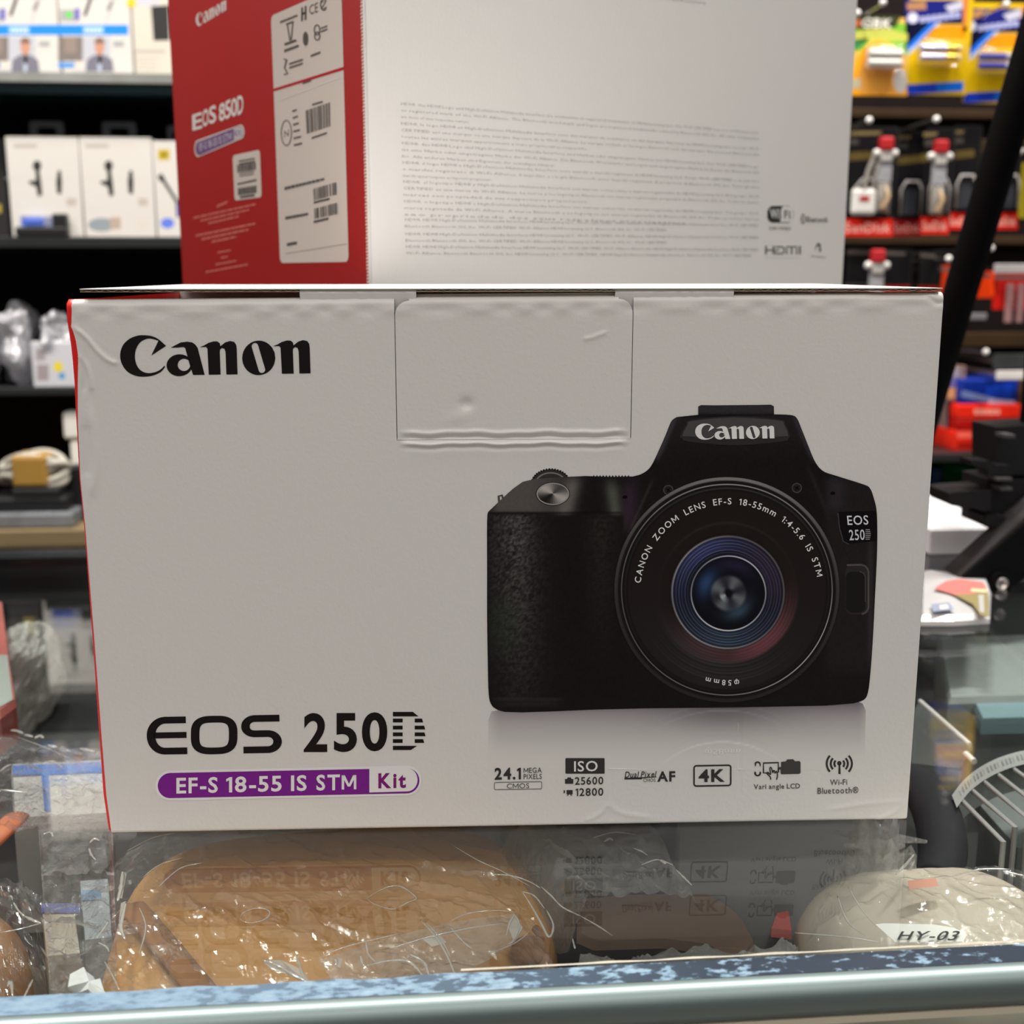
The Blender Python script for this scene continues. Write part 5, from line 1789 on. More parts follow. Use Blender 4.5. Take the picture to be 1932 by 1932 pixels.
def green_draw(d):
    d.px([(1614, 32), (1714, 46), (1712, 102), (1608, 96)], lin((126, 190, 60)), 1)
    d.px([(1612, 60), (1660, 50), (1712, 64), (1712, 78), (1608, 78)], lin((196, 200, 90)), 2)
    d.px([(1608, 76), (1640, 72), (1620, 92), (1606, 96)], lin((60, 140, 80)), 2)
    d.px([(1614, 30), (1700, 30), (1690, 52), (1614, 56)], lin((60, 66, 40)), 3)
    d.text('GBK', [(1628, 34), (1684, 36), (1682, 54), (1624, 52)], lin((240, 236, 225)), bold=0.03, lay=4)
    d.px([(1616, 38), (1624, 37), (1622, 50), (1615, 50)], lin((230, 110, 60)), 4)
    d.px(arc(1658, 160, 52, 84, 180, 360, 20) + [(1712, 180), (1604, 180)], lin((250, 172, 30)), 3)
    d.px(arc(1658, 158, 40, 64, 180, 360, 20) + [(1690, 176), (1622, 176)], lin((235, 165, 70)), 4)
    d.px(arc(1698, 152, 13, 24, 0, 360, 20)[:-1], lin((205, 200, 195)), 5)
    d.px([(1607, 150), (1624, 148), (1624, 166), (1607, 168)], lin((200, 190, 160)), 5)
t, wd, h = hang_pack('battery_card', 'green and orange battery card next to the white side of the tall carton', 'battery pack', 1604, 32, 1712, 180, YC, (236, 190, 90), green_draw, 'battery cards on the right wall')
Wb, Gb = mat('white_battery', (0.72, 0.70, 0.66), 0.25), mat('green_battery', (0.05, 0.18, 0.08), 0.25)
Sb, Bb, Gd = mat('silver_battery', (0.55, 0.55, 0.72), 0.2, metal=0.6), mat('blue_battery', (0.05, 0.06, 0.35), 0.2), mat('gold_battery', (0.85, 0.60, 0.12), 0.22, metal=0.8)
for zz in (0.40, 0.52):
    battery(t, wd * 0.22, wd * 0.82, h * zz, 0.0052, Wb, Wb)
blister(t, wd * 0.14, wd * 0.9, h * 0.30, h * 0.64)
def yellow_draw(o, v):
    def f(d):
        d.px([(o + 2, v), (o + 122, v), (o + 118, v + 45), (o + 2, v + 45)], lin((28, 34, 120)), 1)
        d.px([(o + 4, v + 6), (o + 40, v + 2), (o + 42, v + 18), (o + 6, v + 20)], lin((180, 130, 90)), 2)
        d.px([(o + 76, v + 12), (o + 110, v), (o + 112, v + 16), (o + 86, v + 24)], lin((200, 200, 215)), 2)
        d.px([(o + 110, v - 4), (o + 122, v - 6), (o + 118, v + 60), (o + 110, v + 62)], lin((215, 130, 60)), 2)
        d.px(arc(o + 16, v + 34, 10, 10, 0, 360, 18)[:-1], lin((225, 225, 245)), 3)
        for k in range(7):
            d.px([(o + 30 + k * 11, v + 32 - k * 1.4), (o + 38 + k * 11, v + 31 - k * 1.4), (o + 38 + k * 11, v + 42 - k * 1.4), (o + 30 + k * 11, v + 43 - k * 1.4)], lin((190, 195, 235)), 3)
        d.px([(o + 2, v + 45), (o + 60, v + 42), (o + 2, v + 96)], lin((10, 14, 50)), 1)
        d.px([(o + 4, v + 88), (o + 50, v + 42), (o + 62, v + 42), (o + 6, v + 98)], lin((20, 110, 225)), 2)
        d.px([(o + 6, v + 98), (o + 62, v + 43), (o + 70, v + 42), (o + 4, v + 108)], lin((190, 200, 225)), 2)
        d.px([(o + 64, v + 43), (o + 118, v + 36), (o + 118, v + 52), (o + 56, v + 54)], lin((200, 165, 80)), 1)
        d.px([(o + 56, v + 52), (o + 84, v + 48), (o + 118, v + 50), (o + 116, v + 72), (o + 30, v + 78)], lin((240, 150, 15)), 2)
        d.px([(o + 2, v + 160), (o + 112, v + 154), (o + 111, v + 172), (o + 2, v + 178)], lin((20, 60, 190)), 2)
        d.px([(o + 60, v + 157), (o + 112, v + 154), (o + 111, v + 171), (o + 60, v + 174)], lin((10, 110, 225)), 3)
    return f
for (o, v, lab) in ((1706, 0, 'blue and yellow battery card with two lit batteries, beside the green one'), (1816, 16, 'blue and yellow battery card partly hidden by the black leg')):
    t, wd, h = hang_pack('battery_card', lab, 'battery pack', o, v - 12, o + 118, v + 178, YC + (0.004 if o > 1800 else 0), (228, 188, 5), yellow_draw(o, v), 'battery cards on the right wall')
    for zz in (0.36, 0.45):
        battery(t, wd * 0.16, wd * 0.80, h * zz, 0.0042, Sb if o < 1800 else Bb, Gd if o < 1800 else Sb)
    blister(t, wd * 0.1, wd * 0.86, h * 0.27, h * 0.54)

FRM = mat('clear_shell_rim', (0.42, 0.40, 0.38), 0.15)
def mem_pack(u0, v0, u1, v1, y, label, dark=False, tx='SanDisk'):
    vf = v1 - (v1 - v0) * 0.16
    def f(d):
        d.px([(u0, vf), (u1, vf), (u1, v1), (u0, v1)], lin((240, 40, 25)) if not dark else lin((150, 20, 20)), 1)
        d.text(tx, [(u0 + 4, vf + 7), (u1 - 4, vf + 7), (u1 - 4, v1 - 7), (u0 + 4, v1 - 7)], lin((255, 205, 190)) if not dark else lin((225, 150, 140)), bold=0.02, lay=2)
        d.px([(u0 + 6, v0 + 10), (u1 - 20, v0 + 10), (u1 - 24, v0 + 16), (u0 + 6, v0 + 18)], lin((120, 105, 70)), 1)
        d.px([(u0 + 2, v0 + 50), (u1 - 2, v0 + 46), (u1 - 2, v0 + 60), (u0 + 2, v0 + 66)], lin((92, 78, 40)), 1)
        d.px([(u0 + 8, v0 + 24), (u0 + 30, v0 + 24), (u0 + 30, v0 + 34), (u0 + 8, v0 + 36)], lin((70, 66, 62)), 1)
    t, wd, h = hang_pack('memory_card_pack', label, 'memory card pack', u0, v0, u1, v1, y, (22, 20, 22), f, 'memory card packs on the right wall')
    q = MB()
    pts = [(wd * 0.16, -0.006, h * 0.20), (wd * 0.16, -0.006, h * 0.44), (wd * 0.3, -0.006, h * 0.52), (wd * 0.7, -0.006, h * 0.52), (wd * 0.84, -0.006, h * 0.44), (wd * 0.84, -0.006, h * 0.20)]
    q.tube(pts, 0.0016, 8)
    q.build('shell_rim', FRM, t, smooth=True)
    q = MB()
    q.box(wd * 0.26, wd * 0.74, -0.004, -0.0008, h * 0.20, h * 0.46, bev=0.001)
    q.build('memory_card', mat('card_grey', (0.035, 0.037, 0.045), 0.35), t)
    return t
mem_pack(1590, 238, 1684, 446, YC, 'memory card pack with bright red footer touching the white carton edge')
mem_pack(1682, 246, 1740, 446, YC + 0.02, 'memory card pack with darker red footer, between two bright ones', True)
mem_pack(1736, 240, 1790, 442, YC, 'memory card pack with red footer under the second red capped tag')
mem_pack(1787, 236, 1840, 433, YC + 0.01, 'memory card pack partly behind the left edge of the black leg')
mem_pack(1872, 236, 1920, 433, YC + 0.01, 'memory card pack just right of the black leg')
t, wd, h = hang_pack('accessory_pack', 'olive yellow pack at the right edge beside the memory card packs', 'pack', 1921, 306, 1990, 412, YC - 0.01, (140, 128, 8), None)

def sec_tag(u, v, label, plate):
    y = YC - 0.022
    p = at_y(u, v, y)
    k = at_y(u + 10, v, y).x - p.x
    k /= 10.0                            # metres per photo pixel here
    t = thing('security_tag', label, 'security tag', (p.x, y, p.z), 0, 'red capped security tags')
    q = MB()
    q.box(-13 * k, 13 * k, -0.006, 0.006, -12 * k, 13 * k, bev=0.003)
    q.build('red_cap', mat('red_tag_plastic', (0.42, 0.015, 0.02), 0.35), t)
    q = MB()
    for s in (-1, 1):
        q.blob((s * 17 * k, 0, -16 * k), (6.5 * k, 0.005, 7 * k), 0.9, 14, 10)
    q.box(-10 * k, 12 * k, -0.003, 0.003, -30 * k, -10 * k, bev=0.001)
    q.build('white_jaw', mat('white_tag_plastic', (0.74, 0.72, 0.68), 0.4), t, smooth=50)
    q = MB()
    q.prism([(-14 * k, -66 * k), (13 * k, -66 * k), (13 * k, -24 * k), (-14 * k, -24 * k)], -0.001, 0.001, axis='y')
    q.build('grey_label', mat('grey_tag_label', (0.32, 0.32, 0.34), 0.5, vary=0.5, vscale=300), t)
    q = MB()
    if plate:
        q.tube([(-19 * k, 0, -18 * k), (-30 * k, 0, -46 * k), (-38 * k, 0, -84 * k)], 0.0030, 8)
        q.tube([(-12 * k, 0, -30 * k), (-18 * k, 0, -56 * k), (-20 * k, 0, -84 * k)], 0.0022, 8)
    q.box(-12 * k, 12 * k, -0.002, 0.002, -118 * k, -68 * k, bev=0.001)
    q.build('clear_strap', mat('dull_clear_strap', (0.26, 0.24, 0.21), 0.3, vary=0.7, vscale=150), t, smooth=40)
    q = MB()
    q.tube([(2 * k, -0.004, -76 * k), (8 * k, -0.004, -92 * k), (-2 * k, -0.004, -112 * k), (4 * k, -0.004, -122 * k)], [0.002, 0.005, 0.006, 0.003], 8, flat=0.4)
    q.build('tan_paper', mat('tan_strap', (0.48, 0.33, 0.19), 0.5, vary=0.5, vscale=120), t, smooth=True)
    if plate:
        q = MB()
        q.box(-60 * k, -14 * k, -0.003, 0.003, -126 * k, -78 * k, bev=0.004)
        pl = q.build('white_plate', mat('white_tag_plastic'), t)
        MB().box(-46 * k, -28 * k, -0.0036, -0.003, -101 * k, -92 * k, bev=0.0002).build('red_mark', mat('red_tag_plastic'), pl)
sec_tag(1672, 272, 'red capped white security tag with a white plate hanging from it', True)
sec_tag(1775, 278, 'red capped white security tag without plate, between the memory card packs', False)
sec_tag(1656, 484, 'dim red capped security tag low down beside the tall carton', False)

def low_pack(u0, v0, u1, v1, col, label, y=YC, top=(24, 22, 24)):
    def f(d):
        d.px([(u0, v0 + (v1 - v0) * 0.62), (u1, v0 + (v1 - v0) * 0.62), (u1, v1), (u0, v1)], lin(col), 1)
        d.px([(u0 + 4, v0 + 4), (u1 - 6, v0 + 6), (u1 - 8, v0 + 12), (u0 + 4, v0 + 11)], lin((92, 84, 80)), 1)
    return hang_pack('accessory_pack', label, 'pack', u0, v0, u1, v1, y, top, f, 'accessory packs in the third row')
low_pack(1594, 468, 1650, 575, (60, 58, 58), 'black accessory pack low beside the white carton edge', YC + 0.01)
low_pack(1664, 470, 1716, 580, (150, 28, 22), 'black pack with red foot, right of the dim red tag')
low_pack(1732, 474, 1772, 580, (150, 22, 16), 'black pack with red foot, left of the orange pack')
low_pack(1768, 500, 1806, 600, (225, 62, 15), 'orange red pack at the left edge of the black leg', YC, (205, 60, 20))
low_pack(1836, 512, 1876, 562, (235, 64, 12), 'orange card at the right edge of the black leg', YC, (235, 64, 12))
t, wd, h = low_pack(1872, 516, 1975, 584, (200, 30, 20), 'red pack holding two pinkish tubes, at the right edge', YC, (170, 24, 18))
for k in (0.24, 0.44):
    q = MB()
    q.tube([(wd * k, -0.008, h * 0.72), (wd * k, -0.008, -h * 0.35)], 0.0048, 12)
    q.build('tube', mat('pinkish_tube', (0.30, 0.16, 0.16), 0.3), t, smooth=40)
def label_strip(u0, v0, u1, v1, label, col, y=1.37):
    A, B = at_y(u0, v1, y), at_y(u1, v1, y)
    h = at_y(u0, v0, y).z - A.z
    t = thing('price_holder', label, 'price holder', (A.x, y, A.z))
    MB().box(0, B.x - A.x, 0, 0.003, 0, h, bev=0.001).build('strip', mat('strip_' + str(col), lin(col), 0.35, vary=0.2), t)
    MB().box(0.01, 0.014, 0.0032, 1.655 - y, h * 0.3, h * 0.7).build('arm', STEEL, t)
label_strip(1876, 498, 1990, 516, 'grey white price holder above the red pack with tubes', (170, 165, 165))
label_strip(1826, 591, 1862, 604, 'small grey price holder below the orange card', (120, 118, 120))
label_strip(1880, 700, 1990, 717, 'bright white price holder above the blue box', (225, 220, 215))
label_strip(1874, 668, 1990, 697, 'smoky grey price holder over the bright white one', (62, 66, 66), 1.40)

# shelf with boxes low on the right wall
zr = at_y(1850, 848, YC).z
MBs = MB().box(0.50, 1.10, YC - 0.03, 1.658, zr - 0.010, zr, bev=0.001).build('wall_shelf', DGREY)
tag(MBs, 'dark low shelf on the right wall carrying the red boxes', 'shelf')
def flat_box(u0, v0, u1, v1, y, col, label, name='accessory_box', draw=None, dep=0.08, zb=None, group=None):
    A, B = at_y(u0, v1, y), at_y(u1, v1, y)
    z0 = A.z if zb is None else zb
    h = at_y(u0, v0, y).z - z0
    t = thing(name, label, 'box', (A.x, y, z0 + 0.0003), 0, group)
    MB().box(0, B.x - A.x, 0, dep, 0, h - 0.0006, bev=0.0015).build('carton', mat('flat_' + str(col), lin(col), 0.4), t, smooth=40)
    d = Deco(Surf(t, (0, 0, 0), (1, 0, 0), (0, 0, 1), (0, -1, 0), lambda s, tt: 0.0002))
    if draw:
        w_ = B.x - A.x
        d.poly([(0.002, 0.002), (w_ - 0.002, 0.002), (w_ - 0.002, h - 0.003), (0.002, h - 0.003)], lin(col), 0)
        draw(d)
        d.build('front_print', t, PRINT)
    return t
GR = 'stack of red boxes on the low right shelf'
z3_ = zr
lv = [at_y(1850, v, YC - 0.01).z for v in (812, 790, 763)]
flat_box(1798, 812, 1905, 848, YC - 0.01, (225, 40, 22), 'lowest red box of the stack, on the low shelf', zb=zr, draw=lambda d: (d.rect(1806, 816, 1895, 826, lin((250, 110, 90)), 1), d.rect(1806, 836, 1895, 845, lin((150, 20, 14)), 1)), group=GR)
flat_box(1804, 790, 1924, 812, YC - 0.01, (175, 18, 12), 'dark red box in the middle of the stack', zb=lv[0], draw=lambda d: d.rect(1845, 798, 1880, 806, lin((190, 60, 45)), 1), group=GR)
flat_box(1805, 763, 1924, 790, YC - 0.01, (238, 42, 22), 'bright red box on top of the stack, with a pale printed word', zb=lv[1], draw=lambda d: [d.rect(1838 + k * 10, 772, 1846 + k * 10, 782, lin((255, 170, 150)), 1) for k in range(5)], group=GR)
bt = flat_box(1812, 716, 1918, 762, YC - 0.005, (14, 48, 150), 'blue box with a pale lower edge lying on the red stack', zb=lv[2], draw=lambda d: (d.px([(1815, 736), (1880, 752), (1880, 762), (1812, 748)], lin((120, 140, 190)), 1), d.px([(1860, 728), (1912, 722), (1910, 752), (1862, 748)], lin((25, 70, 205)), 2), d.px([(1865, 752), (1915, 756), (1915, 762), (1865, 762)], lin((190, 205, 240)), 2)))
flat_box(1786, 690, 1812, 848, YC + 0.01, (150, 120, 115), 'slim pale box standing left of the blue box', zb=zr, draw=lambda d: (d.rect(1790, 694, 1812, 712, lin((175, 165, 175)), 1), d.rect(1790, 712, 1812, 730, lin((120, 115, 180)), 1), d.rect(1788, 732, 1812, 752, lin((235, 170, 120)), 1), d.rect(1786, 756, 1812, 848, lin((40, 30, 40)), 1)))
flat_box(1918, 715, 1990, 848, YC + 0.01, (92, 66, 40), 'brown box standing right of the red stack', zb=zr)
# on the back cabinet, right
P = at_z(1753, 1048, 0.0)
hz_ = at_y(1757, 1000, P.y).z
wbx = thing('flat_box', 'flat white box lying on the glass counter behind the black tripod', 'box', (P.x, P.y, 0.0004))
wx_ = at_y(1902, 1000, P.y).x - P.x
MB().box(0, wx_, 0, 0.160, 0, hz_, bev=0.001).build('carton', mat('white_flat_box', (0.80, 0.80, 0.82), 0.4, vary=0.01), wbx)
MB().box(0.002, wx_ - 0.002, 0.002, 0.158, hz_, hz_ + 0.0006).build('lid_top', mat('white_flat_box'), wbx)
flat_box(1774, 872, 1840, 985, 1.575, (2, 110, 50), 'green box standing on the back cabinet behind the flat white box', zb=ZC, draw=lambda d: d.px([(1800, 880), (1838, 890), (1838, 900), (1802, 888)], lin((60, 150, 100)), 1))
flat_box(1842, 897, 1872, 985, 1.58, (150, 140, 112), 'beige box beside the green box on the back cabinet', zb=ZC)
flat_box(1752, 884, 1773, 985, 1.58, (70, 110, 180), 'narrow blue box left of the green box', zb=ZC)
# ================================================================== TRIPOD AND BAG ON THE COUNTER
L0, L1 = at_y(1768, 700, 0.745), at_y(1966, 29, 0.69)
dv_ = (L1 - L0)
Lb = L0 + dv_ * ((0.012 - L0.z) / dv_.z)
Lt = L0 + dv_ * 1.35
LEGM = mat('black_satin_metal', (0.0035, 0.0035, 0.004), 0.6, spec=0.08)
tp = thing('tripod', 'black folding tripod with one long leg slanting up past the front carton', 'tripod', (Lb.x, Lb.y, 0.0005))
q = MB()
q.tube([Lb, L0, L1, Lt], 0.0103, 20)
q.build('leg', LEGM, tp, smooth=40, world=True)
q = MB()
q.tube([Lb - dv_.normalized() * 0.0095, Lb + dv_.normalized() * 0.012], [0.0095, 0.0118], 18)
q.build('rubber_foot', mat('black_rubber', (0.01, 0.01, 0.01), 0.8), [o for o in COL.objects if o.name.startswith('leg')][-1], smooth=40)
ft = [o for o in COL.objects if o.name.startswith('rubber_foot')][-1]
ft.matrix_parent_inverse = tp.matrix_basis.inverted()
YH = 0.66
def hub(name, polys, y0, y1, m, sm=False, bev=0.0):
    """prisms facing the camera side, outlines given where they stand at depth y0"""
    q = MB()
    for pl in polys:
        pts = [at_y(u, v, y0) for u, v in pl]
        n = len(pts)
        vs = pts + [Vector((p.x, y1, p.z)) for p in pts]
        q.add(vs, [tuple(range(n)), tuple(range(2 * n - 1, n - 1, -1))] + [(i, n + i, n + (i + 1) % n, (i + 1) % n) for i in range(n)])
    return q.build(name, m, tp, world=True, smooth=sm)
HUBM = mat('black_moulded_plastic', (0.008, 0.008, 0.009), 0.5, spec=0.3, bump=(900, 0.1, 0.0003))
HUBL = mat('grey_highlight', (0.07, 0.07, 0.072), 0.4)
hub('head_block', [[(1879, 806), (1990, 800), (1990, 897), (1886, 896), (1879, 870)]], YH, YH + 0.03, HUBM)
hub('head_block', [[(1872, 908), (1990, 900), (1990, 1000), (1869, 998)]], YH - 0.004, YH + 0.034, HUBM)
hub('lever', [[(1832, 868), (1868, 870), (1880, 878), (1905, 878), (1912, 898), (1868, 899), (1862, 882), (1832, 877)]], YH - 0.010, YH + 0.004, HUBM)
hub('quick_plate', [[(1791, 931), (1808, 928), (1870, 924), (1870, 964), (1796, 954), (1791, 948)]], YH - 0.012, YH + 0.016, HUBM)
hub('clamp_foot', [[(1861, 976), (1866, 972), (1896, 974), (1902, 984), (1902, 996), (1864, 993)]], YH - 0.014, YH + 0.01, HUBM)
for pl in ([(1896, 820), (1916, 820), (1916, 826), (1896, 826)], [(1888, 920), (1910, 920), (1910, 925), (1888, 925)], [(1880, 902), (1910, 902), (1910, 907), (1880, 907)]):
    hub('edge_highlight', [pl], YH - 0.0145, YH - 0.003, HUBL)  # highlights on the black head, painted as lighter grey slips
YA = 0.632
hub('brace_arm', [[(1816, 1090), (1932, 990), (1990, 945), (1990, 1030), (1940, 1075), (1906, 1098), (1872, 1104)]], YA, YA + 0.012, LEGM)
hub('brace_arm', [[(1808, 1090), (1824, 1090), (1990, 958), (1990, 930), (1932, 976)]], YA + 0.002, YA + 0.022, mat('arm_top_metal', (0.035, 0.032, 0.032), 0.45))
# pivot with screw
pv = at_y(1885, 1098, YA)
q = MB()
Mv = Matrix.Translation(pv) @ Matrix.Rotation(R(90), 4, 'X')
q.lathe([(0.0070, -0.012), (0.0074, 0.0015), (0.0066, 0.0030)], 28, M=Mv)
pj = q.build('pivot', LEGM, tp, smooth=40, world=True)
q = MB()
q.lathe([(0.0036, 0.002), (0.0036, 0.0042), (0.0028, 0.0046), (0.0014, 0.0036)], 20, M=Mv)
q.lathe([(0.0015, 0.0030), (0.0001, 0.0030)], 12, M=Mv)
sc_ = q.build('screw', mat('dull_screw', (0.55, 0.5, 0.5), 0.3, metal=1.0), pj, world=False)
sc_.matrix_parent_inverse = tp.matrix_basis.inverted()
hub('folded_leg', [[(1905, 1090), (1932, 1082), (1990, 1078), (1990, 1112), (1932, 1092), (1908, 1108)]], YA + 0.001, YA + 0.014, LEGM)
q = MB()
cf = at_y(1960, 1060, 0.66)
q.tube([Vector((cf.x, 0.675, 0.0008)), Vector((cf.x, 0.675, at_y(1960, 990, 0.675).z))], 0.010, 18)
q.tube([Vector((cf.x, 0.675, at_y(1960, 800, 0.675).z)), Vector((Lt.x, 0.675, Lt.z))], 0.010, 18)
q.build('centre_column', LEGM, tp, smooth=40, world=True)

# flat printed bag on the glass
def flatbag():
    o = [(1738, 1082), (1752, 1080), (1808, 1088), (1862, 1096), (1870, 1120), (1868, 1168), (1800, 1172), (1736, 1172)]
    P0 = at_z(1800, 1130, 0.0)
    t = thing('zip_bag', 'flat plastic bag with a pink printed top lying on the glass by the tripod arm', 'bag', (P0.x, P0.y, 0.0004))
    c = [at_z(u, v, 0.003) for u, v in o]
    cen = sum(c, Vector()) / len(c)
    q = MB()
    n = len(o)
    top = [cen + (p - cen) * 0.93 + Vector((0, 0, 0.0022)) for p in c]
    base = [Vector((p.x, p.y, 0.0004)) for p in c]
    q.add(base + c + top + [cen + Vector((0, 0, 0.0040))], [(i, (i + 1) % n, n + (i + 1) % n, n + i) for i in range(n)] + [(n + i, n + (i + 1) % n, 2 * n + (i + 1) % n, 2 * n + i) for i in range(n)] + [(2 * n + i, 2 * n + (i + 1) % n, 3 * n) for i in range(n)])
    q.build('pouch', mat('white_film_pouch', (0.62, 0.62, 0.62), 0.22, vary=0.15, vscale=60), t, world=True)
    q = MB()
    def patch(pl, col, k):
        z = 0.0075 + 0.0001 * k
        q.add([at_z(u, v, z) for u, v in pl], [tuple(range(len(pl)))], lin(col))
    patch([(1762, 1110), (1785, 1096), (1810, 1092), (1855, 1098), (1862, 1110), (1838, 1120), (1800, 1122)], (205, 125, 118), 1)
    patch([(1800, 1122), (1838, 1120), (1864, 1112), (1866, 1164), (1850, 1160), (1835, 1140)], (150, 138, 95), 1)
    patch([(1846, 1122), (1856, 1122), (1857, 1156), (1848, 1154)], (180, 180, 178), 2)
    patch([(1756, 1140), (1790, 1136), (1800, 1150), (1760, 1154)], (150, 158, 180), 1)
    patch([(1772, 1142), (1788, 1140), (1790, 1148), (1774, 1150)], (215, 215, 210), 2)
    patch([(1832, 1110), (1864, 1112), (1862, 1118), (1832, 1116)], (232, 205, 165), 3)
    q.build('print', PRINT, t, world=True)
flatbag()
# ================================================================== INSIDE THE CASE, UNDER THE GLASS
ZS = SHZ + 0.0004
def cz(u, v, z):
    return at_z(u, v, z)
TAN = mat('tan_leather', (0.60, 0.29, 0.06), 0.42, vary=0.10, vscale=60, bump=(500, 0.12, 0.0004))
SUEDE = mat('rust_suede', (0.30, 0.135, 0.05), 0.85, vary=0.3, vscale=400)
def leather_pouch(label, u0, u1, vb, zt, y0, y1, e=0.72, m=TAN, rz=-1.5, taper=0.0):
    A, B = cz(u0, vb, -0.035), cz(u1, vb, -0.035)
    hz = (zt - ZS) / 2
    c = ((A.x + B.x) / 2, (y0 + y1) / 2, ZS)
    t = thing('leather_pouch', label, 'camera case', c, R(rz))
    r = ((B.x - A.x) / 2, (y1 - y0) / 2, hz)
    q = MB()
    q.blob((0, 0, hz), r, e, 64, 36, lambda p, d: Vector((p.x, p.y * (1 - (taper if p.y < 0 else 0.10) * max(0, d.x) ** 2), p.z - 0.004 * (1 - d.x * d.x) * (d.z < 0) * 0)))
    b = q.build('body', m, t, smooth=True)
    return t, r, hz, b
t, r, hz, body = leather_pouch('tan leather camera pouch in clear wrap under the glass below the front carton', 228, 1040, 1740, -0.017, 0.2945, 0.416, 0.50, TAN, 4.5, 0.34)
# flap seam, strap and closing cord
q = MB()
pts = [(-r[0] * 0.93 + r[0] * 1.84 * i / 30, -r[1] * (0.62 + 0.06 * math.sin(i * 0.35)), hz * (1.66 - 0.010 * abs(i - 15))) for i in range(31)]
q.tube(pts, 0.0009, 6)
q.build('flap_edge', SUEDE, t, smooth=True)
q = MB()
s0, s1, s2 = cz(250, 1712, -0.0165), cz(312, 1785, -0.0165), cz(402, 1895, -0.0165)
q.tube([tuple(Vector(s0) + Vector((-0.004, 0.006, -0.006))), s0, s1, s2], 0.0042, 12, flat=0.35)
q.build('strap', SUEDE, t, smooth=True, world=True)
q = MB()
cz0 = cz(1000, 1795, -0.022)
q.tube([tuple(Vector(cz(1010, 1752, -0.02))), tuple(Vector(cz(1032, 1775, -0.02))), tuple(Vector(cz(1030, 1815, -0.022))), tuple(Vector(cz(1012, 1845, -0.024)))], 0.0013, 8)
q.blob(tuple(cz0), (0.006, 0.006, 0.004), 1.0, 16, 10)
q.build('cord', SUEDE, t, smooth=True, world=True)

def drape(name, label, pxq, zfun, m, nx=90, ny=50, z0=-0.012, group=None, seed=0.0, amp=1.0):
    """thin crumpled sheet over px quad TL TR BR BL, height by zfun(a,b) plus creases"""
    P = [cz(u, v, z0) for u, v in pxq]
    q = MB()
    vs = []
    for j in range(ny + 1):
        for i in range(nx + 1):
            a, b = i / nx, j / ny
            p = P[0] * (1 - a) * (1 - b) + P[1] * a * (1 - b) + P[2] * a * b + P[3] * (1 - a) * b
            n1 = noise.noise(Vector((p.x * 55 + seed, p.y * 55, seed)))
            n2 = 1 - abs(noise.noise(Vector((p.x * 130 + seed, p.y * 90, 2.0 + seed)))) * 2
            n3 = 1 - abs(noise.noise(Vector((p.x * 40, p.y * 60 + p.x * 30 + seed, 5.0)))) * 2
            z = zfun(a, b, p) + amp * (0.0016 * n1 + 0.0022 * max(0, n2 - 0.55) * 2 + 0.0035 * max(0, n3 - 0.6) * 2)
            vs.append((p.x, p.y, min(z, -0.0068)))
    fs = [(j * (nx + 1) + i, (j + 1) * (nx + 1) + i, (j + 1) * (nx + 1) + i + 1, j * (nx + 1) + i + 1) for j in range(ny) for i in range(nx)]
    q.add(vs, fs)
    o = q.build(name, m, None, smooth=False)
    return tag(o, label, 'plastic wrap', group)
WRAP = film('crinkled_wrap', (0.97, 0.97, 0.97), 0.07, 0.15, 1.42, (26, 0.45, 0.004), haze=0.04)
WRAPM = film('cloudy_wrap', (0.9, 0.9, 0.9), 0.03, 0.16, 1.42, (170, 1.0, 0.004), haze=0.20, hazecol=(0.6, 0.6, 0.6))
def over(o, r, hz, e, gap=0.003):
    def z(a, b, p):
        q = o.matrix_basis.inverted() @ Vector((p.x, p.y, 0))
        k = 1 - abs(q.x / (r[0] + 0.010)) ** (2 / e) - abs(q.y / (r[1] + 0.010)) ** (2 / e)
        return ZS + hz + (hz * k ** (e / 2) if k > 0 else 0) + gap - (0 if k > 0 else 0.02)
    return z
zf1 = over(t, r, hz, 0.50)
drape('plastic_wrap', 'clear crinkled wrap around the tan leather pouch', [(212, 1556), (930, 1556), (1110, 1905), (205, 1925)], zf1, WRAP, 130, 70, group=None, seed=1.0, amp=0.45)

# second, darker pouch in its bag
def slab(name, label, cat, px, zt, zb, m, part='body', group=None, under=False):
    pts = [cz(u, v, zt) for u, v in px]
    cen = sum(pts, Vector()) / len(pts)
    t = thing(name, label, cat, (cen.x, cen.y, zb), 0, group)
    q = MB()
    n = len(pts)
    rim = [Vector((p.x, p.y, zt - 0.003)) for p in pts]
    ins = [cen + (p - cen) * 0.96 for p in pts]
    ins = [Vector((p.x, p.y, zt)) for p in ins]
    bot = [Vector((p.x, p.y, zb)) for p in pts]
    if under:
        bot = [cz(u, v, zb) for u, v in px]
        bc = sum(bot, Vector()) / len(bot)
        bot = [bc + (p - bc) * 0.9 for p in bot]
    q.add(bot + rim + ins, [(i, (i + 1) % n, n + (i + 1) % n, n + i) for i in range(n)] + [(n + i, n + (i + 1) % n, 2 * n + (i + 1) % n, 2 * n + i) for i in range(n)] + [tuple(range(2 * n, 3 * n)), tuple(range(n - 1, -1, -1))])
    q.build(part, m, t, world=True)
    return t
DBR = mat('dark_brown_leather', (0.080, 0.042, 0.024), 0.5, vary=0.12, vscale=60, bump=(400, 0.15, 0.0004))
outl = [(1090, 1695), (1180, 1686), (1335, 1684)] + smooth_pts([(1335, 1684), (1392, 1722), (1425, 1775)], 4)[1:] + [(1412, 1795), (1398, 1808), (1370, 1800), (1335, 1782), (1250, 1772), (1120, 1776), (1088, 1762)]
slab('leather_pouch', 'dark brown leather pouch with a pointed flap, right of the tan pouch', 'camera case', outl, -0.0165, ZS, DBR, under=True)
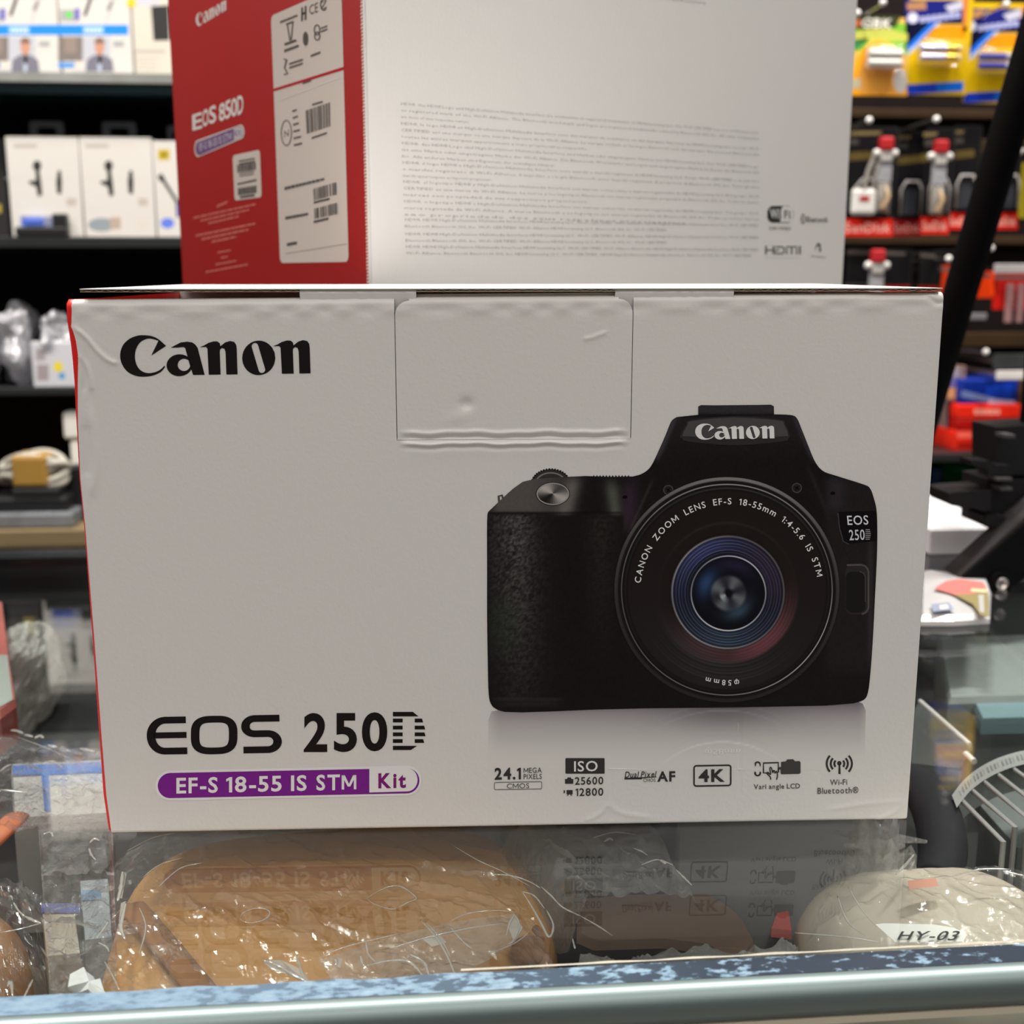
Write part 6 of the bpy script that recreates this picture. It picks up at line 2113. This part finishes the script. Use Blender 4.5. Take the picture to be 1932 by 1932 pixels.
b = thing('lens_cap', 'dark blue domed cap inside the cloudy bag behind the brown pouch', 'cap', tuple(cz(1200, 1640, ZS + 0.02).to_2d()) + (ZS,))
q = MB()
q.lathe([(0.0, 0.050), (0.010, 0.049), (0.0155, 0.044), (0.0175, 0.036), (0.0178, 0.0)], 36)
q.build('cap', mat('navy_gloss', (0.035, 0.045, 0.085), 0.25), b, smooth=True)
b2 = thing('cleaning_cloth', 'grey folded cloth in the cloudy bag, between the tan pouch and the blue cap', 'cloth', tuple(cz(1060, 1640, ZS + 0.02).to_2d()) + (ZS,))
q = MB()
q.blob((0, 0, 0.022), (0.026, 0.018, 0.022), 0.7, 40, 24, crumple(0.22, 60, 3.0, -0.022))
q.build('cloth', mat('grey_cloth', (0.12, 0.125, 0.12), 0.8), b2, smooth=True)
drape('plastic_wrap', 'cloudy bag behind the dark brown pouch, over the blue cap', [(930, 1562), (1268, 1562), (1345, 1690), (1075, 1700)], lambda a, b, p: -0.013 - 0.02 * max(0, 1 - min(a, 1 - a) * 6) ** 2, WRAPM, 80, 44, seed=4.0)
drape('plastic_wrap', 'crinkled bag hem along the front of the dark brown pouch', [(1095, 1778), (1500, 1756), (1520, 1812), (1075, 1842)], lambda a, b, p: -0.0185, film('frosty_hem', (0.85, 0.85, 0.85), 0.05, 0.2, 1.45, (260, 1.0, 0.004), haze=0.45, hazecol=(0.42, 0.41, 0.40)), 90, 14, seed=8.0)

# pale soft pouch with sticker
PALEC = mat('cream_foam', (0.60, 0.53, 0.43), 0.6, vary=0.04, vscale=80)
A, B = cz(1492, 1735, -0.03), cz(2010, 1725, -0.03)
sp = thing('foam_pouch', 'cream coloured soft pouch in a knotted bag at the right front of the case', 'pouch', ((A.x + B.x) / 2, 0.3290, ZS), R(2))
hz = (-0.016 - ZS) / 2
q = MB()
q.blob((0, 0, hz), ((B.x - A.x) / 2, 0.043, hz), 0.75, 60, 30, lambda p, d: Vector((p.x, p.y, max(p.z * (1 + 0.05 * noise.noise(p * 45)), -hz))))
q.build('body', PALEC, sp, smooth=True)
# sticker on its top
zst = -0.0085
q = MB()
c = [(1652, 1744), (1668, 1742), (1760, 1744), (1800, 1750), (1824, 1764), (1818, 1776), (1690, 1778), (1672, 1762)]
q.add([cz(u, v, zst - 0.001) for u, v in c], [tuple(range(len(c)))])
st_ = q.build('sticker', mat('white_sticker', (0.88, 0.88, 0.84), 0.4, vary=0.02), sp, world=True)
vs, fs, _, _ = text_geom('HY-03', 0.015, 0.25)
Q4 = [cz(1694, 1757, zst), cz(1812, 1756, zst), cz(1806, 1775, zst), cz(1692, 1773, zst)]
q = MB()
q.add([Q4[0] * (1 - x) * y + Q4[1] * x * y + Q4[2] * x * (1 - y) + Q4[3] * (1 - x) * (1 - y) for x, y in vs], fs)
so = q.build('lettering', mat('sticker_ink', (0.03, 0.03, 0.03), 0.5), st_)
so.matrix_parent_inverse = sp.matrix_basis.inverted()
q = MB()
c = [(1712, 1662), (1766, 1656), (1770, 1672), (1716, 1678)]
q.add([cz(u, v, -0.0095) for u, v in c], [tuple(range(4))])
q.build('salmon_patch', mat('salmon_print', (0.62, 0.30, 0.22), 0.5), sp, world=True)
drape('plastic_wrap', 'clear knotted bag around the cream soft pouch', [(1560, 1640), (1960, 1632), (1985, 1800), (1470, 1812)], over(sp, ((B.x - A.x) / 2, 0.043), hz, 0.75, 0.004), film('smooth_wrap', (0.97, 0.97, 0.97), 0.02, 0.08, 1.42, (60, 0.5, 0.003), haze=0.06), 90, 40, seed=12.0, amp=0.35)
kn = thing('bag_knot', 'crumpled clear knot of the bag behind the cream pouch', 'plastic wrap', tuple(cz(1655, 1622, -0.02).to_2d()) + (ZS,))
q = MB()
q.blob((0, 0, 0.038), (0.0125, 0.010, 0.038), 0.9, 36, 26, crumple(0.5, 120, 2.2))
for k in range(5):
    a = k * 1.25
    q.tube([(0, 0, 0.066), (0.008 * math.cos(a), 0.006 * math.sin(a), 0.072), (0.017 * math.cos(a), 0.010 * math.sin(a), 0.0705 + 0.001 * k)], [0.003, 0.0016, 0.0006], 8)
q.build('film', film('knot_film', (0.9, 0.9, 0.9), 0.06, 0.12, 1.45, (200, 1.0, 0.004), haze=0.12), kn)
slab('red_carton', 'small red carton just left of the cream soft pouch', 'box', [(1455, 1752), (1466, 1722), (1488, 1718), (1494, 1756)], -0.03, ZS, mat('soft_red', (0.40, 0.06, 0.045), 0.5), under=True)

# dark padded band and ribbed cap at the right
bd = thing('padded_band', 'dark navy padded band curving down beside the right end of the front carton', 'band', tuple(cz(1765, 1560, -0.03).to_2d()) + (ZS,))
q = MB()
cl = smooth_pts([(1700, 1462), (1722, 1474), (1750, 1502), (1770, 1545), (1778, 1590), (1777, 1625), (1768, 1660)], 5)
pts = [cz(u, v, -0.020 - 0.00035 * abs(i - 15) * 1.2) for i, (u, v) in enumerate(cl)]
q.tube(pts, [0.0072 + 0.0016 * math.sin(math.pi * i / (len(pts) - 1)) for i in range(len(pts))], 16, flat=0.8)
q.tube([pts[-1], Vector((pts[-1].x, pts[-1].y - 0.004, ZS + 0.001))], 0.0045, 12)
q.build('padding', mat('navy_fabric', (0.004, 0.0055, 0.011), 0.8, vary=0.3, vscale=500), bd, smooth=True, world=True)
cp = thing('ribbed_cap', 'translucent grey ribbed cap with an embossed rim at the right edge under the glass', 'cap', tuple(cz(1900, 1520, -0.03).to_2d()) + (ZS,))
rim = smooth_pts([(1796, 1500), (1822, 1468), (1858, 1442), (1900, 1424), (1945, 1414), (2000, 1412)], 6)
q = MB()
pts = [cz(u, v, -0.013) for u, v in rim]
ins = [cz(u + 9, v + 24, -0.013) for u, v in rim]
n = len(pts)
low = [Vector((p.x, p.y, -0.03)) for p in pts]
q.add(low + pts + ins, [(i, i + 1, n + i + 1, n + i) for i in range(n - 1)] + [(n + i, n + i + 1, 2 * n + i + 1, 2 * n + i) for i in range(n - 1)])
GCAP = mat('grey_cap_plastic', (0.36, 0.38, 0.37), 0.3)
q.build('rim', GCAP, cp, world=True)
for (a, b) in (((1812, 1508), (1893, 1588)), ((1832, 1490), (1915, 1560)), ((1855, 1474), (1940, 1545)), ((1878, 1458), (1965, 1525)), ((1905, 1446), (1990, 1505)), ((1932, 1438), (2000, 1480))):
    q = MB()
    A, B = cz(*a, -0.014), cz(*b, -0.016)
    q.tube([A, B, Vector((B.x, B.y, ZS))], 0.0010, 8)
    q.build('rib', GCAP, cp, world=True)
q = MB()
vs_ = []
for k, i in enumerate(range(3, n - 6, 1)):
    p, r_ = pts[i], ins[i]
    a, b = p * 0.7 + r_ * 0.3, p * 0.3 + r_ * 0.7
    w_ = (pts[i + 1] - p) * (0.45 if k % 4 else 0.1)
    up = Vector((0, 0, 0.0002))
    q.add([a + up, a + w_ + up, b + w_ + up, b + up], [(0, 1, 2, 3)])
q.build('embossed_marks', mat('dim_mark', (0.2, 0.21, 0.21), 0.5), cp, world=True)
q = MB()
base = [cz(u, v, -0.045) for u, v in [(1850, 1520), (1880, 1475), (1930, 1440), (2000, 1430), (2000, 1600), (1920, 1600)]]
q.add(base + [Vector((p.x, p.y, ZS)) for p in base], [tuple(range(6))] + [(i, 6 + i, 6 + (i + 1) % 6, (i + 1) % 6) for i in range(6)])
q.build('cup', mat('grey_cup', (0.16, 0.18, 0.175), 0.35), cp, world=True)
# clear box with its edge highlight painted as white tubes, in front of the ribbed cap, and pale block behind
eb = thing('clear_box', 'clear plastic box with a bright lit edge behind the ribbed cap', 'box', tuple(cz(1790, 1370, -0.03).to_2d()) + (ZS,))
q = MB()
c = [(1734, 1322), (1836, 1410), (1810, 1450), (1720, 1440), (1715, 1360)]
p_ = [cz(u, v, -0.022) for u, v in c]
q.add(p_ + [Vector((p.x, p.y, ZS)) for p in p_], [tuple(range(5))] + [(i, 5 + i, 5 + (i + 1) % 5, (i + 1) % 5) for i in range(5)])
q.build('shell', film('clear_shell', (0.93, 0.94, 0.94), 0.04, 0.15, 1.45, haze=0.35, hazecol=(0.36, 0.39, 0.38)), eb, world=True)
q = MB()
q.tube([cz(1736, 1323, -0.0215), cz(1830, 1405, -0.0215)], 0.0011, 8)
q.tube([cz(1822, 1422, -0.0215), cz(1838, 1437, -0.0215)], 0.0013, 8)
q.build('edge', mat('white_highlight', (0.85, 0.85, 0.83), 0.2), eb, world=True)  # highlight along the box edge, painted as white tubes
slab('pale_carton', 'pale grey carton in the case under the tripod', 'box', [(1770, 1200), (1985, 1195), (2010, 1312), (1790, 1318)], -0.03, ZS, mat('pale_grey_card', (0.36, 0.40, 0.385), 0.5))
slab('pale_strip', 'pale teal strip of packaging in the case, above the ribbed cap', 'packaging', [(1838, 1326), (1990, 1320), (2000, 1352), (1852, 1356)], -0.033, -0.041, mat('pale_teal', (0.24, 0.37, 0.41), 0.4))

# left of the front carton
t, r, hz, body = leather_pouch('tan leather pouch at the left edge under the glass', -420, 92, 1740, -0.020, 0.286, 0.388, 0.72, mat('light_tan_leather', (0.44, 0.25, 0.12), 0.5, vary=0.2, vscale=40))
q = MB()
q.tube([cz(-30, 1600, -0.017), cz(8, 1565, -0.017), cz(32, 1540, -0.02)], 0.0045, 12, flat=0.4)
q.build('strap', mat('orange_strap', (0.55, 0.17, 0.07), 0.6), t, smooth=True, world=True)
drape('plastic_wrap', 'clear wrap over the tan pouch at the left edge', [(-160, 1520), (80, 1530), (112, 1885), (-160, 1890)], over(t, r, hz, 0.72), WRAP, 60, 60, seed=21.0)
slab('small_box', 'small cream box with a blue top edge between the two tan pouches', 'box', [(78, 1712), (140, 1712), (152, 1800), (88, 1806)], -0.035, ZS, mat('cream_small_box', (0.50, 0.45, 0.36), 0.5))
q_ = [o for o in COL.objects if o.name.startswith('small_box')][-1]
MBq = MB()
MBq.add([cz(u, v, -0.0345) for u, v in [(78, 1704), (150, 1704), (152, 1722), (78, 1722)]], [(0, 1, 2, 3)])
MBq.build('blue_edge', mat('blue_edge', (0.10, 0.13, 0.42), 0.5), q_, world=True)
slab('small_box', 'small pale blue box nearest the left bottom corner of the front carton', 'box', [(150, 1660), (204, 1656), (212, 1770), (160, 1776)], -0.035, ZS, mat('pale_blue_box', (0.40, 0.47, 0.52), 0.5))
q_ = [o for o in COL.objects if o.name.startswith('small_box')][-1]
MBq = MB()
MBq.add([cz(u, v, -0.0345) for u, v in [(152, 1680), (190, 1677), (192, 1696), (154, 1699)]], [(0, 1, 2, 3)])
MBq.build('blue_label', mat('blue_label', (0.14, 0.30, 0.50), 0.5), q_, world=True)
drape('plastic_wrap', 'cloudy crumpled bag over the two small boxes', [(70, 1545), (212, 1560), (222, 1885), (95, 1885)], lambda a, b, p: -0.016, WRAPM, 44, 80, seed=31.0)
# torn white tissue
ts = thing('torn_tissue', 'torn scrap of white tissue at the front edge between the pouches', 'paper', tuple(cz(160, 1850, -0.010).to_2d()) + (-0.010,))
q = MB()
o = [(128, 1862), (132, 1838), (158, 1824), (164, 1834), (176, 1842), (184, 1858), (189, 1846), (196, 1868), (206, 1884), (180, 1880), (166, 1866), (146, 1874)]
pp = [cz(u, v, -0.0085 - 0.0012 * (i % 3)) for i, (u, v) in enumerate(o)]
cc_ = sum(pp, Vector()) / len(pp)
n = len(pp)
dn = Vector((0, 0, -0.0008))
q.add(pp + [cc_ + Vector((0, 0, 0.0008))] + [p + dn for p in pp], [(i, (i + 1) % n, n) for i in range(n)] + [(i, n + 1 + i, n + 1 + (i + 1) % n, (i + 1) % n) for i in range(n)])
q.build('tissue', mat('white_tissue', (0.68, 0.69, 0.68), 0.7, vary=0.15, vscale=500), ts, world=True)
# bag with blue band and red bordered pack further back
t = slab('white_carton', 'white carton with a blue band in a crumpled clear bag, left of the front carton', 'box', [(20, 1440), (205, 1432), (215, 1535), (25, 1545)], -0.035, ZS, mat('white_case_box', (0.50, 0.50, 0.48), 0.5, vary=0.1))
MBq = MB()
MBq.add([cz(u, v, -0.0345) for u, v in [(24, 1444), (206, 1436), (206, 1456), (24, 1464)]], [(0, 1, 2, 3)])
MBq.add([cz(u, v, -0.0345) for u, v in [(78, 1460), (92, 1460), (96, 1530), (84, 1530)]], [(0, 1, 2, 3)])
MBq.build('blue_band', mat('blue_band', (0.05, 0.17, 0.55), 0.5), t, world=True)
drape('plastic_wrap', 'crumpled clear bag over the white carton with the blue band', [(-40, 1372), (215, 1395), (225, 1545), (-40, 1550)], lambda a, b, p: -0.018, film('glinting_wrap', (0.95, 0.95, 0.95), 0.03, 0.08, 1.45, (150, 1.0, 0.006), haze=0.10), 90, 50, seed=41.0)
t = slab('red_bordered_pack', 'pale pack with a red border at the left edge, further back in the case', 'pack', [(-70, 1128), (4, 1132), (16, 1230), (30, 1322), (0, 1345), (-70, 1350)], -0.02, -0.04, mat('pack_red', (0.50, 0.14, 0.12), 0.5))
MBq = MB()
MBq.add([cz(u, v, -0.0195) for u, v in [(-70, 1232), (14, 1236), (24, 1320), (-4, 1336), (-70, 1340)]], [tuple(range(5))])
MBq.build('pale_window', mat('pack_pale', (0.40, 0.45, 0.42), 0.5), t, world=True)
slab('grey_case', 'dark grey flat case behind the two small boxes, under the cloudy bag', 'case', [(75, 1570), (200, 1566), (206, 1640), (80, 1646)], -0.04, ZS, mat('grey_case', (0.07, 0.075, 0.075), 0.5))
slab('grey_case', 'dark flat case at the front edge between the pouches', 'case', [(84, 1815), (195, 1800), (206, 1870), (90, 1876)], -0.05, ZS, mat('grey_case', (0.07, 0.075, 0.075), 0.5))

# folds of the clear wraps as thin welts, whitened to paint in their glints
GLINT = film('wrap_fold_glint', (0.95, 0.95, 0.95), 0.25, 0.10, 1.5, haze=0.62, hazecol=(0.90, 0.88, 0.84))
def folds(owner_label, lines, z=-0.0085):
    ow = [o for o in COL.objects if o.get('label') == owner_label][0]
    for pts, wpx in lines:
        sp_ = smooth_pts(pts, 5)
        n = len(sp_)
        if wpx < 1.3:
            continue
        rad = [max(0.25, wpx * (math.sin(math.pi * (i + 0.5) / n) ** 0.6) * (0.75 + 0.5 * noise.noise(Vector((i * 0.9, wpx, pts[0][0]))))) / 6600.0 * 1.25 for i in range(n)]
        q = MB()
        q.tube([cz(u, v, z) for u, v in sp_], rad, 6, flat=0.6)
        q.build('fold', GLINT, ow, smooth=True)
EL1 = [(453 + 28 - 28 * math.cos(R(a)), 1727 - 4 * math.cos(R(a)) * -1 - 13 * math.sin(R(a))) for a in range(0, 361, 30)]
EL2 = [(692, 1695), (712, 1682), (737, 1672), (760, 1674), (785, 1694), (770, 1702), (740, 1715), (705, 1705), (692, 1695)]
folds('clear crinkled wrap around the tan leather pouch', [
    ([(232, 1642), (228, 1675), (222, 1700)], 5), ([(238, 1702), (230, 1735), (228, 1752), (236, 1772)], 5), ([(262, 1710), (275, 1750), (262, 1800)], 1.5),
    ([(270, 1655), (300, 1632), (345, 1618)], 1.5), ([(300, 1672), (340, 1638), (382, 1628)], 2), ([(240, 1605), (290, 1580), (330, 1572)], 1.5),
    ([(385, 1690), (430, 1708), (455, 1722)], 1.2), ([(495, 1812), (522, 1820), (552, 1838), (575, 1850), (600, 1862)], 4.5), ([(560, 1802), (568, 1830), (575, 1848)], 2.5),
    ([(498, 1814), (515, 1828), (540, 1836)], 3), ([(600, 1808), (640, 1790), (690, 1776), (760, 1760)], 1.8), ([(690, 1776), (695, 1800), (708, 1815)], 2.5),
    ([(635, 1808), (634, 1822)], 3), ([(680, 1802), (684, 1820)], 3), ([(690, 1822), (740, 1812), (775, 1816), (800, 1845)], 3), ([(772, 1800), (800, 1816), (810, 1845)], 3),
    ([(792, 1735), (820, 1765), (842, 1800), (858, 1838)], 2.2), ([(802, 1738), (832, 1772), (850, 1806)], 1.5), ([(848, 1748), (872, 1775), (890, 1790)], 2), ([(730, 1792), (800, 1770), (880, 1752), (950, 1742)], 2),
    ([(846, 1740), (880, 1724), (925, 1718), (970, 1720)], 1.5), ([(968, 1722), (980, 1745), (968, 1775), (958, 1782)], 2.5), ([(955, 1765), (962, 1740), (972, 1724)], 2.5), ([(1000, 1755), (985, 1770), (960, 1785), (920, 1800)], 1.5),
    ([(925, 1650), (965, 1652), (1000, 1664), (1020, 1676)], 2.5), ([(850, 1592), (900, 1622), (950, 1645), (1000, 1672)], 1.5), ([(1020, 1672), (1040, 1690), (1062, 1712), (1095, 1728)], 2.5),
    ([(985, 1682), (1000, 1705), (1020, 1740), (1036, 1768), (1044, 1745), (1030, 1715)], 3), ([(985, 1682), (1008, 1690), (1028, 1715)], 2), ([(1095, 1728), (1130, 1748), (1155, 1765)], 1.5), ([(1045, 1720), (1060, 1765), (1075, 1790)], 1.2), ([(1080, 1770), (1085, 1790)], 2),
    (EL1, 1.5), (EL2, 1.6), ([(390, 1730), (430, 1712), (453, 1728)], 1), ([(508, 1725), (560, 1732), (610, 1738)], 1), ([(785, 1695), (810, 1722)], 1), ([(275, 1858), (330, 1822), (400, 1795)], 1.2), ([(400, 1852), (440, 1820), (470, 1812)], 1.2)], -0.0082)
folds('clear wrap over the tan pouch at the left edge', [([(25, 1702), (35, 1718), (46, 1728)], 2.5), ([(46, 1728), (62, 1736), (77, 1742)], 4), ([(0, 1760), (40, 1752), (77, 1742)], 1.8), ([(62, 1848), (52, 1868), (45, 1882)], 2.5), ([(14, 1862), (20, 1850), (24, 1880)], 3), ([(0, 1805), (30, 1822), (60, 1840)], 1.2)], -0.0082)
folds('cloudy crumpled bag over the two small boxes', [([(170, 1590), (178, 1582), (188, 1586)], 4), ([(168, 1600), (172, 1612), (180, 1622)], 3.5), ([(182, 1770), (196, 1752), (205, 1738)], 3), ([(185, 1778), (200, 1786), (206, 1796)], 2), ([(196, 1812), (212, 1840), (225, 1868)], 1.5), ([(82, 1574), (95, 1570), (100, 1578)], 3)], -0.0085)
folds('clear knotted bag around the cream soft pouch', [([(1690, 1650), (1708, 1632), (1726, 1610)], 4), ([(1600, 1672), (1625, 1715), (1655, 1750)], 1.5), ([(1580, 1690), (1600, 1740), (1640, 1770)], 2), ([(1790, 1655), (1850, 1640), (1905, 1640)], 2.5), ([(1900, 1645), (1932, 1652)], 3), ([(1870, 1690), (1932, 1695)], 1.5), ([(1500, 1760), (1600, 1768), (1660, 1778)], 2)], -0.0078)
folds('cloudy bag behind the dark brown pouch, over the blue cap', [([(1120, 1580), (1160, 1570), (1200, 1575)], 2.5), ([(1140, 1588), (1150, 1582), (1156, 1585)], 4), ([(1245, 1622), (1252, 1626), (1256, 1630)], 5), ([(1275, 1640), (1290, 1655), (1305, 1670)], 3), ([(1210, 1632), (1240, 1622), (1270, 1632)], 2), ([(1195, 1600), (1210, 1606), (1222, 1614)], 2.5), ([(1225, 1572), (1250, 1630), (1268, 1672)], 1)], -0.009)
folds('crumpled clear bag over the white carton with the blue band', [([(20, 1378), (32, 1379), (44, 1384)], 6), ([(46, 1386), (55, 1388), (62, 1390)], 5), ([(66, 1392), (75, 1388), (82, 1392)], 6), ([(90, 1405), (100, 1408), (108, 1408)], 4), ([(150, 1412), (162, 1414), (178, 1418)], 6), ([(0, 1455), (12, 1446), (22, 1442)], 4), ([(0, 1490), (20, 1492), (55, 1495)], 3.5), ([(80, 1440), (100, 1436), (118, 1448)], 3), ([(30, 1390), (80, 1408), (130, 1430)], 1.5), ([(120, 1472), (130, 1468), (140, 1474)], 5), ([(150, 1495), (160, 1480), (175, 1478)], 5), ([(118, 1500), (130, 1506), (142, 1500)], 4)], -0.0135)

P_ = cz(44, 1195, -0.03)
mk = thing('plastic_bag', 'milky crumpled bag in the case at the left edge, beyond the red bordered pack', 'bag', (P_.x, P_.y, ZS))
q = MB()
q.blob((0, 0, 0.0285), (0.0155, 0.034, 0.0285), 0.8, 44, 30, crumple(0.22, 70, 5.5, -0.0285))
q.build('film', film('milky_pack_film', (0.8, 0.8, 0.8), 0.05, 0.2, 1.45, (120, 1.0, 0.004), haze=0.75, hazecol=(0.72, 0.72, 0.68)), mk)
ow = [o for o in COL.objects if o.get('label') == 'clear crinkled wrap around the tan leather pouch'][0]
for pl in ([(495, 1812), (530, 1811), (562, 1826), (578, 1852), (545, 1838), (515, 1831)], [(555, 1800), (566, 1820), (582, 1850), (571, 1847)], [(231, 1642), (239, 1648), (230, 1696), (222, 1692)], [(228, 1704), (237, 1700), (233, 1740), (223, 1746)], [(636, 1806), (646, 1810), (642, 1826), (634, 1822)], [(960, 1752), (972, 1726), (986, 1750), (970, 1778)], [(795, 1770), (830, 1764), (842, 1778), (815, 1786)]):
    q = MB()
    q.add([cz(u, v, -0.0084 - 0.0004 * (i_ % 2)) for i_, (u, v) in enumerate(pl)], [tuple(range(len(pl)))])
    q.build('glint_facet', GLINT, ow)  # bright glints on the wrap, painted as pale flat pieces
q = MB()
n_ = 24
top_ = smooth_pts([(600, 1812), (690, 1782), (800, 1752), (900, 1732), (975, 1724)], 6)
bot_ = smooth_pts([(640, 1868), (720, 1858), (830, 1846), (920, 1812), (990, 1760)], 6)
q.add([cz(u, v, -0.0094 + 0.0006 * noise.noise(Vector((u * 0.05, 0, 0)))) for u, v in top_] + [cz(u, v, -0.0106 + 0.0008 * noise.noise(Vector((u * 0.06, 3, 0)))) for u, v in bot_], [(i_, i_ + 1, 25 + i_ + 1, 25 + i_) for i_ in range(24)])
q.build('glare_film', film('glare_film', (0.95, 0.95, 0.95), 0.10, 0.2, 1.45, (80, 0.8, 0.004), haze=0.22, hazecol=(0.75, 0.70, 0.66)), ow, smooth=True)  # ceiling glare on the pouch wrap, painted as a pale hazy sheet
